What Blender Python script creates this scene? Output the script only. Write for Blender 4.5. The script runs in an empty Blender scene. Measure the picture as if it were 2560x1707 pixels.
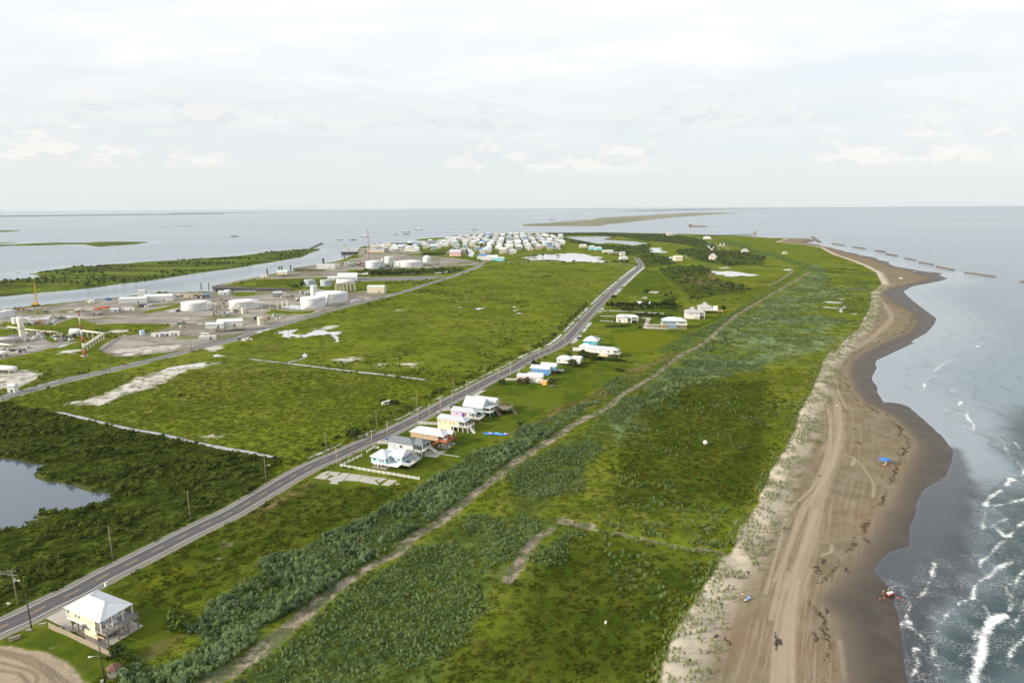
import bpy, bmesh, math, random
import numpy as np
from mathutils import Vector, Matrix
random.seed(7); rng = np.random.default_rng(11)
S = bpy.context.scene; COL = S.collection
PI = math.pi
# ------------------------------------------------------------------ camera
CAM_H, FPX, SRC_W, SRC_H, HOR = 110.0, 1580.0, 2560.0, 1707.0, 522.0
PITCH = math.atan((SRC_H/2-HOR)/FPX); ROLL = math.radians(-0.25)
cam_d = bpy.data.cameras.new('camera'); cam = bpy.data.objects.new('camera', cam_d); COL.objects.link(cam)
cam_d.sensor_width = 36.0; cam_d.lens = 36.0*FPX/SRC_W; cam_d.clip_start = 1.0; cam_d.clip_end = 400000
cam.matrix_world = Matrix.Translation((0, 0, CAM_H)) @ Matrix.Rotation(PI/2-PITCH, 4, 'X') @ Matrix.Rotation(ROLL, 4, 'Z')
S.camera = cam
# ------------------------------------------------------------------ light and exposure
SUN_AZ, SUN_EL = math.radians(-112), math.radians(24)      # azimuth from +Y, clockwise
sun_d = bpy.data.lights.new('sun', 'SUN'); sun = bpy.data.objects.new('sun', sun_d); COL.objects.link(sun)
sun_d.energy = 5.0; sun_d.angle = math.radians(1.5); sun_d.color = (1.0, 0.89, 0.72)
sv = Vector((math.sin(SUN_AZ)*math.cos(SUN_EL), math.cos(SUN_AZ)*math.cos(SUN_EL), math.sin(SUN_EL)))
sun.rotation_euler = sv.to_track_quat('Z', 'Y').to_euler(); sun.location = sv*500
S.view_settings.view_transform = 'Standard'; S.view_settings.look = 'None'
S.view_settings.exposure = 0.30; S.view_settings.gamma = 1.0; S.view_settings.use_curve_mapping = False
S.render.engine = 'CYCLES'
S.cycles.max_bounces = 5; S.cycles.diffuse_bounces = 2; S.cycles.glossy_bounces = 2
S.cycles.transmission_bounces = 2; S.cycles.volume_bounces = 0; S.cycles.transparent_max_bounces = 8
S.cycles.use_denoising = True

class NT:
    """small helper for writing node trees"""
    def __init__(s, tree): s.t = tree; s.t.nodes.clear()
    def n(s, typ, ins=None, **kw):
        nd = s.t.nodes.new(typ)
        for k, v in kw.items(): setattr(nd, k, v)
        for k, v in (ins or {}).items():
            sock = nd.inputs[k]
            if isinstance(v, bpy.types.NodeSocket): s.t.links.new(v, sock)
            else: sock.default_value = v
        return nd
    def link(s, a, b): s.t.links.new(a, b)
    def m(s, op, a, b=None, c=None, clamp=False):
        nd = s.n('ShaderNodeMath', operation=op, use_clamp=clamp)
        for i, v in enumerate((a, b, c)):
            if v is None: continue
            if isinstance(v, bpy.types.NodeSocket): s.link(v, nd.inputs[i])
            else: nd.inputs[i].default_value = v
        return nd.outputs[0]
    def mix(s, f, a, b, blend='MIX'):
        nd = s.n('ShaderNodeMix', data_type='RGBA', blend_type=blend)
        for i, v in ((0, f), (6, a), (7, b)):
            if isinstance(v, bpy.types.NodeSocket): s.link(v, nd.inputs[i])
            else: nd.inputs[i].default_value = v if i == 0 else (*v[:3], 1)
        return nd.outputs[2]
    def ramp(s, f, lo, hi, a=0.0, b=1.0):
        nd = s.n('ShaderNodeMapRange', {'Value': f, 'From Min': lo, 'From Max': hi, 'To Min': a, 'To Max': b}, interpolation_type='SMOOTHSTEP')
        return nd.outputs[0]
    def noise(s, vec, scale, detail=3, rough=0.55, lac=2.0, dist=0.0):
        nd = s.n('ShaderNodeTexNoise', {'Scale': scale, 'Detail': detail, 'Roughness': rough, 'Lacunarity': lac, 'Distortion': dist})
        if vec is not None: s.link(vec, nd.inputs['Vector'])
        return nd.outputs['Fac']
    def attr(s, name): return s.n('ShaderNodeAttribute', attribute_name=name).outputs['Fac']
    def sc(s, vec, sx, sy, sz):
        return s.n('ShaderNodeMapping', {'Vector': vec, 'Scale': (sx, sy, sz)}).outputs[0]

# ------------------------------------------------------------------ sky
W = bpy.data.worlds.new('World'); S.world = W; W.use_nodes = True
N = NT(W.node_tree)
sky = N.n('ShaderNodeTexSky', sky_type='NISHITA', sun_disc=False, sun_elevation=SUN_EL, sun_rotation=SUN_AZ, altitude=0, air_density=1.0, dust_density=2.0, ozone_density=1.0)
bg1 = N.n('ShaderNodeBackground', {'Color': sky.outputs[0], 'Strength': 0.10})
tc = N.n('ShaderNodeTexCoord').outputs['Generated']
sep = N.n('ShaderNodeSeparateXYZ', {0: tc}); X, Y, Z = sep.outputs
zz = N.m('MAXIMUM', Z, 0.0)
den = N.m('ADD', zz, 0.09)
pl = N.n('ShaderNodeCombineXYZ', {0: N.m('DIVIDE', X, den), 1: N.m('DIVIDE', Y, den), 2: 0.0}).outputs[0]
c1 = N.noise(N.sc(pl, 0.45, 0.8, 1), 1.1, 5, 0.55, dist=0.4)
c2 = N.noise(N.sc(pl, 0.9, 1.9, 1), 2.3, 5, 0.6, dist=0.3)
cov = N.ramp(N.m('ADD', N.m('MULTIPLY', c1, 0.65), N.m('MULTIPLY', c2, 0.35)), 0.36, 0.60)
# low cumulus standing over the horizon, the same all the way round
az = N.m('ARCTAN2', X, Y)
def sph(sx, sz, seed, dz=0.0): return N.n('ShaderNodeCombineXYZ', {0: N.m('MULTIPLY', az, sx), 1: N.m('MULTIPLY', N.m('ADD', Z, dz), sz), 2: seed}).outputs[0]
def puffs(sx, sz, seed, z0, z1, lo, hi, cover):
    n0 = N.noise(sph(sx, sz, seed), 1.0, 6, 0.6)
    rise = N.m('DIVIDE', N.m('SUBTRACT', Z, z0), z1-z0)                       # 0 at the flat base, 1 at the highest tops
    v = N.m('SUBTRACT', n0, N.m('MULTIPLY', rise, 0.22))
    where = N.ramp(N.noise(sph(sx*.22, 2.0, seed+5), 1.0, 3, 0.5), cover, cover+.08)
    m = N.m('MULTIPLY', N.m('MULTIPLY', N.ramp(v, lo, hi), N.ramp(rise, -.10, .10)), where)
    up = N.noise(sph(sx, sz, seed, 0.012), 1.0, 6, 0.6)
    return m, N.ramp(N.m('SUBTRACT', n0, up), -0.07, 0.07)
m1, l1 = puffs(17.0, 42.0, 3.7, 0.056, 0.128, 0.40, 0.50, 0.47)
m2, l2 = puffs(15.0, 46.0, 17.3, 0.115, 0.20, 0.43, 0.55, 0.40)
ccol = N.mix(N.ramp(N.noise(N.sc(pl, 0.55, 1.25, 1), 1.5, 5, 0.6), 0.36, 0.60), (0.875, 0.90, 0.918), (1.0, 0.995, 0.985))
low = N.ramp(Z, 0.0, 0.16)
base = N.mix(low, (0.83, 0.885, 0.895), (0.83, 0.875, 0.905))
col = N.mix(N.m('MULTIPLY', cov, N.ramp(Z, 0.03, 0.24, 0.15, 1.0)), base, ccol)
col = N.mix(N.m('MULTIPLY', m2, 0.65), col, N.mix(l2, (0.73, 0.775, 0.80), (0.93, 0.92, 0.90)))
col = N.mix(N.m('MULTIPLY', m1, 0.85), col, N.mix(l1, (0.84, 0.87, 0.88), (1.0, 0.97, 0.93)))
gain = N.ramp(Z, 0.08, 0.42, 0.86, 1.12)                       # the cloud deck brightens towards the zenith
col = N.mix(N.ramp(Z, -0.02, 0.0), (0.10, 0.12, 0.11), col)
bg2 = N.n('ShaderNodeBackground', {'Color': col, 'Strength': gain})
ms = N.n('ShaderNodeMixShader', {0: 0.86}); N.link(bg1.outputs[0], ms.inputs[1]); N.link(bg2.outputs[0], ms.inputs[2])
out = N.n('ShaderNodeOutputWorld'); N.link(ms.outputs[0], out.inputs[0])

# ------------------------------------------------------------------ pixel -> ground point (the photo read as a map)
GZ = 1.2
def P(x, y, z=GZ):
    dx, dy = x-SRC_W/2, y-SRC_H/2
    c, s = math.cos(ROLL), math.sin(ROLL)
    dx, dy = c*dx-s*dy, s*dx+c*dy
    fw = FPX*math.cos(PITCH)-dy*math.sin(PITCH); dn = FPX*math.sin(PITCH)+dy*math.cos(PITCH)
    t = (CAM_H-z)/dn
    return (dx*t, fw*t)
CROPS = {'1': (0, 480, 3.675), '2': (640, 480, 3.675), '3': (1280, 480, 3.675), '4': (1920, 480, 3.675),
         '5': (0, 860, 3.675), '6': (640, 860, 3.675), '7': (1280, 860, 3.675), '8': (1920, 860, 3.675),
         'a': (0, 1280, 3.672), 'b': (640, 1280, 3.672), 'c': (1280, 1280, 3.672), 'd': (1920, 1280, 3.672),
         's': (0, 0, 1.0), 'h': (0, 1440, 5.8725), 'l': (0, 700, 5.8725), 'i1': (440, 720, 4.704), 'r': (840, 960, 4.704), 'q': (1260, 740, 4.2)}
def px(c, x, y):
    o = CROPS[c]; return (o[0]+x/o[2], o[1]+y/o[2])
def at(c, x, y, z=GZ): return P(*px(c, x, y), z)
def ln(spec, z=GZ):
    """'6: 0,1 2,3 | 3: 4,5' -> list of ground points"""
    out = []
    for seg in spec.split('|'):
        k, pts = seg.split(':')
        k = k.strip()
        for p in pts.split():
            x, y = map(float, p.split(','))
            out.append((x, y) if k == 'w' else at(k, x, y, z))
    return out

# ------------------------------------------------------------------ object helpers
def setp(o, label=None, cat=None, group=None, kind=None):
    if label: o['label'] = label
    if cat: o['category'] = cat
    if group: o['group'] = group
    if kind: o['kind'] = kind
    return o
def empty(name, loc, rz=0, label=None, cat=None, group=None):
    o = bpy.data.objects.new(name, None); COL.objects.link(o)
    o.location = (*loc[:2], loc[2] if len(loc) > 2 else GZ); o.rotation_euler = (0, 0, rz); o.empty_display_size = 0.5
    return setp(o, label, cat, group)
def link_mesh(name, me, mat, parent=None, kind=None):
    o = bpy.data.objects.new(name, me); COL.objects.link(o)
    if mat is not None and not me.materials: me.materials.append(mat)
    if parent is not None: o.parent = parent
    if kind: o['kind'] = kind
    return o
class MB:
    """collects simple shapes, then links them as one mesh object"""
    def __init__(s): s.v = []; s.f = []; s.sm = []
    def add(s, vs, fs, smooth=False):
        k = len(s.v); s.v += [tuple(v) for v in vs]; s.f += [tuple(i+k for i in f) for f in fs]; s.sm += [smooth]*len(fs); return s
    def box(s, x0, x1, y0, y1, z0, z1):
        return s.add([(x0,y0,z0),(x1,y0,z0),(x1,y1,z0),(x0,y1,z0),(x0,y0,z1),(x1,y0,z1),(x1,y1,z1),(x0,y1,z1)],
                     [(3,2,1,0),(4,5,6,7),(0,1,5,4),(1,2,6,5),(2,3,7,6),(3,0,4,7)])
    def cbox(s, cx, cy, cz, lx, ly, lz): return s.box(cx-lx/2, cx+lx/2, cy-ly/2, cy+ly/2, cz-lz/2, cz+lz/2)
    def bar(s, a, b, w, h=None):
        a = Vector(a); b = Vector(b); d = (b-a); h = h or w
        u = d.normalized(); r = u.cross(Vector((0,0,1)))
        if r.length < 1e-4: r = Vector((1,0,0))
        r.normalize(); t = r.cross(u)
        vs = []
        for e in (a, b):
            for i, j in ((-1,-1),(1,-1),(1,1),(-1,1)): vs.append(e+r*(i*w/2)+t*(j*h/2))
        return s.add(vs, [(3,2,1,0),(4,5,6,7),(0,1,5,4),(1,2,6,5),(2,3,7,6),(3,0,4,7)])
    def tube(s, pts, rad, n=8, cap=True):
        pts = [Vector(p) for p in pts]; rad = rad if isinstance(rad, (list, tuple)) else [rad]*len(pts)
        vs = []; fs = []
        for i, p in enumerate(pts):
            d = (pts[min(i+1, len(pts)-1)]-pts[max(i-1, 0)]).normalized()
            r = d.cross(Vector((0,0,1)));
            if r.length < 1e-3: r = Vector((1,0,0))
            r.normalize(); t = r.cross(d)
            for k in range(n):
                a = 2*PI*k/n; vs.append(p+r*(rad[i]*math.cos(a))+t*(rad[i]*math.sin(a)))
        for i in range(len(pts)-1):
            for k in range(n):
                a, b = i*n+k, i*n+(k+1) % n; fs.append((a, b, b+n, a+n))
        s.add(vs, fs, True)
        if cap:
            s.f.append(tuple(len(s.v)-len(vs)+k for k in range(n))[::-1]); s.f.append(tuple(len(s.v)-n+k for k in range(n))); s.sm += [False, False]
        return s
    def lathe(s, prof, n=24, c=(0,0)):
        vs = [(c[0]+r*math.cos(2*PI*k/n), c[1]+r*math.sin(2*PI*k/n), z) for r, z in prof for k in range(n)]
        fs = [(i*n+k, i*n+(k+1) % n, (i+1)*n+(k+1) % n, (i+1)*n+k) for i in range(len(prof)-1) for k in range(n)]
        return s.add(vs, fs, n > 12)
    def prism(s, poly, z0, z1):
        n = len(poly)
        vs = [(x, y, z0) for x, y in poly]+[(x, y, z1) for x, y in poly]
        return s.add(vs, [tuple(range(n))[::-1], tuple(range(n, 2*n))]+[(k, (k+1) % n, n+(k+1) % n, n+k) for k in range(n)])
    def blob(s, c, r, n=8, m=5, jit=0.15):
        vs = []; fs = []
        for i in range(m+1):
            th = PI*i/m
            for k in range(n):
                a = 2*PI*k/n; j = 1+random.uniform(-jit, jit)
                vs.append((c[0]+r[0]*j*math.sin(th)*math.cos(a), c[1]+r[1]*j*math.sin(th)*math.sin(a), c[2]+r[2]*j*math.cos(th)))
        for i in range(m):
            for k in range(n): fs.append((i*n+k, (i+1)*n+k, (i+1)*n+(k+1) % n, i*n+(k+1) % n))
        return s.add(vs, fs)
    def leaves(s, c, r, count, size, shell=0.5, flat=1.0):
        """leaf-sized quads spread through an ellipsoid"""
        for _ in range(count):
            d = Vector((random.gauss(0,1), random.gauss(0,1), random.gauss(0,1))).normalized()*(random.uniform(shell**3, 1)**(1/3))
            p = Vector((c[0]+d.x*r[0], c[1]+d.y*r[1], c[2]+d.z*r[2]))
            n = (d+Vector((random.uniform(-1,1), random.uniform(-1,1), random.uniform(-.4,1.2)))*flat).normalized()
            u = n.orthogonal().normalized(); u.rotate(Matrix.Rotation(random.uniform(0, 6.3), 3, n)); v = n.cross(u)
            a = size*random.uniform(.6, 1.4); b = a*random.uniform(.5, .9)
            s.add([p-u*a-v*b*.3, p+v*-b, p+u*a+v*b*.2, p+v*b], [(0,1,2,3)])
        return s
    def mesh(s, name, mat=None):
        me = bpy.data.meshes.new(name); me.from_pydata(s.v, [], s.f); me.update()
        me.polygons.foreach_set('use_smooth', s.sm)
        if mat is not None: me.materials.append(mat)
        return me
    def build(s, name, mat, parent=None, kind=None): return link_mesh(name, s.mesh(name), mat, parent, kind)

MATS = {}
def mat(name, col, rough=0.6, var=0.12, scale=0.6, metal=0.0, bump=0.0, spec=0.4, streak=False, detail=None):
    """procedural material: base colour broken up by grain and soft weathering"""
    if name in MATS: return MATS[name]
    m = bpy.data.materials.new(name); m.use_nodes = True; N = NT(m.node_tree)
    tc = N.n('ShaderNodeTexCoord').outputs['Object']
    gp = N.n('ShaderNodeNewGeometry').outputs['Position']
    a = N.noise(gp if streak is None else (N.sc(tc, 1, 1, 0.12) if streak else tc), scale, 4, 0.6)
    b = N.noise(gp, scale*7, 2, 0.6)
    f = N.m('ADD', N.m('MULTIPLY', N.m('SUBTRACT', a, 0.5), 2*var), N.m('MULTIPLY', N.m('SUBTRACT', b, 0.5), var))
    k = N.m('ADD', 1.0, f)
    c = N.n('ShaderNodeVectorMath', {0: (*col, )}, operation='SCALE'); N.link(k, c.inputs['Scale'])
    bs = N.n('ShaderNodeBsdfPrincipled', {'Base Color': c.outputs[0], 'Roughness': rough, 'Metallic': metal, 'Specular IOR Level': spec})
    if bump:
        bp = N.n('ShaderNodeBump', {'Strength': 0.5, 'Distance': bump, 'Height': b}); N.link(bp.outputs[0], bs.inputs['Normal'])
    o = N.n('ShaderNodeOutputMaterial'); N.link(bs.outputs[0], o.inputs[0])
    MATS[name] = m; return m
# ================================================================== THE MAP (regions read off the photo, in metres)
def poly_sdf(poly, pts, pad):
    """signed distance to a polygon, positive inside, clamped to -pad outside its padded box"""
    poly = np.asarray(poly, float); out = np.full(len(pts), -pad)
    lo, hi = poly.min(0)-pad, poly.max(0)+pad
    idx = np.nonzero((pts[:,0] > lo[0]) & (pts[:,0] < hi[0]) & (pts[:,1] > lo[1]) & (pts[:,1] < hi[1]))[0]
    if len(idx) == 0: return out
    q = pts[idx]; d2 = np.full(len(q), 1e18); ins = np.zeros(len(q), bool)
    for a, b in zip(poly, np.roll(poly, -1, 0)):
        e = b-a; L = e@e
        if L < 1e-9: continue
        w = q-a; t = np.clip((w@e)/L, 0, 1); r = w-t[:,None]*e
        d2 = np.minimum(d2, (r*r).sum(1))
        c = (a[1] > q[:,1]) != (b[1] > q[:,1])
        with np.errstate(divide='ignore', invalid='ignore'):
            ins ^= c & (q[:,0] < (b[0]-a[0])*(q[:,1]-a[1])/(b[1]-a[1]+1e-30)+a[0])
    d = np.sqrt(d2); out[idx] = np.maximum(np.where(ins, d, -d), -pad)
    return out
def line_dist(line, pts, pad=1e9, uv=False):
    line = np.asarray(line, float); out = np.full(len(pts), pad); U = np.zeros(len(pts)); Vv = np.zeros(len(pts))
    lo, hi = line.min(0)-pad, line.max(0)+pad
    idx = np.nonzero((pts[:,0] > lo[0]) & (pts[:,0] < hi[0]) & (pts[:,1] > lo[1]) & (pts[:,1] < hi[1]))[0]
    q = pts[idx]; best = np.full(len(q), 1e18); su = np.zeros(len(q)); sv_ = np.zeros(len(q)); acc = 0
    for a, b in zip(line[:-1], line[1:]):
        e = b-a; L = math.sqrt(e@e)
        w = q-a; t = np.clip((w@e)/(L*L), 0, 1); r = w-t[:,None]*e; d2 = (r*r).sum(1)
        k = d2 < best; best[k] = d2[k]
        if uv: su[k] = (np.sign(e[0]*w[:,1]-e[1]*w[:,0])*np.sqrt(d2))[k]; sv_[k] = (acc+t*L)[k]
        acc += L
    out[idx] = np.minimum(np.sqrt(best), pad)
    if uv: U[idx] = su; Vv[idx] = sv_; return out, U, Vv
    return out
def smooth_line(p, n=6):
    p = np.asarray(p, float); ext = np.vstack([2*p[0]-p[1], p, 2*p[-1]-p[-2]]); out = []
    for i in range(1, len(ext)-2):
        a, b, c, d = ext[i-1:i+3]
        for t in np.linspace(0, 1, n, endpoint=False):
            out.append(.5*((2*b)+(c-a)*t+(2*a-5*b+4*c-d)*t*t+(3*b-a-3*c+d)*t**3))
    out.append(p[-1]); return np.array(out)

WATERLINE = 'd: 1250,1568 1215,1300 1185,1000 1110,730 1000,620 955,560 1000,490 1090,400 1200,365 1290,345 1280,260 1290,160 1340,60 | 8: 1350,1500 1420,1370 1620,1255 1680,1120 1700,1010 1600,880 1450,740 1290,600 1200,570 1060,560 1000,460 1010,430 950,340 1000,250 985,190 1150,110 1400,0 | 4: 1290,1420 1460,1330 1530,1250 1555,1195 1400,1080 1290,990 1250,945 1330,900 1500,870 1620,845 1660,828 1590,805 1580,785 1640,778 1450,765 1300,735 1180,718 1110,690 1130,675 1020,655 1010,640 940,620 850,610 820,590 720,580 700,565 620,550 590,535 500,522 480,510 350,490 430,482 440,465 360,450 180,445 0,440'
COAST = ln('w: 330,55', 0)+ln('s: 2290,1900 |'+WATERLINE+'| 3: 2060,418 1980,415 1740,405 1500,396 1200,388 900,381 600,378 290,380 0,381 | 2: 2200,384 1900,392 1780,398 1900,408 1780,412 1600,416 1460,432 1500,440 1600,446 1450,475 1240,485 1160,480 960,492 945,530 900,565 820,602 720,630 620,642 345,685 370,712 200,725 60,752 0,765 | 1: 2352,768 2150,800 1955,843 1960,868 2352,872 | 2: 100,874 340,876 350,886 0,890 | 1: 2352,897 2100,892 1600,896 1480,892 1290,917 1000,946 700,972 300,1008 0,1040 | s: -700,860 -1500,980', 0)+ln('w: -900,55', 0)
SAND = ln('c: 1320,1620 1400,1350 1560,1000 1700,800 1850,560 1920,450 2000,400 2080,190 2230,0 | 8: 0,1250 60,1130 150,1000 250,830 290,650 380,500 440,380 500,200 600,60 | 4: 590,1530 720,1380 850,1270 880,1200 930,1110 950,1020 950,950 990,930 1050,870 1000,770 870,700 720,640 600,600 480,530 350,510 70,480 180,452 0,442')
SAND = ln('s: 1560,1950')+SAND+ln('w: 5000,9000 9000,5000 2000,60 330,60')
WET = ln('d: 690,1750 680,1400 640,1150 620,1000 480,850 440,790 590,690 700,560 880,310 1000,150 1070,0 | 8: 1140,1500 1230,1250 1300,1100 1370,960 1300,830 1150,690 980,600 860,520 790,420 745,300 765,180 900,80 1010,20 | 4: 880,1500 1070,1400 1290,1310 1370,1220 1300,1120 1150,1050 1080,985 1050,955 1120,915 1300,868 1500,825 1400,800 1250,740 1120,715 1000,660 850,615 700,580 590,545 450,500 330,480')
WET = WET+ln('w: 5000,9000 9000,5000 2000,60 100,60')
GRAVEL = [ln('1: -200,1060 0,1050 700,980 1290,925 1600,900 2352,899 | 2: 330,890 560,875 760,900 880,905 1060,890 1180,915 1230,930 1000,985 850,1015 480,1120 200,1190 0,1270 | 1: 2200,1330 1800,1400 1560,1440 1100,1490 950,1440 900,1400 1080,1300 1200,1285 1540,1225 1580,1190 1380,1180 1080,1175 900,1185 700,1115 520,1180 300,1200 100,1210 -200,1230'),
          ln('1: -200,1290 0,1290 200,1250 330,1260 470,1350 620,1330 720,1340 560,1390 450,1400 250,1450 0,1500 -300,1570 -300,1400'),
          ln('2: 345,690 600,645 740,632 830,615 1020,572 1160,560 1300,570 1560,580 1800,600 2060,640 2080,662 1650,690 1550,690 1200,700 900,702 500,712'),
          ln('2: 640,790 720,765 940,772 1760,765 1640,790 1560,803 880,808'),
          ln('2: 0,755 300,720 560,705 900,715 760,745 700,768 400,775 0,780'), ln('2: 960,500 1240,490 1500,520 1540,560 1200,570 940,570'),
          ln('1: 1955,843 2150,800 2352,770 2352,775 2180,810 2020,842 2352,855 2352,870 1960,866')]
WHITE = [ln('5: 620,510 780,480 930,450 1080,370 1220,310 1300,270 1440,230 1640,170 1890,150 1910,175 1700,210 1610,265 1480,330 1380,385 1100,440 930,530 720,525'),
         ln('2: 550,1240 740,1205 745,1235 700,1245 560,1250'), ln('1: 500,1440 560,1420 740,1410 700,1440 620,1450'),
         ln('1: 1010,1425 1200,1400 1450,1390 1650,1368 1640,1395 1540,1425 1130,1475 1060,1445'), ln('5: -200,220 0,215 250,205 390,238 300,300 100,370 -200,380'),
         ln('6: 720,130 780,118 980,108 940,135 790,160'), ln('6: 1080,210 1130,170 1180,172 1110,205'), ln('6: 1340,180 1400,160 1500,200'),
         ln('1: 900,1260 1080,1230 1200,1240 1120,1260'), ln('5: 1880,835 1920,815 2000,830'), ln('s: 500,865 545,857 560,862 530,872')]
GRASSY = [ln('1: 0,1160 60,1145 130,1165 500,1180 330,1200 120,1205 0,1200'), ln('1: 1290,1080 1440,1045 1660,1000 1680,1020 1500,1065 1320,1090'), ln('1: 2120,920 2200,900 2352,897 2352,930 2200,940'),
          ln('2: 880,840 1000,815 1240,805 1500,808 1560,812 1380,870 1180,890 960,885'), ln('2: 150,1060 330,1075 480,1075 560,1065 520,1100 420,1105 220,1105 60,1100')]
LAWN = [ln('6: 760,1100 1490,1240 1700,1190 1960,1010 2200,880 2352,800 | 7: 0,790 130,720 330,600 500,560 760,420 860,350 1000,290 1090,210 1000,190 700,170 480,190 330,330 40,340 -10,280 | 6: 2200,330 2080,370 1900,540 1500,740 1330,770 1200,860 1080,940 960,1000'),
        ln('a: 1270,860 1560,860 1700,1080 1640,1100 1300,1330 1050,1350 960,1230 420,1000 400,930 560,860'), ln('3: 1000,940 1050,880 1200,720 1340,730 1400,800 1490,900 1550,960 1520,1010 1300,1000'),
        ln('3: 850,1100 1500,1060 1600,1100 1560,1150 1400,1170 1200,1270 760,1210 700,1240 780,1150'), ln('3: 900,1280 1500,1260 1700,1240 1870,1170 1930,1120 1990,1150 1850,1210 1640,1300 1380,1440 1180,1480 1050,1500 900,1420'),
        ln('2: 0,790 450,775 700,800 450,830 0,850'), ln('2: 1520,560 1620,530 1790,520 1720,570 1560,585'), ln('a: 0,1080 260,1040 420,1030 930,1240 960,1420 800,1520 600,1330 300,1220 0,1190'),
        ln('2: 1650,690 1800,665 2040,650 1960,690')]
BRIGHT = [ln('a: 1280,600 1560,460 1740,490 1660,560 1460,650 1300,690'), ln('3: 900,1300 1300,1290 1560,1330 1380,1440 1180,1480 1000,1480')]
DARK = [ln('5: -300,540 0,500 250,560 480,610 900,695 1450,800 1750,880 2000,935 2352,990 | 6: 180,1030 60,1260 | 5: 2250,1400 1950,1560 | a: 1700,80 700,640 0,900 -900,1300'),
        ln('3: 1140,620 1200,560 1420,600 1500,680 1280,700 1220,690'), ln('3: 1340,720 1500,690 1750,700 1850,800 2000,870 2200,900 2150,960 1900,960 1700,1000 1560,920 1420,800'),
        ln('3: 300,385 900,385 1450,405 1700,440 1900,520 1850,560 1600,500 1400,470 1250,465 1000,420 700,400 430,405'), ln('3: 400,420 600,460 850,500 1100,510 1270,500 1260,560 1140,600 900,560 700,500 500,450'),
        ln('3: 1500,560 1700,520 1850,560 2100,560 2300,620 2340,690 2000,700 1700,640'), ln('2: 920,710 1900,700 1950,715 1750,750 1500,745 1000,755 940,745')]
OLIVE_SHADED = [ln('a: 1000,690 1300,420 1700,210 2352,-60 | 6: 300,1340 560,1270 900,1290 1300,1290 1480,1250 1300,1400 1060,1560 | b: 620,160 300,350 0,470 | a: 2200,560 1900,800 1560,860 1270,850'), ln('c: 0,1100 60,700 300,420 500,230 800,260 1200,350 1800,470 1850,560 1700,800 1560,1000 1400,1350 1320,1620 -700,1620 -600,1400'), ln('7: 1200,500 1700,330 2352,380 2352,1250 2230,1500 900,1500 1000,1000')]  # olive seaward meadow, plus near ground where cloud shade is painted in
BROWN = [ln('6: 0,1500 300,1330 480,1240 560,1260 420,1350 200,1470 0,1568'), ln('7: 150,760 400,580 700,500 820,380 960,350 1040,350 960,430 760,600 500,690 250,800'), ln('7: 980,300 1080,230 1300,180 1400,110 1560,90 1500,120 1250,240 1130,310'),
         ln('3: 1530,820 1600,790 1900,830 2100,850 2050,880 1800,880'), ln('3: 1750,690 1850,690 1830,740 1900,820 1860,850 1780,760'), ln('a: 1400,1180 1640,1100 1700,1090 1560,1190 1350,1330 1240,1330')]
REED = ln('7: 900,760 1150,480 1300,330 1600,140 1800,-20 | 4: 0,1040 220,870 400,750 430,690 520,740 560,900 900,860 930,960 700,990 450,1000 420,1150 800,1230 640,1420 400,1500 200,1568 | 7: 2352,200 1900,300 1500,420 1200,700 1000,900')
SHRUBA = [ln('a: 1080,1500 1200,1340 1260,1330 1430,1430 1800,1280 1900,1180 1720,1060 1740,1030 1900,840 2030,750 2230,600 2352,560 | b: 0,480 120,400 400,330 620,190 900,90 1070,20 | 6: 1700,1190 1960,1030 2200,910 2352,860 | 7: 20,800 180,760 400,650 640,560 870,500 720,600 560,720 300,870 130,980 | 6: 2352,1100 2180,1180 1950,1420 1750,1560 | b: 1400,230 1150,390 1000,500 900,560 480,860 250,960 0,1080 | a: 2352,1250 2100,1450 1900,1560 1600,1700 1000,1700'),
          ln('3: 1350,1465 1420,1420 1600,1330 1900,1200 2100,1080 2352,915 | 4: 100,850 250,770 370,700 400,690 430,710 330,760 180,850 0,975 | 3: 2200,1090 1900,1280 1700,1400 1560,1480'),
          ln('7: 860,350 1000,300 1250,310 1480,160 1540,120 1400,170 1150,370 1000,470 900,500 830,420'), ln('4: 0,600 0,560 120,600 260,650 420,700 440,730 380,740 250,690 100,640'), ln('3: 1900,480 2000,460 2150,500 2352,580 2352,640 2200,570 2050,510')]
SHRUBB = [ln('a: 2352,1400 2200,1568 2352,1700 | b: 0,1600 900,1700 1500,1650 1650,1450 1880,1150 1980,950 2120,740 2230,640 2300,480 2352,380 | c: 0,460 100,420 200,260 330,160 500,190 560,220 440,330 300,440 150,560 60,690 200,500 480,180 380,100 200,60 | 7: 500,1300 800,1050 860,850 1100,750 1350,560 1300,480 1600,300 2000,290 2352,210 | 3: 1600,1568 1950,1330 2200,1130 2352,1000 | 7: 1750,60 1500,240 1400,300 1280,420 1000,620 800,720 600,860 380,960 0,1230 | b: 2352,30 1900,60 1700,220 1500,330 1380,370 1200,520 850,740 480,1040 200,1260 0,1380')]
TRACK = smooth_line(ln('s: 330,1800 | a: 1650,1700 1900,1560 2200,1390 2352,1290 | b: 200,1125 480,900 760,680 1000,520 1300,370 1420,240 1700,75 | 7: 0,1110 200,985 420,850 600,735 870,600 1000,490 1300,315 1500,155 1780,0 | 3: 1900,1290 2100,1130 2352,985 | 4: 200,870 300,810 400,755'))
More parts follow.
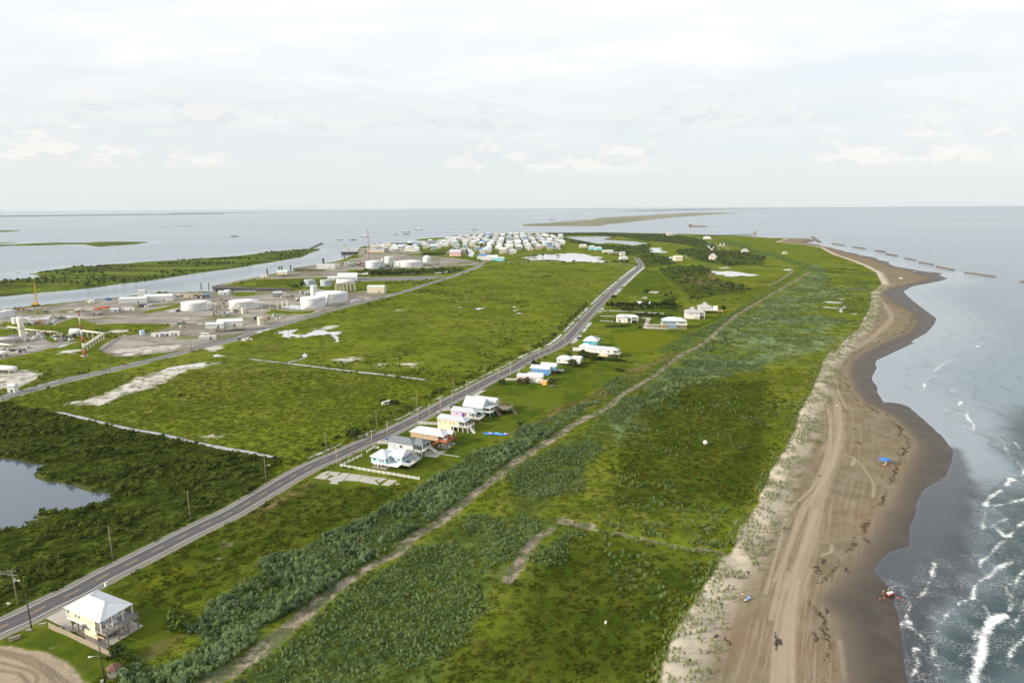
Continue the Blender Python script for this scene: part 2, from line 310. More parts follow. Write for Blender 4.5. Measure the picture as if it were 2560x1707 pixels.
PATHS = [(smooth_line(ln('c: 460,110 560,130 700,175 1100,255 1500,345 1850,400 2150,450')), .75), (smooth_line(ln('c: -40,640 0,560 180,290 340,180')), 2.0), (ln('c: 440,95 560,140 700,150'), 2.0), (ln('8: 0,215 480,242'), 1.0), (ln('8: 70,395 350,460'), .8), (ln('4: 480,785 850,795 1050,800'), 2.0),
         (smooth_line(ln('3: 1640,640 1600,600 1610,580 1720,560')), 3), (ln('3: 2070,590 1980,530 1950,490'), 4), (ln('3: 1930,560 1870,490'), 3), (ln('3: 1215,690 1360,688'), 3), (smooth_line(ln('4: 0,640 150,690 230,740 100,840 0,880')), 2.5)]
LOT = [ln('a: -200,1180 0,1190 290,1225 470,1290 600,1340 680,1400 740,1500 830,1600 830,1700 -200,1700')]
PONDS = [ln('5: -300,985 0,1000 150,1010 250,1045 340,1050 390,1065 340,1100 305,1140 320,1180 400,1210 500,1215 660,1250 750,1290 820,1310 960,1315 1010,1345 930,1400 800,1430 560,1480 380,1490 280,1530 | a: 380,15 205,15 240,50 330,70 0,95 -300,130'),
         ln('3: 120,605 180,590 250,578 420,575 620,567 740,590 840,622 850,655 700,648 500,640 160,620'), ln('3: 420,412 650,412 900,408 980,425 880,442 1000,450 1180,462 1250,475 1320,480 1150,500 1100,505 1050,492 900,475 850,490 700,470 550,440'),
         ln('3: 1280,525 1370,525 1380,550 1450,570 1270,572 1300,545'), ln('3: 1838,745 2000,745 2280,785 2000,796 1970,785 1860,770'), ln('3: 1900,715 2010,707 2020,715 1930,722'), ln('2: 1955,510 2000,530 2012,560 2000,592 1955,590 1930,560'),
         ln('2: 940,735 1200,722 1490,724 1440,742 1080,735 1000,752'), ln('2: 1640,742 1700,722 1800,720 1740,742'), ln('2: 170,1275 250,1255 370,1243 385,1250 330,1270 350,1285 420,1300 400,1318 340,1305 310,1320 275,1322 235,1285'), ln('2: 400,1302 480,1285 520,1255 560,1248 640,1270 780,1266 792,1282 730,1305 700,1295 560,1302 420,1322'), ln('2: 690,1298 740,1306 765,1362 735,1368 712,1330'),
         ln('2: 420,1490 440,1455 475,1490 430,1500'), ln('2: 1280,1080 1300,1074 1355,1080'), ln('2: 2010,1075 2050,1062 2110,1064 2050,1078'), ln('2: 1860,1060 1880,1053 1905,1057'), ln('3: 30,1120 60,1108 110,1122'), ln('3: 0,1058 50,1052 20,1064'), ln('3: 0,1090 60,1083 40,1094'),
         ln('5: 1950,75 2000,72 2080,88 1960,95'), ln('5: 1440,230 1650,170 1890,150 1905,170 1760,185 1640,195'), ln('4: 515,1040 530,1030 690,1040 680,1048'), ln('4: 490,1085 520,1080 670,1090 640,1098'), ln('4: 665,1130 700,1075 722,1080 690,1130'), ln('4: 750,1145 790,1140 835,1155'), ln('4: 635,1010 710,1010 690,1018'), ln('4: 135,735 200,730 225,742 170,742'),
         ln('l: 100,500 480,470 400,495 250,510'), ln('l: 640,470 790,455 750,480 650,485'), ln('l: 940,470 1160,475 1000,495'), ln('l: 960,410 1100,400 1060,425'), ln('l: 1210,385 1400,365 1330,385'), ln('l: 1380,310 1580,285 1500,305'), ln('l: 340,500 800,490 700,520 420,520'), ln('i1: 60,330 160,320 150,340'), ln('i1: 225,390 330,385 300,400'), ln('l: 845,940 1020,895 900,900'), ln('l: 1745,765 1850,755 1850,770'), ln('i1: 930,495 1120,440 1100,460 960,500'), ln('i1: -10,230 80,205 90,230 200,240 0,247'), ln('1: 1530,1075 1660,1050 1720,1060 1640,1074'), ln('2: 240,1045 300,1025 400,1020 430,1045 500,1060 380,1062'), ln('2: 860,985 900,968 970,975 880,1000')]
SANDPOOLS = [ln('4: 1200,827 1220,818 1250,825 1225,834', .6), ln('4: 1330,768 1350,764 1370,770', .4)]
DITCH = [(ln('5: 480,592 570,597 900,682 1200,752 1450,795 1800,880 2050,935 2352,985'), 1.15), (ln('6: -60,112 0,125 280,158 900,240 1250,280 1560,322'), 1.1), (ln('6: 280,160 340,140 420,120 460,95'), .8), (ln('6: 0,990 180,1022'), 1.0), (ln('5: 1930,158 2040,147'), 1.2)]
ISLAND_L = ln('1: -300,830 0,772 100,770 330,755 450,740 320,735 300,730 420,722 240,718 350,705 370,690 560,672 720,645 880,646 960,640 980,632 1200,625 1310,612 1500,605 1800,592 1900,582 2200,565 2352,548 | 2: 130,530 320,515 500,508 600,505 590,520 500,548 430,582 250,610 120,632 0,648 | 1: 2352,650 2200,675 1900,710 1700,738 1480,772 1350,790 1100,815 850,848 650,868 400,885 150,910 0,922 -300,950', 0)
ISLETS = [ln('1: -200,460 0,462 100,455 300,456 480,452 640,448 780,447 850,462 930,472 1000,465 1100,462 1280,450 1300,440 1420,437 1310,428 1100,424 900,424 820,432 650,430 500,428 330,434 100,442 0,444 -200,440', 0), ln('1: -200,428 0,425 210,422 80,432 0,436 -200,436', 0), ln('1: -100,312 60,312 250,320 100,326 -100,328', 0), ln('1: 1330,298 1500,288 1800,284 1960,284 1800,288 1600,291', 0), ln('1: 130,703 200,697 210,705 150,708', 0)]
BARRIER = ln('3: 80,302 150,294 340,288 500,275 720,262 800,253 760,248 900,240 1240,225 1650,206 1800,205 2110,212 2000,220 1800,228 1500,248 1200,275 1000,297 870,310 850,320 600,323 350,320 130,315', 0)
FARLINE = [ln('3: 1000,182 1300,179 1520,173 1700,172 2352,176 | 4: 300,170 150,172 | 3: 1900,180 1500,184 1200,187', 0)]
ROAD = smooth_line(ln('s: -700,1830 -300,1660 | a: -400,1170 -150,1075 0,1005 170,935 300,872 440,800 700,682 920,562 1170,440 1460,297 1690,180 1900,80 2150,-40 | 6: 300,1210 520,1097 700,1025 920,925 1100,855 1300,760 1490,670 1780,512 1950,430 2200,300 2352,228 | 3: 210,1510 400,1428 520,1340 600,1252 700,1145 780,1062 880,960 990,860 1100,765 1190,690 1175,655 1150,615'), 5)
ROAD2 = smooth_line(ln('s: -500,1130 | 5: -300,545 0,462 230,400 560,310 1000,212 1400,120 1750,30 | 1: 1870,1400 2150,1335 | 2: 0,1265 300,1180 500,1130 840,1035 1150,962 1400,895 1650,820 1850,755 2000,700 2070,665 2110,640 2120,615 2100,600'), 5)

# smooth value noise for relief
def vnoise(p, s, seed):
    q = p/s; i = np.floor(q).astype(np.int64); f = q-i; f = f*f*(3-2*f)
    def h(a, b):
        n = (a*374761393+b*668265263+seed*974711) & 0x7fffffff
        n = ((n ^ (n >> 13))*1274126177) & 0x7fffffff
        return ((n ^ (n >> 16)) & 0xffff)/65535.0
    a, b = i[:,0], i[:,1]
    return (h(a,b)*(1-f[:,0])+h(a+1,b)*f[:,0])*(1-f[:,1])+(h(a,b+1)*(1-f[:,0])+h(a+1,b+1)*f[:,0])*f[:,1]
# ------------------------------------------------------------------ one sheet of ground, finer near the camera
def fan(y_rows, t_cols):
    Yg = np.repeat(y_rows, len(t_cols)); Xg = Yg*np.tile(t_cols, len(y_rows))
    return np.stack([Xg, Yg], 1)
def row_positions(s0, s1, step):
    rows = []; s = s0
    while s > s1:
        rows.append(P(SRC_W/2, s, 0)[1]); s -= step(s)
    return np.array(rows)
rows = row_positions(2050, 523.6, lambda s: 4.0 if s > 760 else (2.6 if s > 620 else (1.3 if s > 530 else .7)))
cols = np.linspace(-1.12, 1.12, 820)
pts = fan(rows, cols); nr, nc = len(rows), len(cols)
cell = np.repeat(np.gradient(rows), nc)
pad = np.maximum(25, 3*cell)
def union(polys, pad=60.0):
    out = np.full(len(pts), -pad)
    for p in polys: out = np.maximum(out, poly_sdf(p, pts, pad))
    return out
def lines(lst, pad=40.0):
    out = np.full(len(pts), -pad)
    for l, hw in lst: out = np.maximum(out, hw-line_dist(l, pts, pad))
    return out
d_coast = poly_sdf(COAST, pts, 400.0)
d_left = poly_sdf(ISLAND_L, pts, 400.0)
d_islet = np.full(len(pts), -400.0)
for p in ISLETS: d_islet = np.maximum(d_islet, poly_sdf(p, pts, 400.0))
d_barr = poly_sdf(BARRIER, pts, 400.0)
d_land = np.maximum.reduce([d_coast, d_left, d_islet, d_barr])
def is_pool(p):
    a = np.array(p); return np.ptp(a[:,1]) < 6.5*4.0*a[:,1].mean()**2/(CAM_H*FPX)
POOLS = [p for p in PONDS if is_pool(p)]; DEEP = [p for p in PONDS if not is_pool(p)]
d_pool = np.maximum(union(POOLS, 60.0), lines(DITCH))
d_pond = union(DEEP, 60.0)+.25*np.minimum(cell, 12)
A = {}
A['sand'] = poly_sdf(SAND, pts, 200.0); A['wet'] = poly_sdf(WET, pts, 200.0)
A['gravel'] = union(GRAVEL); A['white'] = union(WHITE); A['lawn'] = union(LAWN); A['bright'] = union(BRIGHT); A['dark'] = union(DARK)
A['olive'] = union(OLIVE_SHADED); A['reed'] = union([REED]); A['brown'] = union(BROWN); A['grassy'] = union(GRASSY)
A['shrub'] = union(SHRUBA+SHRUBB); A['lot'] = union(LOT)
A['track'] = np.maximum(2.2+1.2*(vnoise(pts, 30, 12)-.5)-line_dist(TRACK, pts, 40.0), lines(PATHS)*1.0)
A['isle'] = np.maximum(d_left, d_islet); A['barr'] = d_barr
BT = smooth_line(ln('d: 60,1750 130,1300 160,1100 230,700 330,400 400,150 | 8: 440,1480 530,1240 610,1040 640,800 620,600 595,450 590,300 640,180 780,80 850,20 | 4: 740,1500 1000,1330 1130,1200 1100,1100 1020,1000 1010,950 1120,890 1400,850'))
bd, bu, bv = line_dist(BT, pts, 300.0, uv=True)
RUTS = [('a: -40,1225 150,1270 330,1350 520,1480 660,1580', .3), ('a: -40,1250 140,1300 310,1385 460,1500 560,1600', .25), ('a: 230,1270 420,1390 600,1520', .2), ('a: -20,1330 180,1390 290,1440 320,1490 270,1560', .2), ('a: -20,1400 160,1450 240,1540', .2), ('d: 100,1600 130,1300 170,1000 230,800 260,640', .3), ('d: 60,1600 110,1100 200,700 300,330 420,0', .28), ('d: 190,1600 200,1100 240,760', .28), ('d: 0,1000 130,500 290,0 | 8: 480,1300 560,1000 570,700', .3), ('d: 40,650 200,300 330,0 | 8: 560,1180 660,800 650,560', .3), ('d: 160,700 330,300 440,0', .3), ('d: -40,760 60,400 190,0 | 8: 440,1280 560,860 540,560', .25), ('d: 10,1600 60,1000 160,560', .25), ('8: 600,1030 700,1035 780,1080 760,1140', .35), ('8: 700,1040 800,1080 900,1200 960,1300 950,1420', .25), ('d: 450,270 560,300 560,370 480,400', .25), ('8: 620,360 720,362', .5), ('d: 690,1600 660,1300 640,1180', .3), ('8: 610,330 660,500 720,620', .3)]
rt = np.full(len(pts), -20.0)
for sp, hw in RUTS: rt = np.maximum(rt, hw*1.6-line_dist(smooth_line(ln(sp)), pts, 20.0))
A['rut'] = rt; A['bu'] = bu; A['bv'] = bv; A['btrack'] = 5.0-bd
A['pond'] = np.maximum(d_pond, d_pool); A['coast'] = d_land
def ground_height(p, dl, dp, ds, dt, cl):
    k = 1.3/np.maximum(2.0, 1.5*cl)
    inland = np.clip(dl*k, -1.5, 1.2)
    beach = np.clip(dl*0.035, -1.5, 1.2)                    # the beach shelves gently
    s = np.clip(ds/12, 0, 1)
    z = inland*(1-s)+np.minimum(inland, beach)*s
    z = np.minimum(z, np.maximum(1.2-np.maximum(dp+0.9, -2)*1.3/np.maximum(1.0, .9*cl), -0.6)) if dp is not None else z
    near = np.clip((900-p[:,1])/500, 0, 1)*np.clip(dl/6, 0, 1)*np.clip(-dp/3, 0, 1)
    hump = (vnoise(p, 9, 1)-.5)*.5+(vnoise(p, 3.3, 2)-.5)*.35
    veg = np.clip(-ds/4, 0, 1)
    z = z+near*hump*veg*np.clip(-dt/3, 0.1, 1)
    dune = np.exp(-((ds-2.0)/6.0)**2)*near*(0.9+1.4*(vnoise(p, 7, 5)-.4))       # low hummocks along the dune edge
    z = z+np.maximum(dune, 0)*np.clip((p[:,0])/20, 0, 1)
    z = z+near*(1-veg)*(vnoise(p, 5, 9)-.5)*.14
    lev = np.exp(-((dt-3.3+7)/6.0)**2)*near*1.0            # low spoil bank beside the levee track
    return z+lev*veg
hz = ground_height(pts, d_land, d_pond, A['sand'], A['track'], cell)
def ground_at(x, y):
    """height of the ground sheet at one spot"""
    q = np.array([[x, y]], float)
    j = (x/y-cols[0])/(cols[1]-cols[0]); i = np.interp(y, rows, np.arange(nr))
    i0, j0 = int(min(max(i, 0), nr-2)), int(min(max(j, 0), nc-2)); a, b = i-i0, j-j0
    g = hz.reshape(nr, nc)
    return float((g[i0,j0]*(1-b)+g[i0,j0+1]*b)*(1-a)+(g[i0+1,j0]*(1-b)+g[i0+1,j0+1]*b)*a)
def sample(arr, q):
    j = (q[:,0]/q[:,1]-cols[0])/(cols[1]-cols[0]); i = np.interp(q[:,1], rows, np.arange(nr))
    i0 = np.clip(i.astype(int), 0, nr-2); j0 = np.clip(j.astype(int), 0, nc-2); a, b = np.clip(i-i0, 0, 1), np.clip(j-j0, 0, 1)
    g = arr.reshape(nr, nc)
    return (g[i0,j0]*(1-b)+g[i0,j0+1]*b)*(1-a)+(g[i0+1,j0]*(1-b)+g[i0+1,j0+1]*b)*a
w = np.clip((d_pool+9)/3, 0, 1); hz = hz*(1-w)+1.2*w*(d_land > 3)+hz*w*(d_land <= 3)
# roads and graded yards lie flat
for l, hw in ((ROAD, 9.0), (ROAD2, 6.0)):
    dd = line_dist(l, pts, 40.0); w = np.clip((hw+4-dd)/4, 0, 1); hz = hz*(1-w)+np.minimum(hz, 1.2)*w*0+1.2*w
FLAT = [ln('6: 500,1230 660,1130 1330,1230 1210,1310'), ln('r: 900,410 1200,420 1200,480 900,480'), ln('2: 860,820 960,755 1800,750 1560,815')]
w = np.clip(np.maximum(A['lawn'], union(FLAT[:3]))/2, 0, 1); hz = np.where(d_pond < -2, hz*(1-w)+1.2*w, hz)
def grid_mesh(name, keep, z, attrs, mat_):
    idx = np.arange(nr*nc).reshape(nr, nc)
    q = np.stack([idx[:-1,:-1], idx[:-1,1:], idx[1:,1:], idx[1:,:-1]], -1).reshape(-1, 4)[keep]
    used, inv = np.unique(q, return_inverse=True); q = inv.reshape(-1, 4)
    me = bpy.data.meshes.new(name); nf = len(q)
    me.vertices.add(len(used)); me.loops.add(nf*4); me.polygons.add(nf)
    co = np.column_stack([pts[used], z[used]]).astype(np.float32)
    me.vertices.foreach_set('co', co.ravel()); me.loops.foreach_set('vertex_index', q.ravel().astype(np.int32))
    me.polygons.foreach_set('loop_start', np.arange(0, nf*4, 4, dtype=np.int32)); me.polygons.foreach_set('use_smooth', np.ones(nf, bool))
    me.update()
    for k, v in attrs.items():
        a = me.attributes.new(k, 'FLOAT', 'POINT'); a.data.foreach_set('value', v[used].astype(np.float32))
    return link_mesh(name, me, mat_, kind='structure')
def face_mean(v):
    g = v.reshape(nr, nc); return (.25*(g[:-1,:-1]+g[1:,:-1]+g[:-1,1:]+g[1:,1:])).ravel()
def face_max(v):
    g = v.reshape(nr, nc); return np.maximum.reduce([g[:-1,:-1], g[1:,:-1], g[:-1,1:], g[1:,1:]]).ravel()

# ------------------------------------------------------------------ ground material: every region its own colour, ragged edges
gm = bpy.data.materials.new('ground_cover'); gm.use_nodes = True; N = NT(gm.node_tree)
pos = N.n('ShaderNodeNewGeometry').outputs['Position']
n_fine = N.noise(pos, 0.9, 4, 0.65); n_mid = N.noise(pos, 0.13, 4, 0.6); n_big = N.noise(pos, 0.022, 3, 0.55); n_huge = N.noise(pos, 0.006, 3, 0.5)
n_grain = N.noise(pos, 3.1, 3, 0.7)
edge = N.m('ADD', N.m('MULTIPLY', N.m('SUBTRACT', n_mid, 0.5), 9.0), N.m('MULTIPLY', N.m('SUBTRACT', n_fine, 0.5), 3.0))
def msk(name, soft=0.7, ragged=1.0, off=0.0):
    v = N.m('ADD', N.attr(name), off)
    if ragged: v = N.m('ADD', v, N.m('MULTIPLY', edge, ragged))
    return N.ramp(v, -soft, soft)
def two(a, b, f): return N.mix(f, a, b)
def scale(c, k):
    nd = N.n('ShaderNodeVectorMath', operation='SCALE')
    if isinstance(c, bpy.types.NodeSocket): N.link(c, nd.inputs[0])
    else: nd.inputs[0].default_value = c[:3]
    N.link(k, nd.inputs['Scale']); return nd.outputs[0]
mott = N.m('ADD', 0.52, N.m('MULTIPLY', N.m('ADD', N.m('MULTIPLY', n_fine, 0.5), N.m('MULTIPLY', n_grain, 0.5)), 0.96))
G1, G2, G3, G4 = (0.108, 0.138, 0.012), (0.066, 0.096, 0.010), (0.140, 0.142, 0.028), (0.120, 0.104, 0.040)
field = two(G2, G1, N.ramp(n_big, 0.38, 0.62))
field = two(field, G3, N.ramp(N.m('ADD', N.m('MULTIPLY', n_mid, 0.7), N.m('MULTIPLY', n_huge, 0.4)), 0.52, 0.72))
field = two(field, G4, N.m('MULTIPLY', N.ramp(N.noise(pos, 0.035, 4, 0.65), 0.58, 0.72), 0.55))
col = field
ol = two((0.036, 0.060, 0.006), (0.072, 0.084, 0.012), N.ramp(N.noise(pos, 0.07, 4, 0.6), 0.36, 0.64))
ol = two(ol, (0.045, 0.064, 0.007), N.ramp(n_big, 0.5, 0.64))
col = two(col, ol, msk('olive', 6, 2.0))  # olive grass colour, with foreground cloud shade painted into it
dk = two((0.032, 0.052, 0.009), (0.066, 0.090, 0.014), N.ramp(n_mid, 0.38, 0.62))
col = two(col, dk, msk('dark', 2.0, 1.5))
lw = two((0.038, 0.066, 0.008), (0.072, 0.096, 0.010), N.ramp(n_mid, 0.35, 0.65))
lw = two(lw, (0.090, 0.112, 0.012), N.m('MULTIPLY', N.ramp(n_big, 0.48, 0.62), 0.7))
lw = two(lw, (0.095, 0.082, 0.022), N.m('MULTIPLY', N.ramp(N.noise(pos, 0.06, 3, 0.6), 0.56, 0.72), 0.6))
col = two(col, lw, msk('lawn', 1.0, 0.25))
col = two(col, (0.105, 0.120, 0.008), N.m('MULTIPLY', msk('bright', 3.0, 0.6), 0.8))
br = two((0.155, 0.118, 0.058), (0.080, 0.080, 0.024), N.ramp(n_mid, 0.40, 0.62))
col = two(col, br, N.m('MULTIPLY', msk('brown', 2.0, 1.0), 0.85))
sh = two((0.036, 0.064, 0.018), (0.085, 0.120, 0.030), N.ramp(n_mid, 0.35, 0.65))
col = two(col, sh, N.m('MULTIPLY', msk('shrub', 2.5, 1.0), 0.85))
rd = two((0.085, 0.125, 0.045), (0.155, 0.205, 0.110), N.ramp(n_mid, 0.35, 0.62))
col = two(col, rd, N.m('MULTIPLY', msk('reed', 10.0, 2.0), N.ramp(N.noise(N.sc(pos, .7, 1, 1), 0.030, 5, 0.68), 0.40, 0.56)))
isl = two((0.050, 0.066, 0.016), (0.105, 0.145, 0.022), N.ramp(N.noise(N.sc(pos, .35, 1, 1), 0.02, 4, 0.6), 0.40, 0.60))
isl = two(isl, (0.055, 0.046, 0.028), N.m('MULTIPLY', N.ramp(N.noise(N.sc(pos, .3, 1, 1), 0.016, 4, 0.6), 0.52, 0.66), 0.8))
col = two(col, isl, N.ramp(N.attr('isle'), -1, 1))
ba = two((0.13, 0.15, 0.085), (0.25, 0.22, 0.17), N.ramp(N.noise(N.sc(pos, .25, 1, 1), 0.006, 4, 0.65), 0.42, 0.6))
col = two(col, ba, N.ramp(N.attr('barr'), -1, 1))
gv = two((0.195, 0.180, 0.168), (0.285, 0.262, 0.238), N.ramp(N.noise(N.sc(pos, .5, 1, 1), 0.03, 5, 0.65), 0.38, 0.62))
gv = two(gv, (0.150, 0.125, 0.105), N.m('MULTIPLY', N.ramp(N.noise(pos, 0.014, 3, 0.6), 0.47, 0.62), 0.8))
gv = two(gv, (0.105, 0.125, 0.035), N.m('MULTIPLY', N.ramp(N.noise(N.sc(pos, .6, 1, 1), 0.021, 5, 0.7), 0.50, 0.62), 0.85))
gv = two(gv, (0.34, 0.32, 0.29), N.m('MULTIPLY', N.ramp(N.noise(N.sc(pos, .35, 1, 1), 0.027, 5, 0.7), 0.56, 0.64), 0.8))
col = two(col, gv, msk('gravel', 1.5, 0.7))
col = two(col, two(G2, G1, N.ramp(n_mid, .35, .6)), msk('grassy', 1.5, 1.2))
wh = two((0.26, 0.24, 0.205), (0.46, 0.44, 0.41), N.ramp(n_mid, 0.35, 0.6))
wh = two(wh, (0.085, 0.100, 0.028), N.m('MULTIPLY', N.ramp(N.noise(pos, 0.16, 5, 0.7), 0.53, 0.62), 0.8))
col = two(col, wh, msk('white', 3.0, 2.1))
lt = two((0.30, 0.24, 0.175), (0.275, 0.23, 0.175), N.ramp(N.noise(N.sc(pos, 1, 1, 1), 0.3, 5, 0.65), 0.35, 0.62))
lt = two(lt, (0.125, 0.100, 0.072), N.m('MULTIPLY', N.ramp(N.m('ADD', N.attr('rut'), N.m('MULTIPLY', N.m('SUBTRACT', n_fine, 0.5), 1.2)), -0.5, 0.3), 0.65))
col = two(col, lt, msk('lot', 0.6, 0.35))
tr = two((0.125, 0.105, 0.075), (0.255, 0.215, 0.170), N.ramp(N.noise(pos, 0.20, 5, 0.65), 0.36, 0.58))
tr = two(tr, (0.070, 0.092, 0.035), N.m('MULTIPLY', N.ramp(N.noise(pos, 0.30, 5, 0.68), 0.45, 0.56), 0.85))
col = two(col, tr, msk('track', 0.8, 0.30))
bare = N.m('MULTIPLY', N.ramp(N.noise(pos, 0.045, 5, 0.7), 0.655, 0.70), N.ramp(N.attr('dark'), 0, -8))
col = two(col, (0.20, 0.17, 0.12), N.m('MULTIPLY', bare, 0.6))
vegmott = col
col = scale(col, mott)
# the beach
strk = N.n('ShaderNodeCombineXYZ', {0: N.m('MULTIPLY', N.attr('bu'), 1.0), 1: N.m('MULTIPLY', N.attr('bv'), 0.035), 2: 0.0}).outputs[0]
s1 = N.noise(strk, 0.9, 4, 0.7); s2 = N.noise(strk, 0.25, 3, 0.6)
sa = two((0.138, 0.110, 0.074), (0.192, 0.160, 0.116), N.ramp(N.m('ADD', N.m('MULTIPLY', s1, 0.45), N.m('MULTIPLY', n_mid, 0.55)), 0.36, 0.62))
sa = two(sa, (0.190, 0.125, 0.072), N.m('MULTIPLY', N.ramp(N.m('ADD', N.m('MULTIPLY', s2, 0.4), N.m('MULTIPLY', n_big, 0.6)), 0.48, 0.62), 0.36))
rut = N.m('MULTIPLY', N.ramp(s1, 0.52, 0.60), N.ramp(N.attr('btrack'), -14, 3))
rut = N.m('MULTIPLY', rut, N.ramp(n_big, 0.40, 0.56))
sa = two(sa, (0.262, 0.215, 0.165), N.m('MULTIPLY', rut, 0.6))
core = N.ramp(N.m('ADD', N.attr('btrack'), N.m('MULTIPLY', N.m('SUBTRACT', s1, 0.5), 5.0)), 1.0, 4.5)
sa = two(sa, (0.275, 0.23, 0.175), N.m('MULTIPLY', core, 0.7))
sa = two(sa, (0.30, 0.25, 0.19), N.m('MULTIPLY', N.ramp(N.m('ADD', N.attr('rut'), N.m('MULTIPLY', N.m('SUBTRACT', n_fine, 0.5), 0.8)), -0.6, 0.3), 0.68))
wrack = N.m('MULTIPLY', N.ramp(N.m('ABSOLUTE', N.m('ADD', N.attr('wet'), N.m('ADD', N.m('MULTIPLY', N.m('SUBTRACT', n_mid, 0.5), 9.0), 3.5))), 1.3, 0.2), N.ramp(N.m('ADD', N.m('MULTIPLY', n_fine, .5), N.m('MULTIPLY', N.noise(pos, 0.05, 3, .6), .5)), 0.47, 0.55))
sa = two(sa, (0.040, 0.032, 0.022), N.m('MULTIPLY', wrack, 0.85))
fl = N.m('MULTIPLY', N.ramp(N.noise(pos, 0.42, 5, 0.75), 0.655, 0.70), N.ramp(N.noise(pos, 0.04, 2, .5), 0.52, 0.62))
sa = two(sa, (0.05, 0.04, 0.03), N.m('MULTIPLY', fl, 0.7))
pale = two((0.30, 0.26, 0.20), (0.42, 0.37, 0.30), N.ramp(n_mid, 0.35, 0.6))
sa = two(sa, pale, N.ramp(N.m('ADD', N.attr('sand'), N.m('MULTIPLY', edge, 0.7)), 13, 5))
we = two((0.045, 0.037, 0.028), (0.064, 0.053, 0.041), N.ramp(n_mid, 0.35, 0.65))
wetm = N.ramp(N.m('ADD', N.attr('wet'), N.m('MULTIPLY', edge, 0.5)), -1.0, 9.0)
sa = two(sa, (0.120, 0.102, 0.083), N.ramp(N.m('ADD', N.attr('wet'), N.m('MULTIPLY', edge, 0.6)), -2.5, 2.5))
sa = two(sa, we, wetm)
sa = scale(sa, N.m('ADD', 0.86, N.m('MULTIPLY', n_grain, 0.28)))
sandm = N.ramp(N.m('ADD', N.attr('sand'), N.m('MULTIPLY', edge, 0.35)), -0.8, 0.8)
col = two(col, sa, sandm)
# soft mud beside open water
col = two(col, (0.050, 0.050, 0.026), N.m('MULTIPLY', N.ramp(N.attr('pond'), -2.0, -0.6), N.m('MULTIPLY', N.m('SUBTRACT', 1.0, sandm), 0.55)))
rough = N.m('SUBTRACT', 0.92, N.m('MULTIPLY', N.m('MULTIPLY', wetm, sandm), 0.38))
hgt = N.m('ADD', N.m('MULTIPLY', n_fine, 0.6), N.m('MULTIPLY', n_grain, 0.25))
vegb = N.m('MULTIPLY', N.m('SUBTRACT', 1.0, sandm), N.ramp(N.attr('lawn'), 1, -1, 0.35, 1.0))
bp = N.n('ShaderNodeBump', {'Strength': N.m('ADD', 0.16, N.m('MULTIPLY', vegb, 0.75)), 'Distance': 0.55, 'Height': hgt})
bs = N.n('ShaderNodeBsdfPrincipled', {'Base Color': col, 'Roughness': rough, 'Specular IOR Level': N.m('MULTIPLY', N.m('MULTIPLY', wetm, sandm), 0.22), 'Normal': bp.outputs[0]})
o = N.n('ShaderNodeOutputMaterial'); N.link(bs.outputs[0], o.inputs[0])

fz = face_max(hz); dry = fz > -0.45
f_sand = (face_mean(A['sand']) > 0) & (face_mean(d_coast) > -100); f_left = face_mean(d_left) > -20; f_isl = face_mean(d_islet) > -60; f_bar = face_mean(d_barr) > -100
ground = grid_mesh('ground', dry & ~f_sand & ~f_left & ~f_isl & ~f_bar, hz, A, gm)
beach = grid_mesh('beach', dry & f_sand & ~f_left & ~f_isl & ~f_bar, hz, A, gm)
marsh = grid_mesh('marsh_island', dry & f_left, hz, A, gm)
islets = grid_mesh('bay_islets', dry & f_isl & ~f_left, hz, A, gm)
barrier = grid_mesh('barrier_island', dry & f_bar & ~f_left & ~f_isl, hz, A, gm)
def water_poly(name, poly, z, m):
    me = bpy.data.meshes.new(name); me.from_pydata([(x, y, z) for x, y in poly], [], [tuple(range(len(poly)))]); me.update()
    return link_mesh(name, me, m, kind='structure')

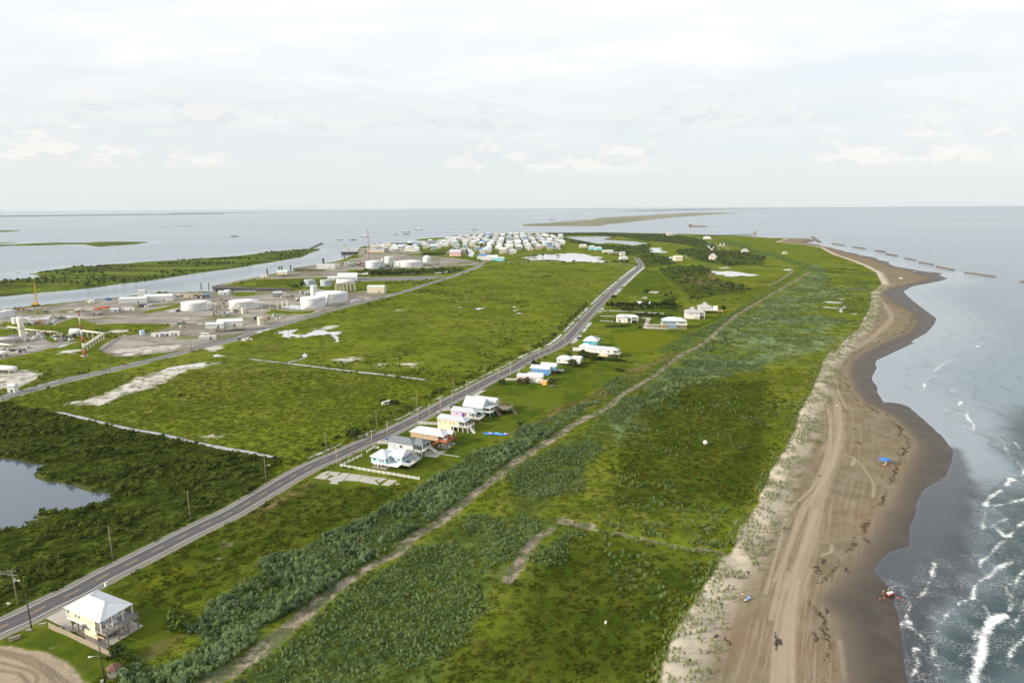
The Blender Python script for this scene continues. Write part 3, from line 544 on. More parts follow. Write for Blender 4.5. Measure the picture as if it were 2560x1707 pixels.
# ------------------------------------------------------------------ water
FOAM = [('d: 2352,560 2280,640 2230,760 2200,850', .8), ('d: 2352,860 2290,980 2230,1100', .6), ('8: 2352,1050 2300,1000 2250,930', .7), ('8: 2352,1290 2300,1240', .9), ('d: 2352,120 2260,190 2200,260', .8), ('d: 2352,1180 2250,1260 2180,1400', .6), ('d: 1980,40 1940,240', .5), ('d: 2180,100 2050,155 2100,200 2160,265', 1.2), ('d: 2165,290 2090,350 2050,400 2000,450 1940,490 1930,540 1985,620 1890,700 1860,830', 1.0), ('d: 2220,495 2130,530 2070,570 2000,635', 1.7),
        ('d: 1860,830 1740,860 1720,890 1640,945 1600,1000 1560,1060 1530,1160 1525,1240 1490,1300 1490,1380 1545,1490 1510,1568', .45), ('d: 2215,690 2170,730 2180,800', .9), ('d: 2230,880 2190,950', 1.4), ('d: 1970,890 2000,960 2025,1030', .7),
        ('d: 2150,980 2030,1030 1985,1110 1950,1230 1930,1330 1900,1430 1860,1600', 2.6), ('d: 1900,1300 1870,1190 1900,1140 1960,1070', .4), ('d: 1850,1450 1720,1360 1830,1310', .3),
        ('d: 1100,730 1180,700 1240,790 1330,820 1400,780 1450,700 1480,620 1510,500', .8), ('d: 1270,840 1280,900 1240,1000 1180,1080 1120,1170', .6), ('d: 1250,1020 1270,1040', 1.4), ('d: 1270,1080 1380,1160 1420,1220', .45), ('d: 1350,1280 1310,1310 1350,1390 1340,1450 1290,1530', .9),
        ('8: 2100,880 2160,950 2180,1010 2240,1090 2352,1180', .9), ('8: 1830,660 1825,710 1880,780 1880,840', 1.5), ('8: 1520,285 1590,225 1680,185 1760,165', 1.2), ('8: 1430,450 1440,380', 1.2), ('8: 1440,360 1540,325', .8), ('8: 1780,560 1740,595', 2.0), ('8: 1660,470 1710,452', 1.3),
        ('8: 1500,540 1525,505', 1.0), ('8: 2180,1340 2210,1270 2250,1290', 2.2), ('8: 1985,1520 2010,1460 2070,1420 2130,1380', 1.6), ('8: 2352,1460 2200,1500 2080,1520', 1.5), ('8: 1400,300 1380,285', .9), ('4: 1950,1410 1955,1440 1890,1480', 1.2), ('4: 1980,1370 2080,1335', 1.0), ('8: 1645,620 1640,650', .7), ('8: 1890,90 1950,20', .9), ('8: 2340,1180 2352,1240', 2)]
d_foam = np.full(len(pts), -40.0)
for sp, hw in FOAM: hw = min(hw, 2.0) if hw > 2.4 else hw*.8; d_foam = np.maximum(d_foam, .62*hw-line_dist(smooth_line(ln(sp, 0)), pts, 40.0))
SWASH = ln('d: 1340,60 1300,200 1290,345 1090,400 955,560 1110,730 1185,1000 1215,1300 1250,1600 1500,1600 1520,1200 1560,1060 1640,945 1860,830 1890,700 1985,620 1930,540 1940,240 1980,40 | 8: 2000,1400 1800,1150 1700,1010', 0)
d_swash = poly_sdf(SWASH, pts, 60.0); d_swash = d_swash+7*np.clip((d_coast+9)/9, 0, 1)*(d_swash > -12)
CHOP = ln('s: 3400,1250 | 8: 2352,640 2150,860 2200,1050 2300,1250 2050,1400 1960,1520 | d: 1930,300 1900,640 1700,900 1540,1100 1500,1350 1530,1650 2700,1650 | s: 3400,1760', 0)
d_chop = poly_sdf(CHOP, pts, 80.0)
def water_material(name, deep, calm, shore=True, ripple=1.0):
    m = bpy.data.materials.new(name); m.use_nodes = True; N = NT(m.node_tree)
    pos = N.n('ShaderNodeNewGeometry').outputs['Position']
    cd = N.n('ShaderNodeCameraData').outputs['View Distance'] if False else None
    rp = N.n('ShaderNodeMapping', {'Vector': pos, 'Rotation': (0, 0, math.radians(28)), 'Scale': (1, 1, 1)}).outputs[0]
    w1 = N.noise(N.sc(rp, .22, 1.0, 1), 0.42, 4, 0.62, dist=0.5)
    w2 = N.noise(N.sc(pos, .6, 1.0, 1), 1.3, 3, 0.6)
    w3 = N.noise(N.sc(pos, .35, 1.0, 1), 0.045, 3, 0.5)
    h = N.m('ADD', N.m('MULTIPLY', w1, 1.15), N.m('ADD', N.m('MULTIPLY', w2, 0.5), N.m('MULTIPLY', w3, 1.2)))
    patch = N.noise(N.sc(pos, .14, 1.0, 1), 0.0035, 4, 0.6)
    rough = N.ramp(patch, 0.38, 0.62, calm, calm+0.10)
    col = N.mix(N.ramp(patch, 0.35, 0.65), deep, tuple(c*1.25 for c in deep))
    strength = ripple
    if shore:
        co = N.attr('coast')
        warp = N.m('ADD', co, N.m('MULTIPLY', N.m('SUBTRACT', N.noise(pos, 0.022, 3, 0.55), 0.5), 60.0))
        ph = N.m('MULTIPLY', warp, 1/17.0)
        fr = N.m('FRACT', N.m('ADD', ph, 400.0))
        ridge = N.m('MULTIPLY', N.m('POWER', fr, 6.0), N.m('SUBTRACT', 1.0, N.ramp(fr, 0.94, 1.0)))
        zone = N.m('MULTIPLY', N.ramp(co, -170.0, -60.0), N.ramp(co, -4.0, -14.0))
        zone = N.m('MULTIPLY', zone, N.ramp(N.noise(pos, 0.018, 2, .5), 0.34, 0.50))
        ridge_h = N.m('MULTIPLY', ridge, zone)
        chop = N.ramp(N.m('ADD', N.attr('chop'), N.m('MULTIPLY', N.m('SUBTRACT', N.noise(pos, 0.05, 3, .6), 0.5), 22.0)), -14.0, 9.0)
        col = N.mix(N.m('MULTIPLY', chop, 0.92), col, (0.016, 0.034, 0.038))  # dark base colour stands in for the weak sky reflection here
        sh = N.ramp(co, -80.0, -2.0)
        col = N.mix(N.m('MULTIPLY', N.m('MULTIPLY', sh, 0.6), N.m('SUBTRACT', 1.0, chop)), col, (0.215, 0.25, 0.275))  # sky reflection on the shallows painted in as a paler base colour
        sw = N.ramp(N.m('ADD', N.attr('swash'), N.m('MULTIPLY', N.m('SUBTRACT', N.noise(pos, 0.09, 3, .6), 0.5), 9.0)), -4.0, 6.0)
        far_calm = N.ramp(co, -70.0, -15.0, 1.0, 0.30)
        strength = N.m('MULTIPLY', N.m('MULTIPLY', far_calm, ripple), N.m('SUBTRACT', 1.0, N.m('MULTIPLY', sw, 0.75)))
        col = N.mix(N.m('MULTIPLY', sw, 0.9), col, (0.026, 0.029, 0.036))
        fn = N.m('ADD', N.m('MULTIPLY', N.m('SUBTRACT', N.noise(pos, 0.55, 5, 0.7), 0.5), 3.0), N.m('MULTIPLY', N.m('SUBTRACT', N.noise(pos, 2.2, 3, 0.7), 0.5), 2.2))
        brk = N.m('MULTIPLY', N.m('SUBTRACT', N.noise(pos, 0.11, 3, 0.6), 0.52), 3.4)
        foam = N.ramp(N.m('ADD', N.m('ADD', N.attr('foam'), fn), brk), -0.3, 1.0)
        lace = N.n('ShaderNodeTexVoronoi', {'Vector': N.sc(pos, 1, 1, 0), 'Scale': 0.8}, feature='DISTANCE_TO_EDGE').outputs['Distance']
        trail = N.m('MULTIPLY', N.ramp(lace, 0.10, 0.02), N.m('MULTIPLY', N.ramp(N.attr('foam'), -9.0, -1.0), N.ramp(N.noise(pos, 0.15, 3, .6), 0.45, 0.6)))
        foam = N.m('MAXIMUM', foam, N.m('MULTIPLY', trail, 0.20))
        lip = N.m('MULTIPLY', N.ramp(N.m('ABSOLUTE', N.m('ADD', co, N.m('ADD', 0.5, N.m('MULTIPLY', fn, 0.35)))), 0.4, 0.05), 0.14)
        foam = N.m('MAXIMUM', foam, N.m('MULTIPLY', lip, N.m('SUBTRACT', 1.0, N.m('MULTIPLY', sw, 0.8))))
        h = N.m('MULTIPLY', h, N.m('ADD', 1.0, N.m('MULTIPLY', chop, 0.7)))
        col = N.mix(foam, col, (0.62, 0.64, 0.64))
        rough = N.m('ADD', rough, N.m('MULTIPLY', foam, 0.5))
        h = N.m('ADD', h, N.m('MULTIPLY', foam, 0.5))
        strength = N.m('MULTIPLY', strength, N.m('SUBTRACT', 1.0, N.m('MULTIPLY', chop, 0.18)))
    bp = N.n('ShaderNodeBump', {'Strength': strength, 'Distance': 0.8, 'Height': h})
    if shore:
        b2 = N.n('ShaderNodeBump', {'Strength': 0.9, 'Distance': 1.2, 'Height': ridge_h}); N.link(b2.outputs[0], bp.inputs['Normal'])
    bs = N.n('ShaderNodeBsdfPrincipled', {'Base Color': col, 'Roughness': rough, 'IOR': N.m('SUBTRACT', 1.45, N.m('ADD', N.m('MULTIPLY', chop, 0.16), N.m('MULTIPLY', sw, 0.10))) if shore else 1.5, 'Specular IOR Level': 0.5, 'Normal': bp.outputs[0]})
    o = N.n('ShaderNodeOutputMaterial'); N.link(bs.outputs[0], o.inputs[0])
    return m
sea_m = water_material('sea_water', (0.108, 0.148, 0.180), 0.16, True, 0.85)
pond_m = water_material('pond_water', (0.058, 0.078, 0.105), 0.04, False, 0.10)
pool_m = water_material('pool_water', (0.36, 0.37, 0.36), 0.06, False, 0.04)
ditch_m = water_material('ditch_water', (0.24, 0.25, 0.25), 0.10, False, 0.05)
wet_face = face_mean(d_coast) < 30
hw_ = np.zeros(len(pts))
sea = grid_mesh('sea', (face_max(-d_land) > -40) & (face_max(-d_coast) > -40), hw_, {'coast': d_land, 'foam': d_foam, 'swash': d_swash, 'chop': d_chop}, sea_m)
for p in DEEP:
    a = np.array(p); c = a.mean(0); size = np.ptp(a, axis=0).max()
    grow = 1+2.2/max(size, 6)+.08*(c[1] > 900)
    water_poly('pond', [tuple(q) for q in c+(a-c)*grow], 0.35, pond_m)
def ragged(p, n=5, amp=.10):
    a = np.array(p); s_ = min(np.ptp(a[:,0]), np.ptp(a[:,1])); out = []
    for u, v in zip(a, np.roll(a, -1, 0)):
        d = v-u; m_ = np.array([-d[1], d[0]])/(np.hypot(*d)+1e-6)
        for k in range(n): out.append(tuple(u+d*k/n+m_*rng.uniform(-1, 1)*amp*s_*(k > 0)))
    return out
for p in POOLS: water_poly('pool', ragged(p), 1.25, pool_m)
def strip(name, line, hw, z, m, kind='structure', parent=None, taper=None):
    l = np.asarray(line, float); d = np.gradient(l, axis=0); d /= np.linalg.norm(d, axis=1)[:,None]; n = np.stack([-d[:,1], d[:,0]], 1)
    h = np.asarray(hw if np.ndim(hw) else [hw]*len(l))[:,None]
    L, R = l+n*h, l-n*h; k = len(l)
    me = bpy.data.meshes.new(name)
    zz = np.asarray(z if np.ndim(z) else [z]*k)
    me.from_pydata([(*p, q) for p, q in zip(L, zz)]+[(*p, q) for p, q in zip(R, zz)], [], [(i+k, i+1+k, i+1, i) for i in range(k-1)]); me.update()
    return link_mesh(name, me, m, parent, kind)
for l, hw in DITCH:
    q = np.array(l); q = np.vstack([q[i]+(q[i+1]-q[i])*np.linspace(0, 1, 12, endpoint=False)[:,None] for i in range(len(q)-1)]+[q[-1:]])
    strip('ditch_water', q, hw*(.7+.7*vnoise(q, 11, 6)), 1.25, ditch_m)
for p in SANDPOOLS:
    g_ = max(ground_at(x, y) for x, y in p); water_poly('pool', ragged(p), g_+.06, pool_m)
for p in FARLINE:      # low land on the skyline
    a_ = sum(x0*y1-x1*y0 for (x0, y0), (x1, y1) in zip(p, p[1:]+p[:1])); MB().prism(p if a_ > 0 else p[::-1], -.5, 7).build('far_island', mat('far_scrub', (.07,.09,.05), .9), kind='structure')
for x0, x1, y in ((-60, 560, 531.0), (430, 640, 526.4), (2180, 2420, 524.4)):
    q0, q1 = P(x0, y, 0), P(x1, y-2.2 if x0 < 0 else y, 0); MB().prism([q0, q1, (q1[0]*1.03, q1[1]*1.03), (q0[0]*1.03, q0[1]*1.03)], -.5, 14).build('far_coast', mat('far_scrub', (.07,.09,.05), .9), kind='structure')
# ================================================================== ROADS
asphalt = mat('worn_asphalt', (0.076, 0.073, 0.076), 0.85, 0.16, 0.25)
asphalt2 = mat('pale_asphalt', (0.125, 0.12, 0.115), 0.85, 0.14, 0.2)
shell = mat('crushed_shell', (0.165, 0.155, 0.13), 0.95, 0.25, 0.5)
line_white = mat('road_paint_white', (0.62, 0.62, 0.60), 0.6, 0.2, 0.8)
line_yellow = mat('road_paint_yellow', (0.58, 0.36, 0.07), 0.6, 0.2, 0.8)
concrete = mat('weathered_concrete', (0.33, 0.305, 0.265), 0.9, 0.16, 0.35)
concrete_pale = mat('pale_concrete', (0.32, 0.305, 0.275), 0.9, 0.2, 0.35)
def resample(line, step):
    l = np.asarray(line, float); s = np.r_[0, np.cumsum(np.linalg.norm(np.diff(l, axis=0), axis=1))]
    t = np.arange(0, s[-1], step); return np.stack([np.interp(t, s, l[:,0]), np.interp(t, s, l[:,1])], 1)
def offset(line, o):
    l = np.asarray(line, float); d = np.gradient(l, axis=0); d /= np.linalg.norm(d, axis=1)[:,None]
    return l+np.stack([-d[:,1], d[:,0]], 1)*(o if np.ndim(o) == 0 else np.asarray(o)[:,None])
R1 = resample(ROAD, 3.0); R2 = resample(ROAD2, 5.0)
main_road = strip('main_road', R1, 4.1, 1.235, asphalt)
strip('road_shoulder', offset(R1, -5.0), 1.15, 1.225, shell, parent=main_road, kind=None)
strip('road_shoulder', offset(R1, 4.9), 0.9, 1.225, shell, parent=main_road, kind=None)
strip('edge_line', offset(R1, 3.35), 0.11, 1.245, line_white, parent=main_road, kind=None)
strip('edge_line', offset(R1, -3.35), 0.11, 1.245, line_white, parent=main_road, kind=None)
def dashes(name, line, hw, on, off, z, m, parent, wob=0.0):
    l = resample(line, 1.0); d = np.gradient(l, axis=0); d /= np.linalg.norm(d, axis=1)[:,None]; n = np.stack([-d[:,1], d[:,0]], 1)
    b = MB(); i = 0
    while i+on < len(l):
        j = i+on
        b.add([(*(l[i]+n[i]*hw), z), (*(l[j]+n[j]*hw), z), (*(l[j]-n[j]*hw), z), (*(l[i]-n[i]*hw), z)], [(3,2,1,0)]); i = j+off
    return b.build(name, m, parent)
dashes('centre_line', R1, 0.085, 4, 5, 1.246, line_yellow, main_road)
for k, o_ in ((1, 1.75), (2, -1.75)):                       # darker tyre-worn lanes
    strip('wheel_track', offset(R1, o_), 0.55, 1.239, mat('tyre_worn_asphalt', (0.060, 0.058, 0.063), 0.8, 0.15, 0.2), parent=main_road, kind=None)
side_road = strip('side_road', R2, 3.2, 1.235, asphalt2)
strip('road_shoulder', offset(R2, 4.6), 1.2, 1.23, shell, parent=side_road, kind=None)
for l_, w_ in (('2: 2080,660 1900,640 1650,610 1400,600 1200,602 1000,620', 3.0), ('2: 1740,575 1770,550 1795,530', 4.0), ('2: 2352,650 2100,635', 3.0), ('3: 1190,690 1000,672 700,652 400,648 0,632 -200,640', 3.0), ('2: 1650,660 1690,650 1600,690', 3.0)):
    strip('side_street', smooth_line(ln(l_)), w_, 1.236, asphalt2)
puddle = mat('pale_concrete_swale', (0.47, 0.49, 0.49), 0.35, 0.1, 0.3)
def along(line, i0, i1): return line[i0:i1]
def near_idx(line, x, y): return int(np.argmin(((np.asarray(line)-np.array([x, y]))**2).sum(1)))
# pale wet swales on both verges, broken where drives cross
off_l = offset(R1, 8.6); off_r = offset(R1, -8.2)
def swale(line, c0, p0, c1, p1, hw):
    a, b = near_idx(line, *at(c0, *p0)), near_idx(line, *at(c1, *p1)); a, b = min(a, b), max(a, b)
    if b-a < 2: return
    L_ = line[a:b+1]; w = hw*(0.55+0.9*vnoise(L_, 9, 3)); w[0] = w[-1] = .15
    strip('swale_water', L_, w, 1.245, ditch_m)
for c0, p0, c1, p1, hw in (('6',(390,1140),'6',(470,1095),.7), ('6',(520,1068),'6',(830,930),.7), ('6',(940,880),'6',(1130,780),.9), ('6',(1170,750),'6',(1600,570),.8), ('6',(1650,525),'6',(1800,480),.6), ('6',(1830,445),'6',(1960,385),.7), ('6',(1960,380),'3',(90,1540),.9), ('3',(90,1535),'3',(290,1440),1.3), ('3',(320,1430),'3',(490,1310),1.3),
                       ('3',(510,1285),'3',(750,1070),1.5), ('3',(775,1045),'3',(905,925),1.6), ('3',(900,930),'3',(1150,695),1.7)): swale(off_l, c0, p0, c1, p1, hw)
for c0, p0, c1, p1, hw in (('6',(1990,470),'6',(2090,420),1.0), ('3',(540,1395),'3',(610,1320),1.8), ('3',(630,1300),'3',(740,1200),1.6), ('3',(790,1120),'3',(860,1070),1.5), ('3',(950,970),'3',(1040,895),2.2), ('3',(1050,880),'3',(1220,700),1.7), ('6',(1380,780),'6',(1450,745),.6), ('6',(1290,810),'6',(1350,800),.6)): swale(off_r, c0, p0, c1, p1, hw)
o2 = offset(R2, -5.2)
for a, b in ((0, .03), (.032, .16), (.17, .44), (.445, .70), (.705, .86)):
    L_ = o2[int(a*len(o2)):int(b*len(o2))]; strip('swale_water', L_, .35+.65*vnoise(L_, 40, 8), 1.245, ditch_m)
strip('drainage_ditch', offset(R2, 7.4)[:int(.5*len(R2))], 1.1, 1.25, mat('dark_ditch_bank', (.030,.032,.020), .9, .3, .4))
o3 = offset(R2, 5.6)
for a, b in ((.04, .16), (.2, .33), (.36, .5)):
    L_ = o3[int(a*len(o3)):int(b*len(o3))]; strip('swale_water', L_, .3+.9*vnoise(L_, 30, 4), 1.245, ditch_m)
# drives, slabs and garden paths
def slab(name, spec, z, m, parent=None, kind='structure', label=None, cat=None, group=None, dz=0.12):
    p = ln(spec) if isinstance(spec, str) else spec
    a = sum(x0*y1-x1*y0 for (x0, y0), (x1, y1) in zip(p, p[1:]+p[:1]))
    if a < 0: p = p[::-1]
    b = MB().prism(p, z-dz-0.3, z); o = b.build(name, m, parent)
    if kind: o['kind'] = kind
    return setp(o, label, cat, group)
CROPS.update({'r1': (900, 1060, 9.046), 'r2': (1060, 980, 9.046), 'q1': (1270, 830, 7.587), 'q2': (1500, 740, 6.918), 'i1': (440, 720, 4.704), 'i2': (640, 620, 5.88), 'l': (0, 700, 5.8725), 't1': (880, 580, 4.3556)})
for sp in ('r: 940,425 1190,440 1190,472 960,462', 'r: 1240,290 1330,255 1340,300 1250,310', 'r: 1580,140 1690,75 1740,70 1640,135', 'q1: -60,870 165,880 165,915 -60,915', 'q1: 1130,240 1400,250 1400,275 1200,270', 'r: 470,660 600,640 600,690 480,690'):
    slab('driveway', sp, 1.26, concrete if 'q1: 11' not in sp else shell)
for sp in ('q2: 60,262 380,272 700,292 1110,318 1110,330 700,306 380,284 60,274', 'q2: 0,352 250,358 250,370 0,364', 'q2: 0,436 240,448 240,462 0,448', 'q2: 640,388 880,400 900,408 640,400'):
    slab('driveway', sp, 1.26, concrete_pale)
slab('driveway', 'q2: 810,395 890,400 835,505 1090,512 1090,538 820,532 805,548 1190,572 1190,600 740,578', 1.27, concrete_pale)
slab('driveway', 'r1: 1230,650 1560,600 1940,590 1690,745 1580,730 1300,690', 1.26, concrete)
slab('garden_path', 'r1: 1810,655 2225,715 2215,730 1800,670', 1.265, concrete_pale)
# the broken concrete pad by the road: every panel its own slab
pad_root = empty('concrete_pad', (*at('6', 900, 1220), GZ), 0, 'abandoned cracked concrete pad of loose panels south of the white rail fence', 'concrete pad')
px0, py0 = at('6', 900, 1220)
for sp in ('6: 520,1215 570,1183 668,1192 625,1228', '6: 572,1180 640,1150 690,1157 620,1186', '6: 650,1186 690,1158 770,1166 722,1196', '6: 590,1255 672,1226 790,1240 740,1274', '6: 635,1228 735,1190 830,1200 795,1238',
           '6: 740,1194 790,1168 855,1176 832,1198', '6: 800,1238 860,1178 965,1190 925,1248', '6: 930,1246 970,1192 1075,1235 1120,1285 1040,1270', '6: 985,1192 1055,1208 1140,1216 1090,1236', '6: 1100,1236 1150,1216 1195,1226 1120,1262', '6: 1140,1284 1210,1232 1290,1244 1210,1292', '6: 1265,1280 1285,1268 1315,1272 1305,1284'):
    z = 1.29+random.uniform(-.03, .05)
    o = slab('concrete_panel', [(x-px0, y-py0) for x, y in ln(sp)], z-GZ, concrete_pale, pad_root, None)
keep_off = []          # footprints (x, y, radius) that stay clear of plants
# ================================================================== HOUSES
metal_white = mat('white_metal_roof', (0.50, 0.525, 0.55), 0.45, 0.09, 0.5, streak=True)
metal_grey = mat('grey_metal_roof', (0.40, 0.43, 0.47), 0.5, 0.08, 0.5, streak=True)
shingle_grey = mat('grey_shingle_roof', (0.155, 0.175, 0.19), 0.9, 0.16, 0.7)
shingle_light = mat('light_shingle_roof', (0.34, 0.345, 0.345), 0.9, 0.10, 0.7)
paint = lambda n, c: mat(n, c, 0.7, 0.07, 0.4)
cream = paint('cream_siding', (0.70, 0.625, 0.46)); white_s = paint('white_siding', (0.62, 0.615, 0.59)); tan_s = paint('tan_siding', (0.44, 0.31, 0.19))
ltblue = paint('light_blue_siding', (0.36, 0.53, 0.60)); lilac = paint('lilac_siding', (0.58, 0.44, 0.62)); turq = paint('turquoise_siding', (0.06, 0.36, 0.44))
slate = paint('slate_blue_siding', (0.17, 0.24, 0.29)); royal = paint('royal_blue_siding', (0.08, 0.24, 0.56)); teal = paint('teal_siding', (0.10, 0.36, 0.44)); aqua = paint('aqua_siding', (0.25, 0.60, 0.66))
trim = paint('white_trim', (0.78, 0.78, 0.76)); yellow = paint('yellow_trim', (0.62, 0.52, 0.08)); coral = paint('coral_shutter', (0.78, 0.33, 0.22)); navy = paint('navy_door', (0.05, 0.07, 0.22))
pinkp = paint('pink_siding', (0.66, 0.42, 0.38)); beige = paint('beige_siding', (0.56, 0.51, 0.40)); bluemetal = mat('blue_metal_roof', (0.06, 0.16, 0.42), 0.5, 0.06, 0.5)
timber = mat('weathered_timber', (0.22, 0.19, 0.155), 0.85, 0.2, 0.8, streak=True); timber_dk = mat('dark_creosoted_timber', (0.055, 0.042, 0.034), 0.85, 0.2, 0.8, streak=True)
timber_new = mat('new_pine_timber', (0.50, 0.34, 0.17), 0.8, 0.12, 0.8); timber_red = mat('red_stained_deck', (0.34, 0.115, 0.06), 0.8, 0.14, 0.8); deck_grey = mat('grey_deck_boards', (0.26, 0.25, 0.24), 0.85, 0.15, 0.8)
glass = mat('dark_window_glass', (0.025, 0.032, 0.038), 0.08, 0.05, 0.5, spec=0.6); steel = mat('galvanised_steel', (0.42, 0.43, 0.44), 0.45, 0.1, 0.5, metal=0.6)
black_p = mat('black_plastic', (0.02, 0.02, 0.022), 0.5); plastic_w = mat('white_plastic', (0.62, 0.62, 0.61), 0.4, 0.05); blue_p = mat('blue_plastic', (0.03, 0.16, 0.50), 0.4, 0.06); red_p = mat('red_plastic', (0.50, 0.03, 0.02), 0.4, 0.06)
SHARED = {}
def shared(key, make):
    if key not in SHARED: SHARED[key] = make()
    return SHARED[key]
def child(name, me, parent, loc=(0,0,0), rz=0.0, scale=None):
    o = bpy.data.objects.new(name, me); COL.objects.link(o); o.parent = parent; o.location = loc; o.rotation_euler = (0, 0, rz)
    if scale: o.scale = scale
    return o
def house_root(name, A, ang, label, cat='house', eave=0.0, group=None):
    x, y = at(*A, eave+GZ); o = empty(name, (x, y), math.radians(ang), label, cat, group); keep_off.append((x, y, 4)); return o
def world_of(root, x, y):
    a = root.rotation_euler.z; return (root.location.x+x*math.cos(a)-y*math.sin(a), root.location.y+x*math.sin(a)+y*math.cos(a))
def walls(root, x0, x1, y0, y1, z0, z1, m, name='wall'):
    cx, cy = (x0+x1)/2, (y0+y1)/2; keep_off.append((*world_of(root, cx, cy), max(x1-x0, y1-y0)*.55+1.2))
    b = MB().box(x0, x1, y0, y1, z0, z1)
    for z in (z0+.04, z1-.16): b.box(x0-.05, x1+.05, y0-.05, y1+.05, z, z+.14)      # base board and frieze stand proud
    for x in (x0, x1):
        for y in (y0, y1): b.box(x-.07, x+.07, y-.07, y+.07, z0+.2, z1-.2)
    return b.build(name, m, root)
def roof(root, x0, x1, y0, y1, ze, rise, m, hip0=None, hip1=None, axis='x', th=.16, name='roof'):
    """hipped where a hip length is given, gabled where it is 0"""
    if axis == 'y':
        T = lambda p: (p[1], p[0], p[2]); a0, a1, b0, b1 = y0, y1, x0, x1
    else:
        T = lambda p: p; a0, a1, b0, b1 = x0, x1, y0, y1
    h0 = (b1-b0)/2 if hip0 is None else hip0; h1 = (b1-b0)/2 if hip1 is None else hip1; bm_ = (b0+b1)/2
    if a0+h0 > a1-h1: h0 = h1 = (a1-a0)/2-.01
    v = [(a0,b0,ze),(a1,b0,ze),(a1,b1,ze),(a0,b1,ze),(a0,b0,ze+th),(a1,b0,ze+th),(a1,b1,ze+th),(a0,b1,ze+th),(a0+h0,bm_,ze+th+rise),(a1-h1,bm_,ze+th+rise)]
    f = [(3,2,1,0),(0,1,5,4),(1,2,6,5),(2,3,7,6),(3,0,4,7),(4,5,9,8),(6,7,8,9),(5,6,9),(7,4,8)]
    if axis == 'y': f = [t[::-1] for t in f]
    r = MB().add([T(p) for p in v], f).build(name, m, root)
    c = MB()
    pr = [T(p) for p in v]
    up = Vector((0, 0, .03))
    for i, j in ((8,9),(4,8),(7,8),(5,9),(6,9)): c.bar(Vector(pr[i])+up, Vector(pr[j])+up, .22, .05)
    c.build('ridge_cap', m, r)
    return r
def window(root, face, u, z, w=.9, h=1.2, fm=None, at_=0.0, parent=None):
    """face 'y-' looks to the near side, 'x+' to the beach end, 'x-' to the road end, 'y+' to the far side"""
    fm = fm or trim
    me = shared(('win', w, h, fm.name), lambda: MB().box(-w/2-.1, -w/2, -.05, .06, -h/2, h/2).box(w/2, w/2+.1, -.05, .06, -h/2, h/2).box(-w/2-.1, w/2+.1, -.05, .06, h/2, h/2+.1).box(-w/2-.12, w/2+.12, -.05, .1, -h/2-.1, -h/2).box(-.03, .03, -.04, .04, -h/2, h/2).mesh('window_frame', fm))
    pm = shared(('pane', w, h), lambda: MB().box(-w/2, w/2, -.05, .02, -h/2, h/2).mesh('window_pane', glass))
    rot = {'y-': PI, 'y+': 0, 'x+': -PI/2, 'x-': PI/2}[face]
    loc = (u, at_, z) if face[0] == 'y' else (at_, u, z)
    o = child('window', me, root, loc, rot); child('pane', pm, o); return o
def door(root, face, u, z0, at_, m, w=1.0, h=2.0):
    me = shared(('door', w, h, m.name), lambda: MB().box(-w/2, w/2, -.05, .05, 0, h).box(w/2, w/2+.09, -.05, .07, 0, h).box(-w/2-.09, -w/2, -.05, .07, 0, h).mesh('door', m))
    rot = {'y-': PI, 'y+': 0, 'x+': -PI/2, 'x-': PI/2}[face]
    loc = (u, at_, z0) if face[0] == 'y' else (at_, u, z0)
    return child('door', me, root, loc, rot)
def posts(root, pts_, z1, m, r=.14, z0=-.3, name='stilt'):
    me = shared(('post', round(z1-z0, 2), r, m.name), lambda: MB().box(-r, r, -r, r, 0, z1-z0).mesh('stilt', m))
    for x, y in pts_: child(name, me, root, (x, y, z0))
def grid(x0, x1, nx, y0, y1, ny): return [(x, y) for x in np.linspace(x0, x1, nx) for y in np.linspace(y0, y1, ny)]
def deck(root, x0, x1, y0, y1, z, m, name='deck'):
    b = MB(); n = max(2, int((y1-y0)/.6))
    for i in range(n):
        a = y0+(y1-y0)*i/n; b.box(x0, x1, a+.01, a+(y1-y0)/n-.01, z-.06, z)
    b.box(x0, x1, y0, y0+.1, z-.3, z-.07).box(x0, x1, y1-.1, y1, z-.3, z-.07).box(x0, x0+.1, y0+.1, y1-.1, z-.3, z-.07).box(x1-.1, x1, y0+.1, y1-.1, z-.3, z-.07)
    keep_off.append((*world_of(root, (x0+x1)/2, (y0+y1)/2), max(x1-x0, y1-y0)*.55+.8))
    return b.build(name, m, root)
def railing(root, path, z, m, h=1.0, step=1.7, solid=False, name='railing'):
    b = MB()
    for (xa, ya), (xb, yb) in zip(path[:-1], path[1:]):
        L = math.hypot(xb-xa, yb-ya); n = max(1, round(L/step))
        b.bar((xa, ya, z+h), (xb, yb, z+h), .12, .09); b.bar((xa, ya, z+.14), (xb, yb, z+.14), .07, .07)
        for i in range(n+1):
            t = i/n; b.bar((xa+(xb-xa)*t, ya+(yb-ya)*t, z), (xa+(xb-xa)*t, ya+(yb-ya)*t, z+h+.06), .13)
        k = int(L/.22)
        if solid: b.bar((xa, ya, z+.5), (xb, yb, z+.5), .05, .72)
        else:
            for i in range(k):
                t = (i+.5)/k; x, y = xa+(xb-xa)*t, ya+(yb-ya)*t; b.bar((x, y, z+.14), (x, y, z+h), .055)
    return b.build(name, m, root)
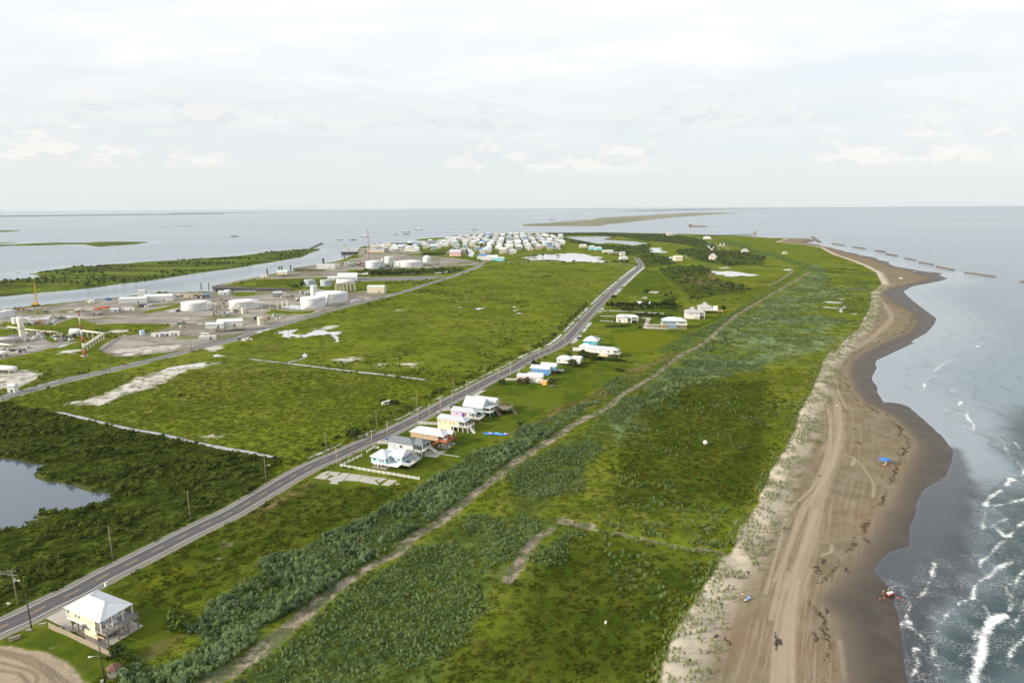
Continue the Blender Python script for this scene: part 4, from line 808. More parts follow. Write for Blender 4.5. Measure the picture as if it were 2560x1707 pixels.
def stairs(root, top, foot, w, m, name='stairs'):
    b = MB(); t, f = Vector(top), Vector(foot); d = f-t; n = max(3, int(abs(d.z)/.2)); s = Vector((-d.y, d.x, 0)).normalized()*(w/2)
    for k in (-1, 1): b.bar(t+s*k, f+s*k, .08, .28); b.bar(t+s*k+Vector((0,0,.95)), f+s*k+Vector((0,0,.95)), .08, .08)
    for i in range(n):
        p = t+d*((i+.5)/n); b.bar(p-s, p+s, .28, .05)
    for q in (0, .33, .66, 1):
        for k in (-1, 1): p = t+d*q+s*k; b.bar(p, p+Vector((0,0,1.0)), .09)
    return b.build(name, m, root)
def floor_slab(root, x0, x1, y0, y1, z0, m, z1=None, name='floor'):
    return MB().box(x0, x1, y0, y1, z0, z1 if z1 is not None else z0+.3).build(name, m, root)
def ground_slab(root, x0, x1, y0, y1, m=None):
    keep_off.append((*world_of(root, (x0+x1)/2, (y0+y1)/2), max(x1-x0, y1-y0)*.55)); return MB().box(x0, x1, y0, y1, -.25, .09).build('slab', m or concrete, root)

# ---- the cream house by the bottom-left corner
h = house_root('stilt_house', ('h', 890, 405), -25.1, 'cream stilt house with white hip roof beside the road, nearest to the camera', eave=6.4); E = 6.35; F = 3.35
ground_slab(h, -.2, 17.2, -.5, 9.6)
roof(h, 0, 15.2, 0, 8.9, E, 2.1, metal_white, 4.4, 4.4)
walls(h, 1.7, 12.2, .55, 8.3, F, E-.02, cream); walls(h, 7.0, 12.1, .6, 4.4, .1, F-.25, cream, 'storeroom_wall')
floor_slab(h, .3, 12.4, .4, 8.5, F-.24, trim)
deck(h, 12.4, 17.0, .2, 8.9, F, deck_grey); deck(h, .2, 1.65, .5, 8.4, F, deck_grey, 'porch')
posts(h, [(.35, .55), (.35, 4.4), (.35, 8.3)], E, trim, .09, F-.05, 'porch_post'); posts(h, [(14.9, .3), (14.9, 3.2), (14.9, 6), (14.9, 8.6)], E, trim, .10, F-.05, 'porch_post')
posts(h, grid(1.2, 6.4, 3, .9, 8.2, 3)+grid(12.8, 16.7, 2, .5, 8.6, 4), F-.3, timber, .15)
railing(h, [(12.5, .3), (16.9, .3), (16.9, 8.8), (12.5, 8.8)], F, timber, 1.0); railing(h, [(.3, .55), (1.6, .55)], F, trim); railing(h, [(.3, .6), (.3, 8.3)], F, trim)
for x in (4.2, 5.6): window(h, 'y-', x, 5.0, .7, 1.0, at_=.55)
for y in (2.0, 4.6, 7.0): window(h, 'x+', y, 4.8, 1.0, 1.3, at_=12.2)
door(h, 'x+', 3.3, F, 12.2, trim); door(h, 'x+', 5.8, F, 12.2, trim)
MB().box(7.2, 8.5, -.8, .45, 2.9, 3.0).bar((7.3, -.7, 2.95), (7.3, .4, 2.2), .08).bar((8.4, -.7, 2.95), (8.4, .4, 2.2), .08).build('side_platform', timber, h)
ac = MB().box(7.4, 8.3, -.65, .2, 3.0, 3.85); ac.lathe([(.3, 3.85), (.3, 3.9), (0, 3.9)], 12, (7.85, -.22)); ac.build('air_conditioner', mat('grey_metal_case', (.25,.26,.27), .5), h)
stairs(h, (16.2, 3.0, F), (13.0, 3.0+.01, .2), 1.1, timber)
for y in (2.2, 3.8): MB().box(13.4, 14.1, y, y+1.3, F, F+.42).box(13.2, 13.5, y, y+1.3, F+.42, F+.8).build('deck_chair', plastic_w, h)
MB().bar((13.0, -.35, 2.5), (16.8, -.35, 2.75), .22, .25).build('brace_board', timber_new, h)
for x, y in ((14.6, 5.2), (14.6, 6.4)):
    t = empty('storage_bin', (*world_of(h, x, y), GZ+.09), math.radians(-25), 'pale square storage bin standing under the cream house deck, '+('front of the pair' if y < 6 else 'back of the pair'), 'bin', 'bins under the cream house')
    MB().box(-.45, .45, -.45, .45, 0, 1.3).build('bin_body', beige, t); MB().box(-.5, .5, -.5, .5, 1.3, 1.4).build('lid', plastic_w, t)
# ---- picket fence beside it
fa, fb, fc = at('h', 680, 700), at('h', 1420, 1050), at('h', 1590, 1150)
def picket_fence(name, pts_, hgt_, m, label):
    root = empty(name, (*pts_[0], GZ), 0, label, 'fence'); ox, oy = pts_[0]; pk = MB()
    pm = shared(('fpost', hgt_), lambda: MB().box(-.06, .06, -.06, .06, -.2, hgt_+.05).mesh('fence_post', m))
    for (xa, ya), (xb, yb) in zip(pts_[:-1], pts_[1:]):
        L = math.hypot(xb-xa, yb-ya); n = int(L/2.4)+1; ux, uy = (xb-xa)/L, (yb-ya)/L
        for i in range(n+1):
            child('post', pm, root, (xa-ox+(xb-xa)*i/n-uy*.1, ya-oy+(yb-ya)*i/n+ux*.1, 0), math.atan2(uy, ux))
        for z in (.4, hgt_-.35): MB().bar((xa-ox-uy*.05, ya-oy+ux*.05, z), (xb-ox-uy*.05, yb-oy+ux*.05, z), .05, .1).build('rail', m, root)
        k = int(L/.17)
        for i in range(k):
            s = (i+.5)*L/k; x, y = xa-ox+ux*s, ya-oy+uy*s; hh = hgt_*random.uniform(.94, 1.04)
            pk.bar((x-ux*.065, y-uy*.065, hh/2), (x+ux*.065, y+uy*.065, hh/2), .025, hh)
    o = pk.build('pickets', m, root); o['kind'] = 'stuff'
picket_fence('picket_fence', [fa, fb, fc], 1.8, mat('silvered_fence_boards', (0.34, 0.29, 0.22), .9, .25, .9), 'weathered board fence between the cream house and the sandy lot')
slab('garden_path', 'h: 800,720 870,680 882,690 815,732', 1.26, concrete_pale)
slab('driveway', 'h: 640,555 900,425 1060,520 1000,745', 1.27, concrete)

# ---- first row: seven houses on the lawn between road and bank
AN = -24
h = house_root('stilt_house', ('r1', 185, 700), AN, 'light blue stilt house with white roof and wide white railed deck', eave=4.9); E = 4.9; F = 2.2
ground_slab(h, .5, 8.2, .3, 7.5)
walls(h, .5, 8.0, .6, 8.6, F, E-.02, ltblue); roof(h, 0, 8.5, 0, 9.2, E, 1.7, metal_white, 4.0, 4.0)
walls(h, 8.03, 14.0, 3.9, 11.6, F, E+.4, ltblue, 'wing_wall'); roof(h, 6.6, 14.6, 3.3, 12.2, E+.42, 1.8, metal_white, 3.6, 0.9, name='wing_roof')
walls(h, 2.0, 6.6, 8.65, 14.0, F, E-.4, white_s, 'rear_wall'); roof(h, 1.5, 7.2, 8.2, 14.6, E-.38, .5, metal_white, 2.2, 2.2, name='rear_roof')
floor_slab(h, .4, 14.0, .5, 11.6, F-.24, trim)
deck(h, 14.05, 18.2, 3.4, 12.0, F, deck_grey); railing(h, [(14.1, 3.5), (18.1, 3.5), (18.1, 11.9), (14.1, 11.9)], F, trim, 1.0, 1.5)
posts(h, grid(.9, 7.8, 3, 1, 8.2, 3)+grid(9, 17.8, 4, 4.2, 11.6, 3), F-.25, timber_dk, .14)
window(h, 'y-', 2.3, 3.9, 1.0, .55, black_p, .6)
for x in (5.2, 6.6): window(h, 'y-', x, 3.6, .8, 1.2, at_=.6)
window(h, 'x+', 1.6, 3.6, .9, 1.2, at_=8.0); door(h, 'x+', 3.1, F, 8.0, trim)
for x in (9.6, 12.4): window(h, 'y-', x, 3.8, .9, 1.3, at_=3.9)
for y in np.linspace(4.8, 10.8, 6): window(h, 'x+', float(y), 3.9, .8, 1.4, at_=14.0)
for x, y, r_ in ((15.5, 6.5, .3), (16.0, 8.6, 1.2)): MB().box(x-.4, x+.4, y-.4, y+.4, F, F+.45).box(x-.4, x-.25, y-.4, y+.4, F+.45, F+.95).build('deck_chair', blue_p if y < 7 else plastic_w, h)
def car(root_xy, rz, m, label, L=4.5, kind='car', group=None, z=GZ):
    t = empty('parked_car' if kind == 'car' else 'pickup_truck', (*root_xy, z), rz, label, 'car' if kind == 'car' else 'truck', group)
    b = MB(); W2 = .9
    prof = [(-L/2, .35), (-L/2, .85), (-L*.42, .95), (-L*.30, 1.45), (L*.08, 1.45), (L*.24, .95), (L*.46, .85), (L/2, .7), (L/2, .35)] if kind == 'car' else [(-L/2, .45), (-L/2, 1.0), (-L*.08, 1.0), (-L*.06, 1.7), (L*.14, 1.7), (L*.24, 1.1), (L*.47, 1.0), (L/2, .85), (L/2, .45)]
    n = len(prof); vs = [(x, -W2, z_) for x, z_ in prof]+[(x, W2, z_) for x, z_ in prof]
    b.add(vs, [tuple(range(n)), tuple(range(2*n-1, n-1, -1))]+[(k, n+k, n+(k+1) % n, (k+1) % n) for k in range(n)]).build('body', m, t)
    wb = shared('wheel', lambda: MB().lathe([(0, -.11), (.3, -.11), (.33, 0), (.3, .11), (0, .11)], 12).mesh('wheel', black_p))
    for x in (-L*.31, L*.31):
        for y in (-W2+.05, W2-.05):
            w = child('wheel', wb, t, (x, y, .33)); w.rotation_euler = (PI/2, 0, 0)
    g = MB()
    if kind == 'car': g.box(-L*.27, L*.07, -W2-.01, W2+.01, 1.0, 1.35)
    else: g.box(-L*.03, L*.12, -W2-.01, W2+.01, 1.15, 1.6)
    g.build('windows', glass, t); return t
a24 = math.radians(AN)
car(world_of(h, 2.5, 3.0), a24, plastic_w, 'white car parked in the shade beneath the light blue house, left of two', z=GZ+.09)
car(world_of(h, 6.6, 3.4), a24, mat('silver_car_paint', (.42,.44,.46), .3), 'silver car parked beneath the light blue house, right of two', z=GZ+.09)

h = house_root('stilt_house', ('r1', 580, 370), AN, 'long white stilt house with dark grey shingle roof and a grey railed porch', eave=5.6); E = 5.6; F = 2.75
walls(h, .5, 13.6, .5, 7.6, F, E-.02, white_s); roof(h, 0, 14.0, 0, 8.2, E, 1.7, shingle_grey, .6, 4.0)
roof(h, 12.9, 18.3, 1.6, 8.4, E-.05, 1.75, shingle_grey, .01, 2.9, name='porch_roof')
walls(h, 9.5, 14.6, .7, 5.2, 0, F-.3, white_s, 'storeroom_wall'); floor_slab(h, .4, 13.7, .4, 7.7, F-.26, trim)
MB().box(.44, .5, .6, 7.5, F+.1, E-.3).build('end_panel', mat('orange_brown_board', (.42,.17,.07), .8), h)
deck(h, 13.65, 18.0, .8, 8.4, F, deck_grey); railing(h, [(13.7, .9), (17.9, .9), (17.9, 8.3)], F, trim, 1.0, 1.6)
posts(h, [(14.0, 1.0), (17.9, 1.8), (17.9, 5.0), (17.9, 8.2)], E-.1, trim, .09, F, 'porch_post'); posts(h, grid(1, 8.8, 4, .9, 7.2, 3)+grid(15.0, 17.8, 2, 1.0, 8.2, 3), F-.3, trim, .12)
stairs(h, (17.2, 8.5, F), (20.6, 9.4, .1), 1.2, trim)
for x, w, hh in ((1.5, .6, 1.0), (3.7, .6, 1.0), (7.4, 1.5, 1.1), (12.0, .5, .5)): window(h, 'y-', x, 4.3, w, hh, at_=.5)
for x in (10.8, 12.6): window(h, 'y-', x, 1.3, .9, .6, at_=.7)
for y in (2.2, 4.4, 6.4): window(h, 'x+', y, 4.1, 1.0, 1.4, at_=13.6)

h = house_root('stilt_house', ('r1', 1085, 150), AN, 'tan stilt house with long white metal roof and red stained deck', eave=5.6); E = 5.6; F = 3.1
walls(h, .6, 15.6, .6, 7.4, F, E-.02, tan_s); roof(h, 0, 18.9, 0, 8.0, E, 2.0, metal_white, 4.0, 4.4); floor_slab(h, .5, 15.7, .5, 7.5, F-.28, timber)
roof(h, 17.2, 20.6, 4.6, 8.8, E-.02, 1.1, metal_white, .01, .01, name='porch_gable')
ground_slab(h, 14.5, 20.8, .2, 8.6); deck(h, 15.65, 20.8, .2, 9.0, F, timber_red); railing(h, [(16.8, .3), (20.7, .3), (20.7, 8.9)], F, timber_red, 1.0, 1.6, True)
posts(h, grid(1.2, 14.6, 5, 1, 7, 3), F-.3, timber_dk, .14); posts(h, grid(17.0, 20.4, 2, .6, 8.6, 3), F-.3, timber_dk, .14); posts(h, [(18.6, .4), (20.4, 5), (20.4, 8.6)], E, trim, .09, F, 'porch_post')
stairs(h, (16.2, -.1, F), (12.4, -1.7, .1), 1.2, timber_red)
for x, w in ((7.6, .7), (9.8, .8), (14.2, .7)): window(h, 'y-', x, 4.5, w, .9, at_=.6)
for y in (2.2, 4.2, 6.2): window(h, 'x+', y, 4.4, 1.2, 1.8, at_=15.6)
for y in (2.6, 3.9): MB().lathe([(.5, F), (.42, F+.5), (.25, F+1.1), (0, F+1.5)], 8, (18.4, y)).build('covered_chair', plastic_w, h)

h = house_root('stilt_house', ('r2', 260, 580), AN, 'pale yellow house with grey metal roof, coral shutters and white porch', eave=5.4); E = 5.4; F = 2.6
walls(h, .5, 12.4, .5, 6.8, F, E-.02, cream); walls(h, .5, 8.2, .52, 6.7, 0, F-.01, cream, 'lower_wall'); roof(h, 0, 16.6, 0, 7.3, E, 1.45, metal_grey, .5, 3.6)
floor_slab(h, 8.3, 12.5, .4, 6.9, F-.25, trim); deck(h, 12.45, 18.0, .2, 7.4, F, deck_grey); railing(h, [(12.5, .3), (17.9, .3), (17.9, 7.3)], F, trim, .95, 1.6)
posts(h, [(12.9, .4), (16.2, .4), (16.2, 3.6), (16.2, 6.9)], E, trim, .09, F, 'porch_post'); posts(h, grid(9.5, 17.6, 4, .6, 7.0, 3), F-.25, trim, .13)
stairs(h, (17.95, 1.8, F), (21.2, 1.2, .1), 1.2, trim)
window(h, 'y-', 1.8, 4.2, .8, .9, at_=.5); window(h, 'y-', 9.4, 4.0, .6, .9, at_=.5)
for x in (4.9, 7.8, 9.9): MB().box(x-.45, x+.45, .42, .5, 3.3, 4.7).build('shutter', coral, h)
for y in (2, 4.5): window(h, 'x+', y, 4.1, 1.1, 1.5, at_=12.4)

h = house_root('stilt_house', ('r2', 570, 410), AN+3, 'lilac stilt house with grey metal roof and a dark blue door', eave=5.2); E = 5.2; F = 2.4
walls(h, .4, 9.4, .5, 6.6, F, E-.02, lilac); walls(h, 9.42, 12.4, .5, 6.6, F, E-.02, white_s, 'end_wall'); roof(h, 0, 14.8, 0, 7.1, E, 1.5, metal_grey, .4, 3.4); floor_slab(h, .3, 12.5, .4, 6.7, F-.25, trim)
deck(h, 12.45, 17.2, 0, 7.2, F, deck_grey); railing(h, [(12.5, .1), (17.1, .1), (17.1, 7.1)], F, trim, .95, 1.6); posts(h, [(14.5, .3), (14.5, 6.8), (17.1, 3.6)], E, trim, .09, F, 'porch_post')
posts(h, grid(1, 16.8, 5, .9, 6.4, 3), F-.25, timber, .13); door(h, 'y-', 7.4, F, .5, navy, 1.1, 2.3)
window(h, 'y-', 3.6, 4.0, .9, .8, at_=.5); window(h, 'y-', 8.6, 4.0, .7, 1.2, coral, .5); window(h, 'x+', 2, 4.0, 1.2, 1.5, at_=12.4); window(h, 'y-', 11.6, 4.0, 1.0, 1.4, at_=.5)

h = house_root('gabled_house', ('r2', 870, 300), AN-3, 'tall blue house with steep grey gable roof and teal beach front', eave=4.2); E = 4.4; F = 2.3
walls(h, .3, 11.6, .2, 8.2, F, E-.02, ltblue); roof(h, -.3, 12.2, -.4, 8.8, E-.2, 4.6, metal_grey, .01, .01)
g = MB().add([(12.0, .2, F), (12.0, 8.2, F), (12.0, 8.2, E), (12.0, 4.2, E+3.95), (12.0, .2, E), (11.62, .2, F), (11.62, 8.2, F), (11.62, 8.2, E), (11.62, 4.2, E+3.95), (11.62, .2, E)], [(0,1,2,3,4), (9,8,7,6,5), (0,5,6,1), (1,6,7,2), (2,7,8,3), (3,8,9,4), (4,9,5,0)]).build('front_wall', teal, h)
for y, z, w, hh in ((4.2, 6.2, 1.6, 1.8), (2.6, 5.6, .7, 1.2), (5.8, 5.6, .7, 1.2), (2.0, 3.6, 1.0, 1.3), (6.2, 3.6, 1.0, 1.3)): window(h, 'x+', y, z, w, hh, at_=12.0)
for i, x in enumerate((1.2, 3.0, 5.2, 7.2, 9.2, 10.8)): window(h, 'y-', x, 3.5, .7, .9, at_=.2)
deck(h, 12.05, 16.8, .2, 8.4, F, deck_grey); railing(h, [(12.1, .3), (16.7, .3), (16.7, 8.3)], F, trim, .95, 1.6)
MB().box(12.06, 16.9, .1, 8.4, 4.75, 4.95).build('porch_roof', metal_grey, h); posts(h, [(16.6, .3), (16.6, 4.2), (16.6, 8.2)], 4.75, trim, .11, F, 'porch_post')
posts(h, grid(1, 16.4, 5, .6, 8.0, 3), F-.02, aqua, .16); floor_slab(h, .2, 12.0, .1, 8.3, F-.25, trim); stairs(h, (16.8, 6.0, F), (20.6, 4.8, .1), 1.2, timber)

h = house_root('stilt_house', ('r2', 1215, 105), AN, 'white roofed house with yellow trim and cluttered timber deck behind the tall blue house', eave=6.0); E = 6.0; F = 3.0
wx0 = -1.0
walls(h, .5, 12.4, -6.0, .5, F, E-.02, white_s); roof(h, 0, 13.4, -6.6, 1.2, E, 1.6, metal_white, .01, .01); MB().box(12.42, 12.6, -6.2, .8, E-.9, E-.1).build('gable_trim', yellow, h)
deck(h, 12.7, 21.0, -6.2, 1.0, F, timber); railing(h, [(12.8, -6.1), (20.9, -6.1), (20.9, .9)], F, timber, 1.0, 1.6); posts(h, grid(1, 20.6, 6, -5.8, .6, 3), F-.3, timber_dk, .15); stairs(h, (21.0, -2, F), (24.8, -3.2, .1), 1.4, timber)
posts(h, [(15.5, -6.0), (15.5, .8), (19.5, -6.0), (19.5, .8)], E-.2, timber, .1, F, 'pergola_post')
for x in (14.2, 16.0, 17.8): MB().box(x-.4, x+.4, -4.6, -3.8, F, F+.5).box(x-.4, x-.28, -4.6, -3.8, F+.5, F+1).build('deck_chair', plastic_w if x < 17 else timber_new, h)

# ---- second row, before the bend
h = house_root('low_house', ('q1', 150, 830), -14, 'long low white house with two white roofs beside the orange shed', eave=3.4); E = 3.4
walls(h, .3, 9.0, .3, 6.5, 0, E-.02, white_s); roof(h, 0, 9.2, 0, 7.0, E, .9, metal_white, .5, .01)
walls(h, 7.6, 17.0, -1.8, 6.2, 0, E+.4, white_s, 'main_wall'); roof(h, 7.2, 17.8, -2.3, 6.8, E+.42, 1.7, metal_white, .01, .4, name='main_roof')
gb = MB().add([(7.55, -1.8, E+.4), (7.55, 6.2, E+.4), (7.55, 2.2, E+1.9)], [(0,1,2), (2,1,0)]).build('gable', white_s, h)
for x in (10.4, 13.0): window(h, 'y-', x, 2.3, .7, .9, at_=-1.8)
for y in (-.5, 2.0, 4.4): window(h, 'x+', y, 2.2, 1.1, 1.4, at_=17.0)
deck(h, 17.05, 20.2, -1.6, 6.0, .55, deck_grey); railing(h, [(17.1, -1.5), (20.1, -1.5), (20.1, 5.9)], .55, trim, .95, 1.5)
h = house_root('blue_house', ('q1', 410, 690), AN+4, 'royal blue house with white gable roof behind the long low white house', eave=4.2); E = 4.3; F = .4
walls(h, .4, 13.0, .4, 6.6, F, E-.02, royal); roof(h, 0, 13.6, 0, 7.0, E, 1.7, metal_white, .01, .01); MB().add([(13.05, .4, E), (13.05, 6.6, E), (13.05, 3.5, E+1.5)], [(0,1,2), (2,1,0)]).build('gable', royal, h)
for x in (2, 4, 8): window(h, 'y-', x, 2.6, .9, 1.5, at_=.4)
MB().box(13.02, 13.1, 1.8, 5.2, .5, 3.4).build('garage_door', trim, h)
h = house_root('stilt_house', ('q1', 600, 640), AN+4, 'aqua house with white hip roof and a grey table deck, behind the royal blue house', eave=4.6); E = 4.6; F = 2.0
walls(h, .5, 10.6, .4, 6.6, F, E-.02, aqua); roof(h, 0, 11.4, 0, 7.0, E, 1.6, metal_white, .4, .4); floor_slab(h, .4, 10.7, .3, 6.7, F-.25, trim); posts(h, grid(1, 10, 4, .9, 6.2, 3), F-.25, timber, .13)
window(h, 'x+', 2.0, 3.4, 1.0, 1.3, at_=10.6); door(h, 'x+', 4.2, F, 10.6, navy); deck(h, 10.65, 16.0, .5, 5.5, F, deck_grey); posts(h, grid(11.2, 15.6, 2, .9, 5.1, 2), F-.25, timber, .1)
h = house_root('stilt_house', ('q1', 910, 510), -21, 'white stilt house with two hip roofs behind a large round bush', eave=5.0); E = 5.0; F = 2.3
walls(h, .4, 10.2, .4, 8.0, F, E-.02, white_s); roof(h, 0, 10.6, 0, 8.6, E, 1.7, metal_white, 4, 3.4); walls(h, 10.22, 16.4, 4.2, 10.6, F, E-.05, white_s, 'wing_wall'); roof(h, 8.6, 17.0, 3.6, 11.2, E-.03, 1.4, metal_white, 2.6, .5, name='wing_roof')
floor_slab(h, .3, 16.4, .3, 8.0, F-.25, trim); posts(h, grid(1, 9.8, 4, .8, 7.6, 3)+grid(11, 16, 3, 4.5, 10, 3), F-.25, timber, .13)
for x in (2.2, 7.0): window(h, 'y-', x, 3.8, .9, 1.2, at_=.4)
window(h, 'y-', 9.2, 3.7, 1.2, 1.0, at_=.4); door(h, 'y-', 13.0, F, 4.2, royal)
for y in (5.4, 7.4, 9.4): window(h, 'x+', y, 3.8, 1.5, 1.3, at_=16.4)
h = house_root('stilt_house', ('q1', 1495, 320), AN, 'long white raised house with pale grey roof and zigzag beach stairs', eave=5.3); E = 5.3; F = 2.7
walls(h, .4, 20.4, .4, 6.8, F, E-.02, white_s); roof(h, 0, 24, 0, 7.3, E, 1.7, metal_grey, .6, 3.7); walls(h, -7.0, 1.2, 3.0, 11.0, F-.4, E+.3, white_s, 'rear_wall'); roof(h, -7.6, 2.0, 2.4, 11.6, E+.32, 1.8, metal_white, 3.6, 3.6, name='rear_roof')
walls(h, 9.5, 16.0, .8, 6.0, 0, F-.3, beige, 'lower_wall'); floor_slab(h, .3, 20.5, .3, 6.9, F-.28, trim); deck(h, 20.45, 25.0, -.2, 7.2, F, timber); railing(h, [(20.5, -.1), (24.9, -.1), (24.9, 7.1)], F, trim, 1.0, 1.7)
posts(h, grid(1, 8.6, 4, .8, 6.4, 3)+grid(17.5, 24.6, 3, .2, 6.8, 3), F-.3, timber, .13); posts(h, [(23.6, .3), (23.6, 3.6), (23.6, 6.9)], E, trim, .09, F, 'porch_post'); stairs(h, (20.8, -.5, F), (15.8, -.7, .1), 1.3, timber)
for x, w in ((4.0, .6), (6.4, .6), (10.2, .6), (16.8, 2.0)): window(h, 'y-', x, 4.0, w, 1.1, at_=.4)
for y in (2, 4.6): window(h, 'x+', y, 3.9, 1.2, 1.5, at_=20.4)
h = house_root('turquoise_house', ('q1', 1415, 180), -18, 'turquoise house with white pyramid roof behind the long white raised house', eave=5.3); E = 5.3
walls(h, .7, 11.4, .7, 13.0, 2.4, E-.02, turq); roof(h, 0, 12.1, 0, 14.0, E, 3.2, metal_white, 5.9, 5.9, 'x'); posts(h, grid(1, 11, 4, 1, 12.6, 4), 2.4, trim, .14)
for x in (8.6, 9.8): window(h, 'y-', x, 4.5, .8, .6, at_=.7)
for y in (3.0, 7, 10.6): window(h, 'x+', y, 4.2, 1.1, 1.3, at_=11.4)
# ---- third group, beyond the drives
h = house_root('lodge_house', ('q2', 275, 375), -14, 'white two storey lodge with timber gable porch among palms', eave=5.4); E = 5.4
walls(h, .5, 15.5, .5, 8.6, 0, E-.02, white_s); roof(h, 0, 21.5, 0, 9.2, E, 1.9, metal_white, 4, 3.5); walls(h, 6.6, 11.4, -1.6, .48, 0, E-.6, white_s, 'porch_wall'); roof(h, 6.0, 12.0, -2.4, 5.0, E-.5, 2.1, metal_white, .01, .01, 'y', name='porch_roof')
MB().bar((6.6, -2.3, E-.35), (9.0, -2.3, E+1.35), .3).bar((9.0, -2.3, E+1.35), (11.4, -2.3, E-.35), .3).build('timber_gable', timber_new, h)
deck(h, 15.6, 21.4, .4, 8.8, 2.7, deck_grey); railing(h, [(15.7, .5), (21.3, .5), (21.3, 8.7)], 2.7, trim, 1.0, 1.7); posts(h, [(21.2, .6), (21.2, 4.6), (21.2, 8.6)], E, trim, .12, 0, 'porch_post')
for x in (2.5, 4.6, 13.4): window(h, 'y-', x, 4.0, 1.0, 1.3, at_=.5)
door(h, 'y-', 9.0, .1, -1.6, timber_new, 1.2, 2.2)
h = house_root('stilt_house', ('q2', 1080, 455), -8, 'slate blue stilt house with broad white roof at the end of pale drives', eave=6.9); E = 6.9; F = 3.9
walls(h, .4, 15.4, .6, 11.5, F, E-.02, slate); roof(h, 0, 17.4, 0, 12.2, E, 3.0, metal_white, 5.8, 4.6); roof(h, 14.5, 22.2, .4, 12.0, E-.02, 2.6, metal_white, .01, 5.2, name='porch_roof'); walls(h, 5.4, 13.4, .4, 8.0, 0, F-.35, slate, 'garage_wall')
floor_slab(h, -.2, 22.0, .1, 12.0, F-.32, trim); deck(h, 15.45, 22.4, -.6, 12.2, F+.02, trim); railing(h, [(15.5, -.5), (22.3, -.5), (22.3, 12.1)], F, trim, 1.0, 1.7); posts(h, [(21.8, .6), (21.8, 4.2), (21.8, 8), (21.8, 11.6), (16, .2)], E, trim, .12, F, 'porch_post')
posts(h, grid(.4, 4.6, 3, .6, 11, 3)+grid(14.4, 21.8, 4, .2, 11.6, 3), F-.3, timber_new, .16); ground_slab(h, 4.6, 22.5, -.8, 12, concrete_pale)
fr = MB()
for x in (15.0, 17.6): fr.bar((x, -.7, .1), (x+2.4, -.7, F-.4), .2); fr.bar((x+2.4, -.7, .1), (x, -.7, F-.4), .2)
fr.build('stair_frame', timber_new, h)
for x, m_ in ((2.6, yellow), (6.0, trim)): window(h, 'y-', x, 5.4, .9, 1.3, m_, .6)
door(h, 'y-', 13.6, F, .6, trim)
for y in (2.5, 5.5, 8.5): window(h, 'x+', y, 5.4, 1.4, 1.5, at_=15.4)
for A_, lab, ang in ((('q2', 1475, 310), 'white two storey cupola house with grey roof, nearer one behind the slate blue house', -10), (('q2', 1690, 225), 'white cupola house with grey roof and white roof terrace, the farther one', -14)):
    h = house_root('cupola_house', A_, ang, lab, eave=6.4, group='white cupola houses'); E = 6.4; far_ = 'farther' in lab
    walls(h, .6, 14.5, .6, 12.4, 3.3 if far_ else 0, E-.02, white_s); roof(h, 0, 15.2, 0, 13.0, E, 2.8, shingle_light, 5.4, 5.4, 'x')
    walls(h, 6.0, 9.4, 4.6, 8.4, E+1.9, E+3.7, white_s, 'cupola'); roof(h, 5.3, 10.1, 3.9, 9.1, E+3.72, 1.3, shingle_light, 2.3, 2.3, name='cupola_roof')
    if not far_:
        walls(h, 14.52, 19.4, 1.6, 10.6, 3.3, E-.02, white_s, 'sun_room'); roof(h, 13.2, 20.0, 1.0, 11.2, E-.01, 2.2, shingle_light, .01, 4.2, name='sun_room_roof'); posts(h, grid(15.5, 19.2, 2, 1.8, 10.4, 4), 3.25, trim, .14)
        for y in (3.0, 5.4, 7.8): window(h, 'x+', y, 4.9, 1.7, 1.6, at_=19.4)
        for x in (15.6, 17.8): window(h, 'y-', x, 4.9, 1.5, 1.7, at_=1.6)
        for x in (10.0, 11.6, 13.2): window(h, 'y-', x, 1.5, 1.0, 1.3, at_=.6)
        MB().box(15, 19.2, 2.2, 2.3, .1, 3.2).box(19.1, 19.2, 2.4, 10.2, .1, 3.2).build('screen', mat('dark_screen', (.06,.065,.07), .6), h)
    else:
        walls(h, 14.52, 20.5, 1.0, 9.0, 3.3, E-.6, white_s, 'terrace_wall'); MB().box(16, 20.3, 3.5, 3.8, E-.58, E+1.6).box(20.0, 20.3, 3.9, 9.0, E-.58, E+1.6).build('terrace_screen', trim, h); posts(h, grid(1, 20, 6, 1.2, 11.5, 3), 3.25, timber_dk, .15)
        window(h, 'y-', 17.6, E+.4, .9, .8, at_=3.5)
        deck(h, 20.55, 26, 1, 8, 3.2, timber_new); posts(h, grid(21, 25.6, 2, 1.4, 7.6, 2), 2.9, timber_new, .14)
    for x in (4.6, 6.2, 7.8, 10.6, 12.2): window(h, 'y-', x, 4.8, .9, 1.3, at_=.6)
h = house_root('white_roof_house', ('q2', 630, 145), -20, 'low house with broad white roof and pale blue end wall behind the dark hedge trees', eave=3.6); E = 3.6
walls(h, .6, 14, .6, 11.6, 0, E-.02, ltblue); roof(h, 0, 15, 0, 12.4, E, 1.4, metal_white, .01, .01)
for y in (3, 6, 9): window(h, 'x+', y, 2.0, 1.2, 1.2, at_=14.0)
